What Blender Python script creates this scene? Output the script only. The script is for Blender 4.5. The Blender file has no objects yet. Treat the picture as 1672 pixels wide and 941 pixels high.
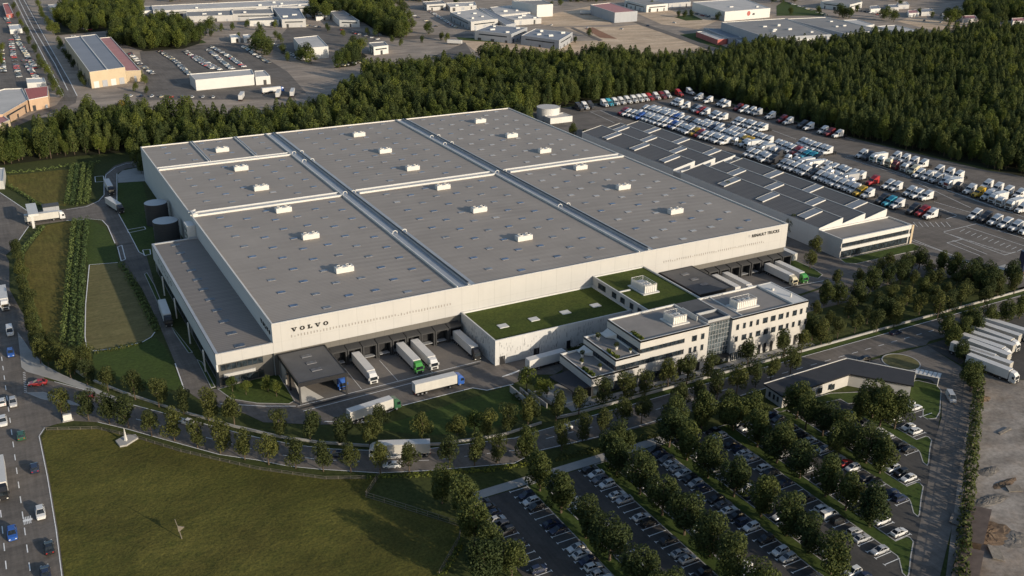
import bpy, math, random
import numpy as np
from mathutils import Vector, Matrix
random.seed(7); rng = np.random.default_rng(11)
C = bpy.context.scene.collection
scene = bpy.context.scene

# ---------------------------------------------------------------- camera geometry (a real survey of the place: pixel -> point on a level)
FOC, CX, CY, CAMH = 1586.131, 836.0, 470.5, 140.0
RM = np.array([[0.87826809, 0.17590591, -0.44463723], [-0.47801247, 0.34674348, -0.8070149], [0.01221637, 0.92131757, 0.38861895]])
def P(px, py, z=0.0):
    r = RM @ np.array([(px-CX)/FOC, -(py-CY)/FOC, -1.0])
    t = (z-CAMH)/r[2]
    return (float(r[0]*t), float(r[1]*t))
def PL(pts, z=0.0): return [P(x, y, z) for x, y in pts]
def proj(x, y, z=0.0):
    c = RM.T @ np.array([x, y, z-CAMH])
    return CX+FOC*c[0]/-c[2], CY-FOC*c[1]/-c[2]

cam = bpy.data.objects.new('camera', bpy.data.cameras.new('camera'))
C.objects.link(cam)
cam.matrix_world = Matrix([[*RM[0], 0], [*RM[1], 0], [*RM[2], CAMH], [0, 0, 0, 1]])
cam.data.sensor_width = 36.0; cam.data.lens = 36.0*FOC/1672.0
cam.data.clip_start = 1.0; cam.data.clip_end = 12000.0
scene.camera = cam

# ---------------------------------------------------------------- light
SUN_EL = math.radians(15.5)
sx, sy = 0.40, -0.915
n_ = math.hypot(sx, sy); sx /= n_; sy /= n_
sd = Vector((sx*math.cos(SUN_EL), sy*math.cos(SUN_EL), math.sin(SUN_EL)))
sun = bpy.data.objects.new('sun', bpy.data.lights.new('sun', 'SUN'))
sun.data.energy = 3.95; sun.data.angle = math.radians(0.6); sun.data.color = (1.0, 0.875, 0.70)
sun.rotation_euler = sd.to_track_quat('Z', 'Y').to_euler()
C.objects.link(sun)
w = bpy.data.worlds.new('World'); scene.world = w; w.use_nodes = True
nt = w.node_tree; bg = nt.nodes['Background']
sky = nt.nodes.new('ShaderNodeTexSky'); sky.sky_type = 'NISHITA'; sky.sun_disc = False
sky.sun_elevation = SUN_EL; sky.sun_rotation = math.atan2(sx, sy)
sky.altitude = 100; sky.air_density = 1.0; sky.dust_density = 1.2; sky.ozone_density = 1.5
nt.links.new(sky.outputs[0], bg.inputs[0]); bg.inputs[1].default_value = 0.13
scene.view_settings.view_transform = 'Standard'; scene.view_settings.look = 'None'
scene.view_settings.exposure = 0.22
scene.view_settings.gamma = 1.0; scene.view_settings.use_curve_mapping = False
scene.cycles.max_bounces = 5; scene.cycles.diffuse_bounces = 2; scene.cycles.glossy_bounces = 2
scene.cycles.transmission_bounces = 2; scene.cycles.transparent_max_bounces = 4
scene.cycles.use_denoising = True
scene.cycles.caustics_reflective = False; scene.cycles.caustics_refractive = False

# ---------------------------------------------------------------- materials
def nodes(name):
    m = bpy.data.materials.new(name); m.use_nodes = True
    return m, m.node_tree, m.node_tree.nodes, m.node_tree.links, m.node_tree.nodes['Principled BSDF']
def mixc(nt, fac, a, b, blend='MIX'):
    n = nt.nodes.new('ShaderNodeMix'); n.data_type = 'RGBA'; n.blend_type = blend
    for s, v in ((0, fac), (6, a), (7, b)):
        if hasattr(v, 'links') or hasattr(v, 'is_linked'): nt.links.new(v, n.inputs[s])
        else: n.inputs[s].default_value = (*v, 1) if isinstance(v, tuple) and len(v) == 3 else v
    return n.outputs[2]
def ramp(nt, src, a, b, lo=0.0, hi=1.0):
    n = nt.nodes.new('ShaderNodeMapRange'); nt.links.new(src, n.inputs[0])
    n.inputs[1].default_value = a; n.inputs[2].default_value = b; n.inputs[3].default_value = lo; n.inputs[4].default_value = hi
    return n.outputs[0]
def pos(nt, scale=(1, 1, 1), rotz=0.0):
    g = nt.nodes.new('ShaderNodeNewGeometry'); mp = nt.nodes.new('ShaderNodeMapping')
    mp.inputs['Scale'].default_value = scale; mp.inputs['Rotation'].default_value = (0, 0, rotz)
    nt.links.new(g.outputs['Position'], mp.inputs['Vector']); return mp.outputs[0]
def noise(nt, vec, scale, detail=4.0, rough=0.6):
    n = nt.nodes.new('ShaderNodeTexNoise'); nt.links.new(vec, n.inputs['Vector'])
    n.inputs['Scale'].default_value = scale; n.inputs['Detail'].default_value = detail; n.inputs['Roughness'].default_value = rough
    return n.outputs[0]
def ground_mat(name, cols, s1, s2, rough=0.95, s3=None, fine=None, bump=0.0, streak=None, patch=0.0):
    """cols = (base, second, third): large patches, then small ones."""
    m, nt, N, L, b = nodes(name)
    v = pos(nt)
    c = mixc(nt, ramp(nt, noise(nt, v, s1, 5), 0.35, 0.65), cols[0], cols[1])
    c = mixc(nt, ramp(nt, noise(nt, v, s2, 6, 0.7), 0.45, 0.75), c, cols[2])
    if fine:
        f = noise(nt, v, fine[0], 3, 0.7)
        c = mixc(nt, 1.0, c, mixc(nt, ramp(nt, f, 0.3, 0.7), (1-fine[1],)*3, (1+fine[1],)*3), 'MULTIPLY')
    if patch:
        vo = N.new('ShaderNodeTexVoronoi'); vo.distance = 'CHEBYCHEV'; vo.inputs['Scale'].default_value = 0.075; L.new(v, vo.inputs['Vector'])
        sp = N.new('ShaderNodeSeparateColor'); L.new(vo.outputs['Color'], sp.inputs[0])
        c = mixc(nt, 1.0, c, mixc(nt, ramp(nt, sp.outputs[0], 0.55, 1.0), (1.0,)*3, (1-patch,)*3), 'MULTIPLY')
        f = noise(nt, pos(nt, (1, 0.06, 1)), 0.9, 3, 0.6)
        c = mixc(nt, 1.0, c, mixc(nt, ramp(nt, f, 0.35, 0.65), (1-patch*0.5,)*3, (1+patch*0.5,)*3), 'MULTIPLY')
    if streak:
        f = noise(nt, pos(nt, streak[0], streak[1]), streak[2], 3, 0.6)
        c = mixc(nt, 1.0, c, mixc(nt, ramp(nt, f, 0.35, 0.65), (1-streak[3],)*3, (1+streak[3],)*3), 'MULTIPLY')
    L.new(c, b.inputs['Base Color']); b.inputs['Roughness'].default_value = rough
    b.inputs['Specular IOR Level'].default_value = 0.2
    if bump:
        bp = N.new('ShaderNodeBump'); bp.inputs['Strength'].default_value = bump; bp.inputs['Distance'].default_value = 0.5
        L.new(noise(nt, v, s2*3, 4), bp.inputs['Height']); L.new(bp.outputs[0], b.inputs['Normal'])
    return m
def plain(name, col, rough=0.6, var=0.08, scale=0.3, metal=0.0, spec=0.4, lines=None, dirt=0.0):
    """painted or clad surface: soft mottling, optional panel joints (axis, period, darkness, width)."""
    m, nt, N, L, b = nodes(name)
    v = pos(nt)
    f = noise(nt, v, scale, 5, 0.65)
    c = mixc(nt, ramp(nt, f, 0.3, 0.7), tuple(x*(1-var) for x in col), tuple(min(1, x*(1+var)) for x in col))
    if dirt:
        g = noise(nt, pos(nt, (1, 1, 0.12)), 0.6, 5, 0.7)
        c = mixc(nt, ramp(nt, g, 0.5, 0.8, 0, dirt), c, tuple(x*0.55 for x in col))
    for ln in (lines or []):
        axis, per, dark, wid = ln
        sep = N.new('ShaderNodeSeparateXYZ'); L.new(v, sep.inputs[0])
        a = N.new('ShaderNodeMath'); a.operation = 'PINGPONG'; L.new(sep.outputs[axis], a.inputs[0]); a.inputs[1].default_value = per/2
        k = N.new('ShaderNodeMath'); k.operation = 'LESS_THAN'; L.new(a.outputs[0], k.inputs[0]); k.inputs[1].default_value = wid
        kk = N.new('ShaderNodeMath'); kk.operation = 'MULTIPLY'; L.new(k.outputs[0], kk.inputs[0]); kk.inputs[1].default_value = dark
        c = mixc(nt, kk.outputs[0], c, tuple(x*0.35 for x in col))
    L.new(c, b.inputs['Base Color']); b.inputs['Roughness'].default_value = rough; b.inputs['Metallic'].default_value = metal
    b.inputs['Specular IOR Level'].default_value = spec
    return m
def glass(name, col=(0.015, 0.02, 0.025), rough=0.08):
    m, nt, N, L, b = nodes(name)
    f = noise(nt, pos(nt), 0.7, 2)
    L.new(mixc(nt, ramp(nt, f, 0.4, 0.6), col, tuple(x*2.4 for x in col)), b.inputs['Base Color'])
    b.inputs['Roughness'].default_value = rough; b.inputs['Specular IOR Level'].default_value = 0.6
    return m
def leafmat(name, cols, transl=0.12):
    m, nt, N, L, b = nodes(name)
    g = N.new('ShaderNodeNewGeometry'); oi = N.new('ShaderNodeObjectInfo')
    c = mixc(nt, g.outputs['Random Per Island'], cols[0], cols[1])
    f = noise(nt, pos(nt), 0.05, 3)
    c = mixc(nt, ramp(nt, f, 0.35, 0.7, 0, 0.7), c, cols[2])
    c2 = mixc(nt, oi.outputs['Random'], (0.58, 0.66, 0.66), (1.34, 1.24, 1.0))
    c = mixc(nt, 1.0, c, c2, 'MULTIPLY')
    L.new(c, b.inputs['Base Color']); b.inputs['Roughness'].default_value = 0.75; b.inputs['Specular IOR Level'].default_value = 0.25
    t = N.new('ShaderNodeBsdfTranslucent'); L.new(c, t.inputs[0])
    ms = N.new('ShaderNodeMixShader'); ms.inputs[0].default_value = transl
    L.new(b.outputs[0], ms.inputs[1]); L.new(t.outputs[0], ms.inputs[2]); L.new(ms.outputs[0], N['Material Output'].inputs[0])
    return m

def roof_mat(name, col, per, contrast, var=0.06):
    """ribbed sheet roof: ribs run along X, with slight panel to panel change and weathering"""
    m, nt, N, L, b = nodes(name)
    v = pos(nt)
    wv = N.new('ShaderNodeTexWave'); wv.wave_type = 'BANDS'; wv.bands_direction = 'Y'; wv.wave_profile = 'SIN'
    L.new(v, wv.inputs['Vector']); wv.inputs['Scale'].default_value = 2*math.pi/per/20.0*1.0
    wv.inputs['Distortion'].default_value = 0.0
    c = mixc(nt, wv.outputs['Fac'], tuple(x*(1-contrast) for x in col), tuple(x*(1+contrast) for x in col))
    f = noise(nt, v, 0.06, 5, 0.6)
    c = mixc(nt, 1.0, c, mixc(nt, ramp(nt, f, 0.3, 0.7), (1-var,)*3, (1+var,)*3), 'MULTIPLY')
    w2 = N.new('ShaderNodeTexWave'); w2.wave_type = 'RINGS'; w2.rings_direction = 'Z'; L.new(pos(nt, (0.6, 1.4, 1)), w2.inputs['Vector']); w2.inputs['Scale'].default_value = 0.06; w2.inputs['Distortion'].default_value = 14; w2.inputs['Detail'].default_value = 1.5; w2.inputs['Detail Scale'].default_value = 0.05
    msk = ramp(nt, noise(nt, v, 0.018, 2), 0.45, 0.62)
    c = mixc(nt, msk, c, mixc(nt, 1.0, c, mixc(nt, w2.outputs['Fac'], (0.93,)*3, (1.05,)*3), 'MULTIPLY'))
    f2 = noise(nt, pos(nt, (0.02, 0.45, 1)), 1.0, 4, 0.6)
    c = mixc(nt, 1.0, c, mixc(nt, ramp(nt, f2, 0.3, 0.7), (0.95,)*3, (1.05,)*3), 'MULTIPLY')
    L.new(c, b.inputs['Base Color']); b.inputs['Roughness'].default_value = 0.7; b.inputs['Specular IOR Level'].default_value = 0.3
    return m

M = {}
M['ground'] = ground_mat('meadow', ((0.050, 0.062, 0.016), (0.066, 0.074, 0.022), (0.040, 0.050, 0.014)), 0.03, 0.12, fine=(0.9, 0.35))
M['field'] = ground_mat('field_grass', ((0.080, 0.077, 0.015), (0.112, 0.098, 0.022), (0.058, 0.063, 0.012)), 0.03, 0.22, fine=(1.6, 0.4), bump=0.5, streak=((1, 1.2, 1), 0.5, 0.06, 0.2))
M['lawn'] = ground_mat('lawn', ((0.050, 0.078, 0.016), (0.066, 0.090, 0.020), (0.042, 0.064, 0.016)), 0.05, 0.2, fine=(0.9, 0.3))
M['roofgrass'] = ground_mat('roof_grass', ((0.058, 0.080, 0.014), (0.078, 0.094, 0.018), (0.046, 0.062, 0.013)), 0.12, 0.4, fine=(1.4, 0.3))
M['dryfield'] = ground_mat('dry_field', ((0.130, 0.104, 0.024), (0.105, 0.096, 0.020), (0.152, 0.118, 0.030)), 0.03, 0.15, fine=(0.8, 0.25), streak=((1.6, 0.25, 1), 0.05, 0.5, 0.2))
M['basin'] = ground_mat('basin_soil', ((0.150, 0.132, 0.055), (0.132, 0.120, 0.050), (0.172, 0.148, 0.066)), 0.04, 0.2, fine=(0.8, 0.15), streak=((0.25, 1.5, 1), 0.15, 0.35, 0.14))
M['asphalt'] = ground_mat('asphalt', ((0.168, 0.146, 0.125), (0.140, 0.124, 0.109), (0.200, 0.172, 0.146)), 0.03, 0.11, rough=0.85, patch=0.22, fine=(1.4, 0.12), streak=((0.12, 1, 1), 0.3, 0.4, 0.12))
M['asphalt_lot'] = ground_mat('asphalt_lot', ((0.082, 0.076, 0.069), (0.068, 0.064, 0.060), (0.100, 0.090, 0.080)), 0.04, 0.13, rough=0.85, patch=0.2, fine=(1.4, 0.12))
M['asphalt_pale'] = ground_mat('asphalt_pale', ((0.34, 0.275, 0.22), (0.25, 0.215, 0.18), (0.40, 0.325, 0.255)), 0.012, 0.06, rough=0.9, fine=(0.6, 0.12), streak=((0.15, 0.6, 1), 0.2, 0.2, 0.2))
M['apron'] = ground_mat('dock_apron', ((0.185, 0.165, 0.146), (0.162, 0.148, 0.135), (0.210, 0.185, 0.160)), 0.06, 0.22, rough=0.85, fine=(1.2, 0.08))
M['sand'] = ground_mat('sandy_lot', ((0.58, 0.43, 0.29), (0.49, 0.365, 0.25), (0.64, 0.50, 0.36)), 0.012, 0.05, fine=(0.4, 0.12), streak=((0.1, 0.5, 1), 0.7, 0.15, 0.2))
M['dirtlot'] = ground_mat('broken_concrete', ((0.33, 0.29, 0.25), (0.21, 0.185, 0.16), (0.25, 0.19, 0.14)), 0.028, 0.075, fine=(0.8, 0.25), streak=((0.5, 1, 1), 0.6, 0.12, 0.3))
M['redsoil'] = ground_mat('red_soil', ((0.30, 0.155, 0.095), (0.25, 0.14, 0.09), (0.34, 0.19, 0.12)), 0.03, 0.1, fine=(0.5, 0.15))
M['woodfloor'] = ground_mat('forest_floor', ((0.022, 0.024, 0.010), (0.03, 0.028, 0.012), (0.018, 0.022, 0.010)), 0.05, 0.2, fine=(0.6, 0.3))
M['concrete'] = plain('concrete', (0.36, 0.345, 0.32), 0.85, 0.12, 0.25)
M['fencewood'] = plain('weathered_fence', (0.16, 0.14, 0.115), 0.85, 0.15, 0.6)
M['kerb'] = plain('kerb_concrete', (0.40, 0.385, 0.36), 0.85, 0.12, 0.6)
M['paint'] = plain('road_paint', (0.80, 0.79, 0.76), 0.8, 0.15, 0.8)
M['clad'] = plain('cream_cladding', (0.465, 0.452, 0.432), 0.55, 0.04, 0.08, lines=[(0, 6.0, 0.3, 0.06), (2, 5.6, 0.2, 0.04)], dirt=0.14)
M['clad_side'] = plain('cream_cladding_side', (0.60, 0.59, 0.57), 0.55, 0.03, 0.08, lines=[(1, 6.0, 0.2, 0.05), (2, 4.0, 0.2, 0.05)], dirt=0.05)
M['white'] = plain('white_paint', (0.60, 0.585, 0.55), 0.5, 0.04, 0.3)
M['whitewall'] = plain('white_render', (0.48, 0.46, 0.43), 0.75, 0.05, 0.25, lines=[(0, 3.4, 0.12, 0.035), (2, 3.7, 0.10, 0.03)], dirt=0.08)
M['panelwall'] = plain('white_panels', (0.54, 0.53, 0.51), 0.7, 0.05, 0.25, lines=[(0, 4.1, 0.3, 0.05)], dirt=0.12)
M['darkclad'] = plain('dark_cladding', (0.135, 0.126, 0.112), 0.55, 0.06, 0.15, lines=[(0, 3.0, 0.5, 0.04)])
M['dark'] = plain('dark_metal', (0.045, 0.045, 0.046), 0.45, 0.1, 0.4)
M['darker'] = plain('black_metal', (0.018, 0.018, 0.020), 0.5, 0.1, 0.4)
M['roof'] = roof_mat('ribbed_grey_roof', (0.315, 0.276, 0.238), 1.15, 0.09, 0.09)
M['roof2'] = roof_mat('ribbed_dark_roof', (0.215, 0.192, 0.172), 1.3, 0.09)
M['roof3'] = roof_mat('ribbed_charcoal_roof', (0.145, 0.137, 0.130), 1.3, 0.10)
M['roofblue'] = roof_mat('blue_grey_roof', (0.235, 0.25, 0.28), 2.6, 0.05)
M['bitumen'] = plain('bitumen_roof', (0.25, 0.228, 0.208), 0.85, 0.12, 0.15, dirt=0.1)
M['bitumen_dark'] = plain('dark_bitumen', (0.095, 0.093, 0.093), 0.8, 0.15, 0.2)
M['tar'] = plain('black_felt_roof', (0.040, 0.040, 0.044), 0.8, 0.12, 0.4)
M['flash'] = plain('zinc_flashing', (0.42, 0.425, 0.43), 0.45, 0.08, 0.2, metal=0.3)
M['flash_pale'] = plain('pale_flashing', (0.66, 0.63, 0.58), 0.55, 0.08, 0.3)
M['skylight'] = glass('skylight_glass', (0.050, 0.075, 0.125), 0.3)
M['skylight_painted_glare'] = plain('skylight_painted_glare', (0.48, 0.46, 0.43), 0.4, 0.1, 0.5)  # bright sky reflection painted into the pane as a flat pale colour
M['skylight_grey'] = glass('skylight_grey', (0.11, 0.115, 0.125), 0.35)
M['skylight_dark'] = glass('skylight_dark', (0.035, 0.042, 0.055), 0.4)
M['skyframe'] = plain('skylight_frame', (0.20, 0.20, 0.21), 0.5, 0.05)
M['rooflight'] = plain('sawtooth_rooflight', (0.27, 0.28, 0.29), 0.4, 0.12, 0.4)
M['unit'] = plain('hvac_white', (0.60, 0.585, 0.555), 0.45, 0.05, 1.0)
M['glass'] = glass('window_glass')
M['curtain'] = glass('curtain_glass', (0.05, 0.06, 0.065), 0.06)
M['frame'] = plain('window_frame', (0.05, 0.05, 0.052), 0.5, 0.05)
M['black'] = plain('letter_black', (0.012, 0.012, 0.013), 0.5, 0.02)
M['tankdark'] = plain('dark_tank', (0.055, 0.055, 0.058), 0.45, 0.08, 0.3, metal=0.2)
M['tan'] = plain('tan_render', (0.50, 0.40, 0.27), 0.8, 0.06, 0.2)
M['orange'] = plain('orange_render', (0.50, 0.34, 0.22), 0.8, 0.08, 0.2)
M['redroof'] = plain('red_roof', (0.42, 0.12, 0.10), 0.7, 0.1, 0.2, lines=[(0, 1.8, 0.2, 0.1)])
M['pinkroof'] = plain('faded_red_roof', (0.44, 0.21, 0.20), 0.75, 0.1, 0.2)
M['greywall'] = plain('grey_cladding', (0.34, 0.35, 0.37), 0.6, 0.06, 0.2, lines=[(0, 5.0, 0.3, 0.08)])
M['midroof'] = plain('mid_grey_roof', (0.26, 0.25, 0.24), 0.8, 0.12, 0.06, dirt=0.1)
M['paleroof'] = plain('pale_roof', (0.50, 0.475, 0.445), 0.75, 0.12, 0.08, dirt=0.12)
M['trunk'] = plain('bark', (0.10, 0.072, 0.048), 0.9, 0.2, 1.0)
M['tyre'] = plain('tyre_rubber', (0.02, 0.02, 0.02), 0.8, 0.1)
M['carglass'] = glass('car_glass', (0.012, 0.015, 0.018), 0.05)
M['lamp'] = plain('headlamp', (0.8, 0.78, 0.7), 0.2, 0.02)
M['tail'] = plain('taillamp', (0.45, 0.02, 0.02), 0.3, 0.02)
M['trailer'] = plain('trailer_white', (0.60, 0.58, 0.55), 0.5, 0.05, 0.4, lines=[(0, 1.5, 0.06, 0.03)], dirt=0.08)
M['trailer_side'] = plain('trailer_cream', (0.54, 0.515, 0.465), 0.55, 0.08, 0.4, dirt=0.15)
M['leaf_street'] = leafmat('street_leaves', ((0.042, 0.058, 0.017), (0.106, 0.114, 0.034), (0.064, 0.074, 0.024)), 0.22)
M['leaf_lot'] = leafmat('lot_leaves', ((0.034, 0.054, 0.016), (0.094, 0.110, 0.032), (0.052, 0.068, 0.022)), 0.22)
M['leaf_pine'] = leafmat('pine_needles', ((0.038, 0.060, 0.018), (0.100, 0.116, 0.032), (0.058, 0.078, 0.024)), 0.18)
M['leaf_bright'] = leafmat('bright_leaves', ((0.066, 0.100, 0.020), (0.145, 0.165, 0.036), (0.092, 0.112, 0.028)), 0.25)
M['leaf_yellow'] = leafmat('yellow_leaves', ((0.16, 0.12, 0.02), (0.26, 0.20, 0.04), (0.20, 0.15, 0.03)), 0.2)
M['leaf_hedge'] = leafmat('hedge_leaves', ((0.080, 0.125, 0.042), (0.175, 0.220, 0.080), (0.105, 0.145, 0.055)), 0.25)
M['trailer_old'] = plain('trailer_weathered', (0.40, 0.375, 0.33), 0.65, 0.15, 0.5, dirt=0.45)
def paint(name, col, rough=0.28, spec=0.5):
    m, nt, N, L, b = nodes(name)
    f = noise(nt, pos(nt), 1.3, 3)
    L.new(mixc(nt, ramp(nt, f, 0.35, 0.65), tuple(x*0.93 for x in col), tuple(min(1, x*1.05) for x in col)), b.inputs['Base Color'])
    b.inputs['Roughness'].default_value = rough; b.inputs['Specular IOR Level'].default_value = spec; b.inputs['Coat Weight'].default_value = 0.3
    return m
PAINT = {'white': paint('paint_white', (0.64, 0.63, 0.61)), 'silver': paint('paint_silver', (0.42, 0.42, 0.42)), 'grey': paint('paint_grey', (0.13, 0.13, 0.14)),
         'black': paint('paint_black', (0.018, 0.018, 0.02)), 'navy': paint('paint_navy', (0.02, 0.028, 0.06)), 'blue': paint('paint_blue', (0.03, 0.10, 0.36)),
         'red': paint('paint_red', (0.36, 0.03, 0.03)), 'maroon': paint('paint_maroon', (0.15, 0.02, 0.025)), 'cyan': paint('paint_cyan', (0.05, 0.32, 0.42)), 'green': paint('paint_green', (0.06, 0.26, 0.05)),
         'dark green': paint('paint_dark_green', (0.03, 0.10, 0.05)), 'yellow': paint('paint_yellow', (0.55, 0.34, 0.03)), 'cream': paint('paint_cream', (0.62, 0.55, 0.38)), 'charcoal': paint('paint_charcoal', (0.05, 0.05, 0.055))}

# ---------------------------------------------------------------- objects
WL = {}          # world origin of each parent
LABELS = {}
def tag(o, label, cat, group=None):
    o['label'] = label; o['category'] = cat
    if group: o['group'] = group
    LABELS.setdefault(label, []).append(o)
    return o
def thing(name, label, cat, loc=(0, 0, 0), rz=0.0, group=None):
    o = bpy.data.objects.new(name, None); C.objects.link(o)
    o.location = loc; o.rotation_euler = (0, 0, rz); o.empty_display_size = 0.5
    WL[o.name] = tuple(loc)
    return tag(o, label, cat, group)
class MB:
    def __init__(s): s.v = []; s.f = []; s.m = []
    def add(s, vs, fs, mi=0):
        o = len(s.v); s.v.extend(vs)
        for f in fs: s.f.append([i+o for i in f]); s.m.append(mi)
        return s
    def box(s, x0, y0, z0, x1, y1, z1, mi=0, mtop=None):
        s.add([(x0, y0, z0), (x1, y0, z0), (x1, y1, z0), (x0, y1, z0), (x0, y0, z1), (x1, y0, z1), (x1, y1, z1), (x0, y1, z1)],
              [(0, 3, 2, 1), (0, 1, 5, 4), (1, 2, 6, 5), (2, 3, 7, 6), (3, 0, 4, 7)], mi)
        return s.add([(x0, y0, z1), (x1, y0, z1), (x1, y1, z1), (x0, y1, z1)], [(0, 1, 2, 3)], mi if mtop is None else mtop)
    def sheet(s, poly, z, mi=0):
        a = sum(poly[i-1][0]*poly[i][1]-poly[i][0]*poly[i-1][1] for i in range(len(poly)))
        if a < 0: poly = poly[::-1]
        return s.add([(x, y, z) for x, y in poly], [tuple(range(len(poly)))], mi)
    def prism(s, poly, z0, z1, mside=0, mtop=None, bottom=True):
        a = sum(poly[i-1][0]*poly[i][1]-poly[i][0]*poly[i-1][1] for i in range(len(poly)))
        if a < 0: poly = poly[::-1]
        n = len(poly)
        s.add([(x, y, z0) for x, y in poly]+[(x, y, z1) for x, y in poly], [(i, (i+1) % n, n+(i+1) % n, n+i) for i in range(n)], mside)
        s.add([(x, y, z1) for x, y in poly], [tuple(range(n))], mside if mtop is None else mtop)
        if bottom: s.add([(x, y, z0) for x, y in poly], [tuple(range(n))[::-1]], mside)
        return s
    def cyl(s, x, y, z0, z1, r, n=16, mi=0, mtop=None, r1=None):
        r1 = r if r1 is None else r1
        a = [2*math.pi*i/n for i in range(n)]
        s.add([(x+r*math.cos(t), y+r*math.sin(t), z0) for t in a]+[(x+r1*math.cos(t), y+r1*math.sin(t), z1) for t in a],
              [(i, (i+1) % n, n+(i+1) % n, n+i) for i in range(n)], mi)
        return s.add([(x+r1*math.cos(t), y+r1*math.sin(t), z1) for t in a], [tuple(range(n))], mi if mtop is None else mtop)
    def tube(s, p, q, r, n=6, mi=0, r1=None):
        p, q = Vector(p), Vector(q); d = (q-p)
        if d.length < 1e-6: return s
        u = d.orthogonal().normalized(); w_ = d.normalized().cross(u); r1 = r if r1 is None else r1
        vs = []
        for c, rr in ((p, r), (q, r1)):
            for i in range(n):
                t = 2*math.pi*i/n; vs.append(tuple(c+u*rr*math.cos(t)+w_*rr*math.sin(t)))
        return s.add(vs, [(i, (i+1) % n, n+(i+1) % n, n+i) for i in range(n)]+[tuple(range(n))[::-1], tuple(range(n, 2*n))], mi)
    def bar(s, p, q, wd, z0, z1, mi=0):
        """upright wall / kerb piece from p to q (xy)"""
        dx, dy = q[0]-p[0], q[1]-p[1]; l = math.hypot(dx, dy) or 1
        nx, ny = -dy/l*wd/2, dx/l*wd/2
        return s.prism([(p[0]+nx, p[1]+ny), (q[0]+nx, q[1]+ny), (q[0]-nx, q[1]-ny), (p[0]-nx, p[1]-ny)], z0, z1, mi, bottom=False)
    def wall(s, pts, wd, z0, z1, mi=0, closed=False):
        n = len(pts)
        off = []
        for i in range(n):
            a = pts[i-1] if (i or closed) else None; b = pts[(i+1) % n] if (i < n-1 or closed) else None
            c = pts[i]; ds = []
            if a: l = math.hypot(c[0]-a[0], c[1]-a[1]) or 1; ds.append(((c[0]-a[0])/l, (c[1]-a[1])/l))
            if b: l = math.hypot(b[0]-c[0], b[1]-c[1]) or 1; ds.append(((b[0]-c[0])/l, (b[1]-c[1])/l))
            tx = sum(d[0] for d in ds); ty = sum(d[1] for d in ds); l = math.hypot(tx, ty) or 1; tx /= l; ty /= l
            k = wd/2/max(0.4, (tx*ds[0][0]+ty*ds[0][1]))
            off.append((-ty*k, tx*k))
        m = n if closed else n-1
        vs = []
        for (x, y), (ox, oy) in zip(pts, off): vs += [(x+ox, y+oy, z0), (x-ox, y-oy, z0), (x-ox, y-oy, z1), (x+ox, y+oy, z1)]
        fs = []
        for i in range(m):
            a, b = 4*i, 4*((i+1) % n)
            fs += [(a+1, b+1, b+2, a+2), (a+2, b+2, b+3, a+3), (a+3, b+3, b, a)]
        if not closed: fs += [(0, 1, 2, 3), (4*n-1, 4*n-2, 4*n-3, 4*n-4)]
        return s.add(vs, fs, mi)
    def build(s, name, mats, parent=None, smooth=False, local=False):
        me = bpy.data.meshes.new(name)
        o0 = (0, 0, 0) if (parent is None or local) else WL.get(parent.name, (0, 0, 0))
        me.from_pydata([(x-o0[0], y-o0[1], z-o0[2]) for x, y, z in s.v], [], s.f)
        if not isinstance(mats, (list, tuple)): mats = [mats]
        for m_ in mats: me.materials.append(M[m_] if isinstance(m_, str) else m_)
        me.polygons.foreach_set('material_index', s.m)
        if smooth: me.polygons.foreach_set('use_smooth', [True]*len(s.f))
        me.update()
        o = bpy.data.objects.new(name, me); C.objects.link(o)
        if parent: o.parent = parent; WL[o.name] = o0
        return o
def struct(name, mb, mats):
    o = mb.build(name, mats); o['kind'] = 'structure'; return o
def copy_tree(root, loc, rz=0.0, sc=1.0, label=None, group=None, cat=None):
    r = root.copy(); C.objects.link(r); r.location = loc; r.rotation_euler = (0, 0, rz); r.scale = (sc, sc, sc) if not isinstance(sc, tuple) else sc
    if label: r['label'] = label; LABELS.setdefault(label, []).append(r)
    if group: r['group'] = group
    if cat: r['category'] = cat
    for ch in root.children:
        c = ch.copy(); C.objects.link(c); c.parent = r
        for g in ch.children:
            d = g.copy(); C.objects.link(d); d.parent = c
    return r
def nth(i):
    return ['first', 'second', 'third', 'fourth', 'fifth', 'sixth', 'seventh', 'eighth', 'ninth', 'tenth'][i-1] if i <= 10 else f"{i}{'th' if 10 < i % 100 < 14 else {1: 'st', 2: 'nd', 3: 'rd'}.get(i % 10, 'th')}"
# ================================================================ GROUND, ROADS, MARKINGS
_zc = [0]
def lay(name, polys, mat, level, px=True):
    """flat sheets; every sheet its own few millimetres so that none share a plane"""
    mb = MB()
    for p in polys:
        _zc[0] += 1
        mb.sheet(PL(p) if px else p, level+0.004*(_zc[0] % 9))
    return struct(name, mb, mat)
def island(name, polys, mat, px=True, h=0.13, kerb=True, gap=0.0):
    mb = MB(); k = MB()
    for p in polys:
        q = PL(p) if px else p
        mb.prism(q, 0, h-0.02, 0, bottom=False)
        if kerb: k.wall(q, 0.26, 0, h+0.012, 0, closed=True)
    o = struct(name, mb, mat)
    if kerb: struct('kerb', k, 'kerb')
    return o
g = MB(); S = 4200
g.sheet([(-S, -600), (S, -600), (S, 2*S), (-S, 2*S)], 0)
struct('ground', g, 'ground')
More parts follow.
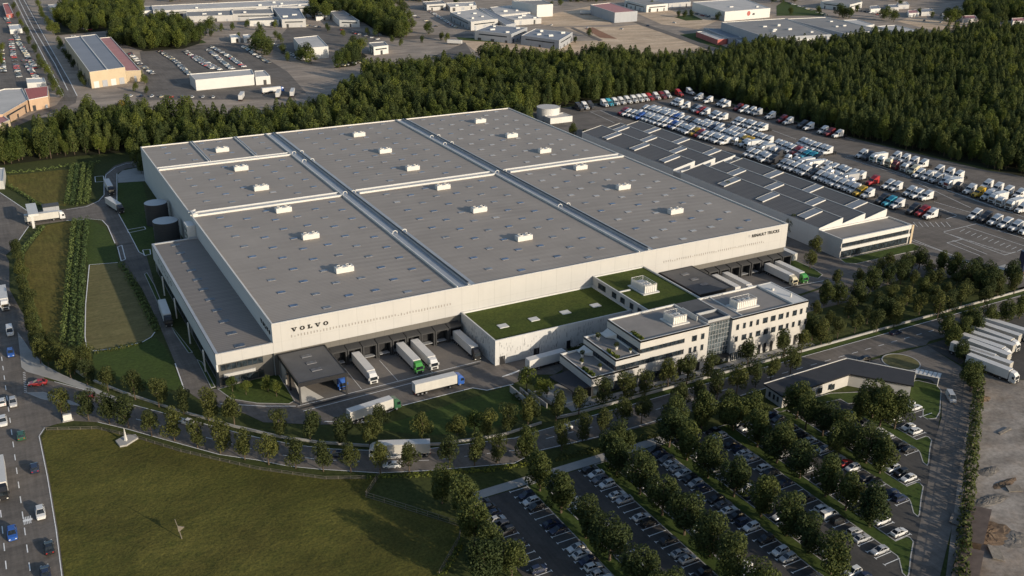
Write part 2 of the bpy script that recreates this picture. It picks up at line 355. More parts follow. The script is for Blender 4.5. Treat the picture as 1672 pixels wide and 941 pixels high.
# --- far side: the industrial estate floor and the wood's floor
lay('industrial_ground', [[(-420, 660), (60, 660), (60, 600), (250, 600), (420, 640), (560, 640), (1100, 560), (1900, 560), (2300, 2600), (-1500, 2600), (-420, 1000)]], 'asphalt_pale', 0.02, False)
WOOD = [(-200, 555), (-60, 560), (0, 553), (40, 556), (64, 552), (64, 497), (288, 497), (290, 538), (332, 549), (395, 553), (449, 553), (452, 480), (453, 396), (470, 296), (590, 230), (1000, 560), (985, 655),
        (870, 655), (700, 660), (620, 668), (560, 645), (500, 655), (420, 690), (330, 700), (262, 700), (235, 660), (215, 640), (208, 600), (150, 592), (100, 598), (56, 640), (30, 600), (-20, 596), (-80, 620), (-240, 640)]
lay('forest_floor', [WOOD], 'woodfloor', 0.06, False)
# --- fields
FIELD = [(68, 715), (76, 702), (159, 701), (230, 718), (294, 738), (420, 767), (530, 783), (597, 782), (620, 777), (597, 812), (753, 861), (750, 882), (715, 945), (700, 1010), (118, 1010), (105, 941), (95, 870), (80, 780)]
lay('field', [FIELD], 'field', 0.02)
lay('dry_field', [[(12, 287), (117, 276), (107, 337), (69, 332), (15, 304)], [(76, 368), (118, 361), (108, 470), (100, 562), (79, 567), (45, 478), (36, 440), (41, 414)]], 'dryfield', 0.02)
lay('retention_basin', [[(146, 434), (196, 429), (207, 450), (230, 497), (252, 544), (246, 551), (233, 558), (190, 568), (153, 573), (141, 566), (139, 550), (140, 497)]], 'basin', 0.02)
lay('lawn', [[(152, 340), (146, 357), (172, 372), (188, 400), (194, 428), (143, 433), (138, 360)], [(150, 600), (153, 575), (255, 552), (272, 570), (300, 636), (260, 640), (190, 620)],
             [(640, 690), (830, 632), (860, 640), (880, 650), (900, 668), (840, 690), (780, 705), (690, 712), (610, 700)],
             [(192, 300), (232, 296), (262, 405), (240, 417), (228, 411), (212, 383), (192, 343)]], 'lawn', 0.03)
# --- asphalt
HWY = [(-70, 120), (-6.0, 120), (-2.8, 190), (-2.2, 212), (-2.0, 236), (-2.2, 258), (-0.5, 262), (2, 300), (1, 330), (-3.5, 372), (-2, 402), (-4, 428), (-4, 470), (-70, 470)]
lay('highway', [HWY], 'asphalt', 0.05, False)
AVE_U = [(28, 560), (37, 600), (51, 614), (89, 624), (153, 641), (191, 655), (293, 682), (383, 706), (420, 715), (487, 728), (543, 734), (599, 736), (704, 733), (840, 716)]
AVE_L = [(840, 757), (702, 769), (620, 773), (522, 767), (471, 762), (420, 752), (358, 743), (307, 729), (256, 715), (210, 702), (160, 690), (120, 688), (92, 693), (70, 700), (40, 690)]
lay('avenue', [PL(AVE_U)+[(132, 198.8), (460, 199.6), (470, 187.5), (300, 187), (262, 188), (258.6, 186.5), (248, 188), (190, 188), (150, 187), (137, 187.3), (113, 189.5)]+PL(AVE_L)], 'asphalt', 0.06, False)
ROADX = [(258.7, 186), (255.6, 169.8), (246, 158.2), (210.3, 134.8), (184.4, 116.6), (165, 104.5), (120, 74), (108, 84), (160.6, 108.3), (171.5, 116.1), (190.2, 128.9), (210.1, 143.2), (224, 152), (237.2, 162.8), (240, 169), (233, 176), (228, 187)]
lay('service_road', [ROADX], 'asphalt', 0.08, False)
lay('car_park', [[(84.5, 177.2), (200, 177.2), (226, 172), (240, 169), (226, 154), (160, 107), (108, 72), (86.5, 72)]], 'asphalt_lot', 0.07, False)
lay('car_park_walk', [[(89, 177.6), (150, 177.6), (150, 180.8), (89, 180.8)]], 'concrete', 0.08, False)
PERIM = [(230, 262), (205, 265), (187, 271), (172, 284), (169, 298), (169, 318), (160, 328), (140, 336), (105, 342), (45, 345), (0, 315), (-60, 280), (-60, 420), (0, 425), (22, 406), (47, 370), (108, 361), (146, 357), (168, 359),
         (176, 369), (189, 398), (200, 432), (231, 470), (258, 526), (286, 593), (301, 636), (336, 660), (400, 676), (430, 690), (520, 694), (600, 692), (657, 662), (772, 633), (795, 637), (838, 627), (872, 612), (905, 612), (925, 600),
         (900, 560), (813, 540), (753, 500), (450, 560), (352, 590), (354, 636), (344, 636), (321, 587), (314, 576), (276, 529), (251, 460), (239, 418), (227, 412), (212, 383), (191, 345), (191, 284), (205, 276), (232, 272)]
lay('perimeter_road', [PERIM], 'asphalt', 0.05)
lay('concrete_pad', [[(192, 286), (200, 279), (236, 272), (240, 296), (193, 299)]], 'concrete', 0.07)
lay('dock_apron', [[(64, 262), (64, 242.5), (80, 239.8), (123, 240.5), (130, 248), (126, 262)], [(200, 262), (200, 233), (226, 233), (240, 236.5), (262, 238.5), (273, 240.5), (267.5, 248), (267.5, 262)]], 'apron', 0.085, False)
YARD = [(264, 470), (268, 500), (276, 540), (340, 546), (400, 552), (447, 552), (450, 480), (451, 396), (462, 318), (520, 230), (420, 205), (330, 202.5), (330, 215), (300, 232), (276, 224), (226, 224), (226, 233), (266, 238), (268, 262), (268.5, 470)]
lay('truck_yard', [YARD], 'asphalt', 0.05, False)
lay('trailer_lot', [[(258.6, 186.5), (256.6, 169), (262, 158), (330, 120), (400, 187)]], 'asphalt_lot', 0.05, False)
lay('broken_concrete_lot', [[(260, 168), (263, 157), (300, 138), (210, 60), (140, 60), (165, 103), (209, 134)]], 'dirtlot', 0.04, False)
# --- splitter islands and pavements
island('traffic_island', [[(29, 543), (36, 600), (44, 607), (92, 621), (150, 640), (190, 654), (190, 650), (150, 633), (102, 613), (72, 597), (50, 574)], [(44, 642), (70, 641), (102, 650), (133, 663), (104, 660), (66, 651)]], 'concrete')
lay('pavement', [[(132, 203.2), (226, 203.2), (226, 206.6), (132, 206.6)]], 'concrete', 0.06, False)
# grass islands
island('grass_island', [[(236, 448), (240, 446), (252, 466), (274, 520), (272, 526)], [(278, 530), (314, 576), (308, 577), (286, 545)], [(322, 588), (345, 634), (351, 632), (330, 592)],
                        [(356, 636), (440, 612), (452, 607), (481, 655), (472, 660), (420, 659), (378, 652)], [(785, 574), (793, 574), (816, 593), (808, 594)],
                        [(1297, 425), (1330, 440), (1343, 449), (1336, 455), (1322, 452), (1288, 433), (1288, 418)], [(1372, 424), (1490, 398), (1502, 403), (1498, 409), (1398, 431), (1380, 430)]], 'lawn')
# verge + low wall on the office side of the avenue
lay('verge', [[(132, 199.1), (470, 199.9), (470, 201.6), (132, 200.9)], [(132, 201.9), (470, 202.6), (470, 204.5), (226, 204), (226, 203), (132, 203)]], 'lawn', 0.03, False)
lay('grove_floor', [[(228, 204), (300, 204), (330, 203), (326, 212), (300, 226), (286, 229), (268, 224), (232, 224)]], 'ground', 0.1, False)
# car park strips: L = kerb line of each planted strip
STRIPS = [(102.4, 89), (122.6, 98), (142.9, 101), (163.1, 112), (183.3, 124), (203.6, 138.5)]
def yend(x): return 108.3+(x-160.6)*0.705
isl = []
for L, yb in STRIPS:
    top = 177.2 if L < 180 else (175.5 if L < 200 else 166)
    e = yend(L+4)
    yb0, yb1 = yend(L-3)+1.0, yend(L+4.2)+3.0
    isl.append([(L+0.2, top), (L+0.2, yb0+5.5), (L-0.6, yb0+4.2), (L-3.5, yend(L-3.5)+2.2), (L-3.8, yend(L-3.8)+0.9), (L-2.6, yend(L-2.6)+0.6), (L+3, yend(L+3)+0.9), (L+7.6, yend(L+7.6)+0.9), (L+8.2, yend(L+8.2)+2.0), (L+7.8, yend(L+7.8)+2.9), (L+4.1, yb1+2.4), (L+4.1, top)])
isl.append([(223.4, 171), (223.4, 160), (222.9, 157.5), (219.6, 154.8), (219.4, 153.2), (222, 152.3), (226, 154.3), (237.0, 162.8), (238.8, 166), (236, 170.5), (231, 172)])
isl.append([(184.5, 177.6), (206, 177), (221, 170.6), (219, 166), (206, 170), (206, 173), (184.5, 175.6)])
island('planted_strip', isl, 'lawn', False)
# parking bay lines
mk = MB()
def line(mb, p, q, wd=0.2, z=0.125):
    _zc[0] += 1
    dx, dy = q[0]-p[0], q[1]-p[1]; l = math.hypot(dx, dy) or 1; nx, ny = -dy/l*wd/2, dx/l*wd/2
    mb.sheet([(p[0]+nx, p[1]+ny), (q[0]+nx, q[1]+ny), (q[0]-nx, q[1]-ny), (p[0]-nx, p[1]-ny)], z+0.0015*(_zc[0] % 7))
ROWS = []      # (x of nose kerb, x of mouth, y top, n)
for L in [102.4, 122.6, 142.9, 163.1, 183.3, 203.6, 223.4]:
    top = {183.3: 176, 203.6: 165.5, 223.4: 165}.get(L, 176.6)
    ROWS.append((L, L-4.9, top, int((top-(yend(L)+ (3.5 if L < 220 else 1.5)))/2.52)))
    if L < 220:
        top2 = {183.3: 171, 203.6: 163.5}.get(L, 176.6)
        ROWS.append((L+4.4, L+9.3, top2, int((top2-(yend(L+4.4)+5.2))/2.52)))
ROWS.append((86.6, 91.5, 176.6, 30))
for k0, k1, top, n in ROWS:
    for i in range(n+1):
        y = top-2.52*i
        line(mk, (k0, y), (k1, y)); e = 0.45 if k1 > k0 else -0.45
        line(mk, (k1, y-0.42), (k1, y+0.42), 0.16, 0.14)
struct('parking_marking', mk, 'paint')
# avenue dashes and edge lines
mk = MB()
def along(pts, step, start=0.0):
    out = []; acc = start; d = 0
    for a, b in zip(pts[:-1], pts[1:]):
        l = math.hypot(b[0]-a[0], b[1]-a[1]); 
        while acc <= d+l:
            t = (acc-d)/l; out.append((a[0]+(b[0]-a[0])*t, a[1]+(b[1]-a[1])*t, math.atan2(b[1]-a[1], b[0]-a[0]))); acc += step
        d += l
    return out
CENT = PL([(140, 664), (200, 679), (300, 706), (400, 731), (460, 744), (530, 752), (620, 755), (710, 752), (840, 736)])+[(113, 194.2), (140, 193), (300, 193.2), (440, 193.6)]
for x, y, a in along(CENT, 6.0): line(mk, (x, y), (x+2.6*math.cos(a), y+2.6*math.sin(a)), 0.2)
up = PL(AVE_U[3:])+[(132, 198.5), (440, 199.2)]
for a, b in zip(up[:-1], up[1:]): line(mk, a, b, 0.22)
lo = PL(AVE_L[:11])[::-1]+[(113, 189.8), (137, 187.8), (200, 188.4)]
for a, b in zip(lo[:-1], lo[1:]): line(mk, a, b, 0.2)
# highway: two dashed lane lines, edge line, stop bars, worn symbols
for X0 in (-8.9, -13.4, -20.5):
    for i in range(24):
        y = 150+i*7.0+(0 if X0 > -10 else 3); line(mk, (X0, y), (X0-0.02, y+3.2), 0.24)
for a, b in zip(HWY[1:6], HWY[2:7]): line(mk, (a[0]-0.35, a[1]), (b[0]-0.35, b[1]), 0.2)
for i in range(12):
    t = i/11.0; a = P(39.5, 609); b = P(42, 641); line(mk, (a[0]+(b[0]-a[0])*t-0.35, a[1]+(b[1]-a[1])*t), (a[0]+(b[0]-a[0])*t+0.35, a[1]+(b[1]-a[1])*t), 0.3)
x, y = P(46, 850)
for i in range(5): line(mk, (x-0.9+i*0.35, y-1.6), (x-0.8+i*0.35, y+1.6), 0.18)
line(mk, (x-1.1, y), (x+0.9, y), 0.9)
# drains and white lines at the dock edge
for (a, b) in (((486, 664), (785, 590)), ((495, 672), (700, 619))): line(mk, P(*a), P(*b), 0.25)
for (a, b) in (((1150, 495), (1345, 459)),): line(mk, P(*a), P(*b), 0.25)
for i in range(3):
    line(mk, (99.5+i*11.5-16, 258), (99.5+i*11.5-16, 243), 0.14)
# perimeter edges
for pts in ([(232, 265), (205, 268), (188, 274), (173, 286), (170, 299), (170, 319), (161, 329), (141, 338), (108, 343)], [(191, 284), (191, 345), (212, 383), (227, 412), (238, 418)], [(108, 361), (146, 358), (167, 360), (176, 370), (188, 398)],
            [(301, 637), (286, 594)], [(196, 429), (146, 433), (140, 497), (139, 550), (141, 566), (153, 574), (190, 569), (233, 559), (247, 551), (253, 543)], [(45, 345), (0, 315)], [(47, 370), (22, 406)], [(657, 663), (772, 634), (795, 638), (838, 628)], [(360, 660), (430, 664), (483, 664)], [(530, 689), (600, 690), (655, 664)]):
    q = PL(pts)
    for a, b in zip(q[:-1], q[1:]): line(mk, a, b, 0.3, 0.13)
# truck yard markings
for a, b in (((1545, 418), (1655, 457)), ((1557, 418), (1640, 455)), ((1492, 392), (1557, 418)), ((1478, 390), (1555, 417)), ((964, 183), (1003, 201)), ((980, 181), (1015, 196)), ((964, 183), (990, 180)), ((1370, 222), (1395, 230)), ((1240, 205), (1300, 228)),
             ((1380, 258), (1530, 305)), ((1383, 256), (1395, 254)), ((1530, 305), (1672, 355)), ((1525, 330), (1600, 352)), ((1532, 340), (1562, 352)), ((1545, 358), (1562, 353)), ((1500, 300), (1585, 340)), ((1410, 262), (1640, 345)), ((1541, 379), (1594, 366)), ((1594, 366), (1672, 390)),
             ((1578, 371), (1672, 402)), ((1541, 380), (1640, 417)), ((1546, 397), (1600, 418)), ((1546, 397), (1572, 391)), ((1555, 393), (1612, 416)), ((1640, 417), (1658, 412)), ((1240, 262), (1300, 285))):
    line(mk, P(*a), P(*b), 0.26)
for i in range(11): line(mk, P(1575+i*9.4, 375+i*3.2), P(1567+i*9.4, 379+i*3.2), 0.2)
for i in range(9): line(mk, P(1570+i*10.2, 390+i*3.0), P(1552+i*10.2, 383.5+i*3.5), 0.2)
for i in range(7): line(mk, P(1491+i*9, 363), P(1498+i*9, 371), 0.2)
# roads of the estate
for pts in ([(24, 0), (45, 42), (80, 110), (94, 136), (104, 157)], [(31, 0), (52, 42), (90, 105), (111, 148)], [(39, 0), (75, 65), (115, 135), (126, 157)]):
    q = PL(pts)
    for a, b in zip(q[:-1], q[1:]): line(mk, a, b, 0.5, 0.16)
for q in (((192, 404), (199, 401), (205, 424), (198, 427)), ((208, 376), (236, 371), (238, 375), (210, 381)), ((155, 289), (169, 288), (170, 297), (156, 298)), ((233, 409), (245, 408), (246, 416), (236, 418)), ((820, 616), (844, 607), (862, 600), (835, 612))):
    q = PL(q)
    for a, b in zip(q, q[1:]+q[:1]): line(mk, a, b, 0.35, 0.16)
struct('road_marking', mk, 'paint')
# gutter along the dock
dr = MB()
for (a, b) in (((490, 668), (784, 594)), ((1155, 492), (1340, 462))): line(dr, P(*a), P(*b), 0.9, 0.11)
struct('drain_channel', dr, 'dark')
lay('crosswalk_patch', [[(1545, 358), (1562, 353), (1532, 343), (1512, 349)]], 'asphalt_lot', 0.09)
# roundabout
mb = MB(); k = MB()
cx_, cy_ = 241.2, 181.5
mb.cyl(cx_, cy_, 0, 0.2, 5.6, 40); k.wall([(cx_+5.7*math.cos(t), cy_+5.7*math.sin(t)) for t in np.linspace(0, 2*math.pi, 40, endpoint=False)], 0.35, 0, 0.24, 0, closed=True)
struct('roundabout', mb, 'basin'); struct('kerb', k, 'kerb')
# --- estate ground patches
lay('estate_road', [[(24, -6), (39, -6), (126, 157), (124, 168), (104, 178), (60, 192), (30, 205), (10, 215), (10, 205), (60, 183), (92, 172), (104, 157), (80, 110), (45, 42)]], 'asphalt', 0.06)
lay('estate_car_park', [[(228, 84), (330, 73), (395, 70), (470, 118), (500, 152), (440, 163), (220, 163), (240, 145)], [(0, -5), (18, -5), (75, 100), (96, 152), (0, 152)], [(470, 45), (560, 45), (620, 60), (600, 75), (540, 80), (480, 95), (440, 80)]], 'asphalt', 0.05)
lay('sandy_lot', [[(748, 62), (850, 70), (990, 66), (1060, 96), (950, 105), (860, 110), (790, 95)], [(905, 22), (965, 10), (1000, 40), (905, 44), (850, 33), (880, 30)], [(920, 45), (1010, 44), (1040, 40), (1175, 85), (1110, 110), (1040, 88)], [(1130, 15), (1180, 30), (1140, 48), (1080, 40), (1040, 22)],
                  [(1465, 35), (1490, 27), (1610, 40), (1580, 52), (1530, 52)]], 'sand', 0.06)
lay('red_soil_patch', [[(955, 47), (968, 45), (1008, 64), (980, 62)]], 'redsoil', 0.09)
lay('estate_lane', [[(1033, 36), (1040, 35), (1210, 92), (1196, 96)], [(930, 46), (936, 45), (985, 66), (978, 68)], [(640, 60), (770, 55), (775, 59), (645, 66)], [(700, 95), (760, 70), (775, 95), (730, 110)]], 'asphalt', 0.10)
lay('estate_grass', [[(1268, 10), (1280, 2), (1348, 22), (1345, 26), (1268, 26)], [(1110, 57), (1137, 54), (1180, 75), (1200, 84), (1180, 86)], [(1100, 28), (1130, 24), (1148, 33), (1120, 34)], [(745, 61), (835, 66), (835, 71), (750, 66)], [(620, 38), (660, 45), (660, 62), (640, 58)], [(275, 66), (320, 60), (337, 70), (300, 76), (230, 82), (205, 70)]], 'lawn', 0.11)
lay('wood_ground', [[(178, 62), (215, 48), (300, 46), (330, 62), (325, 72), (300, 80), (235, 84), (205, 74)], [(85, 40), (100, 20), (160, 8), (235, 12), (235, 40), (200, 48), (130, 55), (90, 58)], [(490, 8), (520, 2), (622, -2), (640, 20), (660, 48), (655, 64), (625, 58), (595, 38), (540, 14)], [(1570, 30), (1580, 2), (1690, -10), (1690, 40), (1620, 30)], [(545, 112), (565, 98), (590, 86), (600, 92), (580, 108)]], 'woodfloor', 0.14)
# ================================================================ BUILDINGS
def inset(poly, d):
    a = sum(poly[i-1][0]*poly[i][1]-poly[i][0]*poly[i-1][1] for i in range(len(poly)))
    if a < 0: poly = poly[::-1]
    n = len(poly); out = []
    for i in range(n):
        p0, p1, p2 = poly[i-1], poly[i], poly[(i+1) % n]
        d1 = Vector((p1[0]-p0[0], p1[1]-p0[1])).normalized(); d2 = Vector((p2[0]-p1[0], p2[1]-p1[1])).normalized()
        n1 = Vector((-d1.y, d1.x)); n2 = Vector((-d2.y, d2.x)); m_ = n1+n2
        k = d/max(0.3, (1+n1.dot(n2)))
        out.append((p1[0]+m_.x*k, p1[1]+m_.y*k))
    return out
def rect(x0, x1, y0, y1): return [(x0, y0), (x1, y0), (x1, y1), (x0, y1)]
def building(name, label, poly, h, wall='clad', roof='midroof', par=0.5, cap='flash_pale', cat='building', z0=0.0, group=None):
    cx = sum(p[0] for p in poly)/len(poly); cy = sum(p[1] for p in poly)/len(poly)
    t = thing(name, label, cat, (cx, cy, z0), 0, group)
    n = len(poly)
    a = sum(poly[i-1][0]*poly[i][1]-poly[i][0]*poly[i-1][1] for i in range(n))
    if a < 0: poly = poly[::-1]
    mb = MB(); mb.add([(x, y, z0) for x, y in poly]+[(x, y, h) for x, y in poly], [(i, (i+1) % n, n+(i+1) % n, n+i) for i in range(n)])
    mb.build('wall', wall, t)
    mb = MB(); mb.sheet(inset(poly, 0.1), h-par); mb.build('roof', roof, t)
    if par > 0.05:
        mb = MB(); mb.wall(inset(poly, 0.24), 0.44, h-par-0.02, h+0.06, 0, closed=True); mb.build('parapet', cap, t)
    else:
        mb = MB(); mb.wall(inset(poly, 0.0), 0.3, h-0.35, h+0.05, 0, closed=True); mb.build('eave', cap, t)
    return t
def window(par, x0, x1, z0, z1, y, name='window', d=0.14, mull=0, glass_='glass', fr='frame'):
    """window in a wall that faces -Y: frame bars stand proud, pane sits inside them"""
    b = 0.10; f = MB()
    f.box(x0, y-d, z0, x1, y-0.005, z0+b); f.box(x0, y-d, z1-b, x1, y-0.005, z1)
    f.box(x0, y-d, z0+b, x0+b, y-0.005, z1-b); f.box(x1-b, y-d, z0+b, x1, y-0.005, z1-b)
    for i in range(mull):
        xm = x0+(x1-x0)*(i+1)/(mull+1); f.box(xm-0.06, y-d+0.02, z0+b, xm+0.06, y-0.006, z1-b)
    o = f.build(name, fr, par)
    p = MB(); p.box(x0+b, y-0.04, z0+b, x1-b, y-0.007, z1-b); p.build('pane', glass_, o)
    return o
def window_x(par, y0, y1, z0, z1, x, name='window', d=0.14, mull=0):
    """window in a wall that faces -X"""
    b = 0.10; f = MB()
    f.box(x-d, y0, z0, x-0.005, y1, z0+b); f.box(x-d, y0, z1-b, x-0.005, y1, z1)
    f.box(x-d, y0, z0+b, x-0.005, y0+b, z1-b); f.box(x-d, y1-b, z0+b, x-0.005, y1, z1-b)
    for i in range(mull):
        ym = y0+(y1-y0)*(i+1)/(mull+1); f.box(x-d+0.02, ym-0.06, z0+b, x-0.006, ym+0.06, z1-b)
    o = f.build(name, 'frame', par); p = MB(); p.box(x-0.04, y0+b, z0+b, x-0.007, y1-b, z1-b); p.build('pane', 'glass', o)
    return o
def unit_tpl(parent, name, x, y, z, lx, ly, h, fans=2):
    mb = MB(); mb.box(x-lx/2, y-ly/2, z+0.15, x+lx/2, y+ly/2, z+h); mb.box(x-lx/2+0.2, y-ly/2+0.2, z, x+lx/2-0.2, y+ly/2-0.2, z+0.15)
    mb.box(x-lx/2-0.04, y-ly/2-0.04, z+h*0.46, x+lx/2+0.04, y-ly/2+0.02, z+h*0.5)
    o = mb.build(name, 'unit', parent)
    for i in range(fans):
        f = MB()
        fx = x-lx/2+lx*(i+0.5)/fans
        n = 18; r = min(lx/fans, ly)*0.40
        for k in range(n):
            a0, a1 = 2*math.pi*k/n, 2*math.pi*(k+1)/n
            f.add([(fx+r*math.cos(a0), y+r*math.sin(a0), z+h), (fx+r*math.cos(a1), y+r*math.sin(a1), z+h), (fx+r*math.cos(a1), y+r*math.sin(a1), z+h+0.35), (fx+r*math.cos(a0), y+r*math.sin(a0), z+h+0.35)], [(0, 1, 2, 3)])
            r2 = r*0.86
            f.add([(fx+r*math.cos(a0), y+r*math.sin(a0), z+h+0.35), (fx+r*math.cos(a1), y+r*math.sin(a1), z+h+0.35), (fx+r2*math.cos(a1), y+r2*math.sin(a1), z+h+0.35), (fx+r2*math.cos(a0), y+r2*math.sin(a0), z+h+0.35)], [(0, 1, 2, 3)])
        f.cyl(fx, y, z+h+0.01, z+h+0.1, r*0.84, n, 1); f.cyl(fx, y, z+h+0.05, z+h+0.25, r*0.25, 8, 0)
        f.build('fan', ['unit', 'dark'], o)
    return o

# ---------------------------------------------------------------- main distribution hall
XW, XE, YS, YN, ZR, ZF = 63.4, 267.1, 262.5, 491.5, 17.0, 7.8
W = thing('warehouse', 'huge cream clad distribution warehouse with grey ribbed roof and black lettering on its front', 'warehouse', (165, 377, 0))
mb = MB()
mb.add([(XW, YS, ZF), (XE, YS, ZF), (XE, YS, ZR+0.4), (XW, YS, ZR+0.4)], [(0, 1, 2, 3)], 0)
mb.add([(XW, YS, ZF), (XW, YS+0.5, ZF), (XE, YS+0.5, ZF), (XE, YS, ZF)], [(0, 1, 2, 3)], 0)
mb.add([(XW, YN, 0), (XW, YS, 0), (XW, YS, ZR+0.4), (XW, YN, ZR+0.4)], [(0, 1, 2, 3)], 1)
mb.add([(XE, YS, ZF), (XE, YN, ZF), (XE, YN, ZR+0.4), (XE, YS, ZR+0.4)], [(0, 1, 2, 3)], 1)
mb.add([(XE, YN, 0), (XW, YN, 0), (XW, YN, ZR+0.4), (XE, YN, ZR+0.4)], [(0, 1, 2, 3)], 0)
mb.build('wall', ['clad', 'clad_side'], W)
mb = MB(); mb.box(XW+0.02, YS+0.45, 0, XE-0.25, YS+1.4, ZF-0.004); mb.add([(XE-0.25, YS+0.45, 0), (XE-0.25, YN-0.05, 0), (XE-0.25, YN-0.05, ZF-0.01), (XE-0.25, YS+0.45, ZF-0.01)], [(0, 1, 2, 3)])
mb.build('base_wall', 'darkclad', W)
mb = MB(); mb.sheet(rect(XW+0.2, XE-0.2, YS+0.2, YN-0.2), ZR); mb.build('roof', 'roof', W)
mb = MB(); mb.wall(rect(XW+0.27, XE-0.27, YS+0.27, YN-0.27), 0.5, ZR-0.02, ZR+0.46, 0, closed=True); mb.build('parapet', 'flash_pale', W)
def valley(x0, y0, x1, y1, wd, name='roof_gutter', pipes=True):
    alongy = abs(y1-y0) > abs(x1-x0); mb = MB(); z = ZR+0.02
    if alongy:
        mb.sheet(rect(x0-wd/2, x0+wd/2, y0, y1), z, 0)
        mb.box(x0-wd/2-0.15, y0, ZR+0.012, x0-wd/2+0.25, y1, ZR+0.75, 1); mb.box(x0+wd*0.05, y0, ZR+0.012, x0+wd*0.05+0.45, y1, ZR+0.85, 2)
        mb.box(x0+wd*0.14, y0, ZR+0.012, x0+wd*0.14+0.25, y1, ZR+0.6, 1)
    else:
        mb.sheet(rect(x0, x1, y0-wd/2, y0+wd/2), z+0.01, 0)
        mb.box(x0, y0-wd/2, ZR+0.014, x1, y0-wd/2+0.9, ZR+0.75, 3); mb.box(x0, y0+wd/2-0.5, ZR+0.014, x1, y0+wd/2, ZR+0.6, 3)
    o = mb.build(name, ['flash', 'flash_pale', 'flash', 'white'], W)
    if pipes:
        p = MB()
        if alongy:
            for dx in (0.0, 0.32): p.tube((x0+wd*0.1+dx, y0+1, ZR+1.0), (x0+wd*0.1+dx, y1-1, ZR+1.0), 0.13)
            p.build('roof_pipe', 'dark', o)
        else:
            p.tube((x0+1, y0+0.3, ZR+0.5), (x1-1, y0+0.3, ZR+0.5), 0.12); p.build('roof_pipe', 'flash', o)
    return o
for X in (128.2, 200.3): valley(X, YS+0.6, X, YN-0.6, 7.0)
for x0, x1 in ((XW+0.6, 124.4), (132.2, 196.5), (204.3, XE-0.6)): valley(x0, 376.2, x1, 376.2, 5.4)
valley(XW+0.6, 448, 124.4, 448, 4.6)
for X in (87.5, 109.2): valley(X, 450.6, X, YN-0.6, 1.2, pipes=False)
for X in (128.2, 200.3):
    for Y in (321, 376, 432, 448):
        for dx in (-1.6, 2.2):
            mb = MB(); q = [(X+dx-0.9, ZR+0.1), (X+dx-0.8, ZR+0.9), (X+dx, ZR+1.3), (X+dx+0.8, ZR+0.9), (X+dx+0.9, ZR+0.1)]
            for a, b in zip(q[:-1], q[1:]): mb.tube((a[0], Y, a[1]), (b[0], Y, b[1]), 0.18, 6)
            mb.build('duct_bridge', 'white', W)
mb = MB(); mb.tube((XW-0.3, 374.5, ZR+0.6), (XW+2.5, 374.5, ZR+1.6), 0.3); mb.tube((XW-0.3, 378, ZR+0.6), (XW+2.5, 378, ZR+1.6), 0.3); mb.box(XW+0.4, 373.6, ZR+0.5, XW+2.4, 378.8, ZR+1.2)
mb.build('duct_end', 'white', W)
for X in (97.0, 166.4, 236.0):
    for Y in (293.5, 330.2, 364.6, 397.4, 431.0, 467.0): unit_tpl(W, 'rooftop_unit', X, Y, ZR+0.015, 6.2, 2.5, 2.0)
# skylights: the hundred that show largest are parts, the far rest one mesh
sk = []
for c0, cols in ((95.9, 6), (164.4, 6), (233.6, 6)):
    for j in range(6):
        X = c0-22.6+9.04*j
        for i in range(-1, 20):
            Y = 273.5+11.85*i-(5.9 if j in (1, 4) else 0)
            if Y < YS+3 or Y > YN-3 or abs(Y-376.2) < 4.5 or (c0 < 100 and abs(Y-448) < 4): continue
            if any(abs(X-ux) < 4.6 and abs(Y-uy) < 2.9 for ux in (97.0, 166.4, 236.0) for uy in (293.5, 330.2, 364.6, 397.4, 431.0, 467.0)): continue
            sk.append((X, Y))
sk.sort(key=lambda p: p[0]**2*0.3+p[1]**2)
def skylight_mb(mb, X, Y, z=ZR, lx=2.9, ly=1.9):
    mb.box(X-lx/2, Y-ly/2, z+0.012, X+lx/2, Y+ly/2, z+0.18, 1)
    mb.add([(X-lx/2+0.05, Y-ly/2+0.05, z+0.184), (X+lx/2-0.05, Y-ly/2+0.05, z+0.184), (X+lx/2-0.05, Y+ly/2-0.05, z+0.184), (X-lx/2+0.05, Y+ly/2-0.05, z+0.184)], [(0, 1, 2, 3)], 0)
    return mb
def skm(X): return ('skylight_painted_glare' if rng.random() < (0.62 if X > 205 else 0.04) else ('skylight_grey' if rng.random() < 0.35 else 'skylight'))  # right bay mostly gets panes with the reflection painted in
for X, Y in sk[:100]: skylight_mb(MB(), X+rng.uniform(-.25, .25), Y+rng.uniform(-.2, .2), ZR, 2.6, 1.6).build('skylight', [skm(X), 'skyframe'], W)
mb = MB()
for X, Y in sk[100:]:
    n0 = len(mb.m); skylight_mb(mb, X+rng.uniform(-.25, .25), Y+rng.uniform(-.2, .2), ZR, 2.6, 1.6); k = {'skylight': 0, 'skylight_painted_glare': 2, 'skylight_grey': 3}[skm(X)]
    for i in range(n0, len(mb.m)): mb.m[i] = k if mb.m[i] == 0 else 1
o = mb.build('skylights_beyond', ['skylight', 'skyframe', 'skylight_painted_glare', 'skylight_grey'], W); o['kind'] = 'stuff'; o.name = 'skylight_field'
# perforated vent bands on the front
for x0, x1, zb in ((69.0, 122.5, 11.85), (207.5, 255.5, 11.5)):
    mb = MB(); x = x0
    while x < x1:
        h = 0.8 if rng.random() > 0.12 else 0.4
        mb.box(x, YS-0.05, zb+0.1*math.sin(x), x+0.3, YS-0.004, zb+h); x += 0.95+0.12*rng.random()
    mb.build('vent_band', plain('vent_slots', (0.27, 0.25, 0.225), 0.7), W)
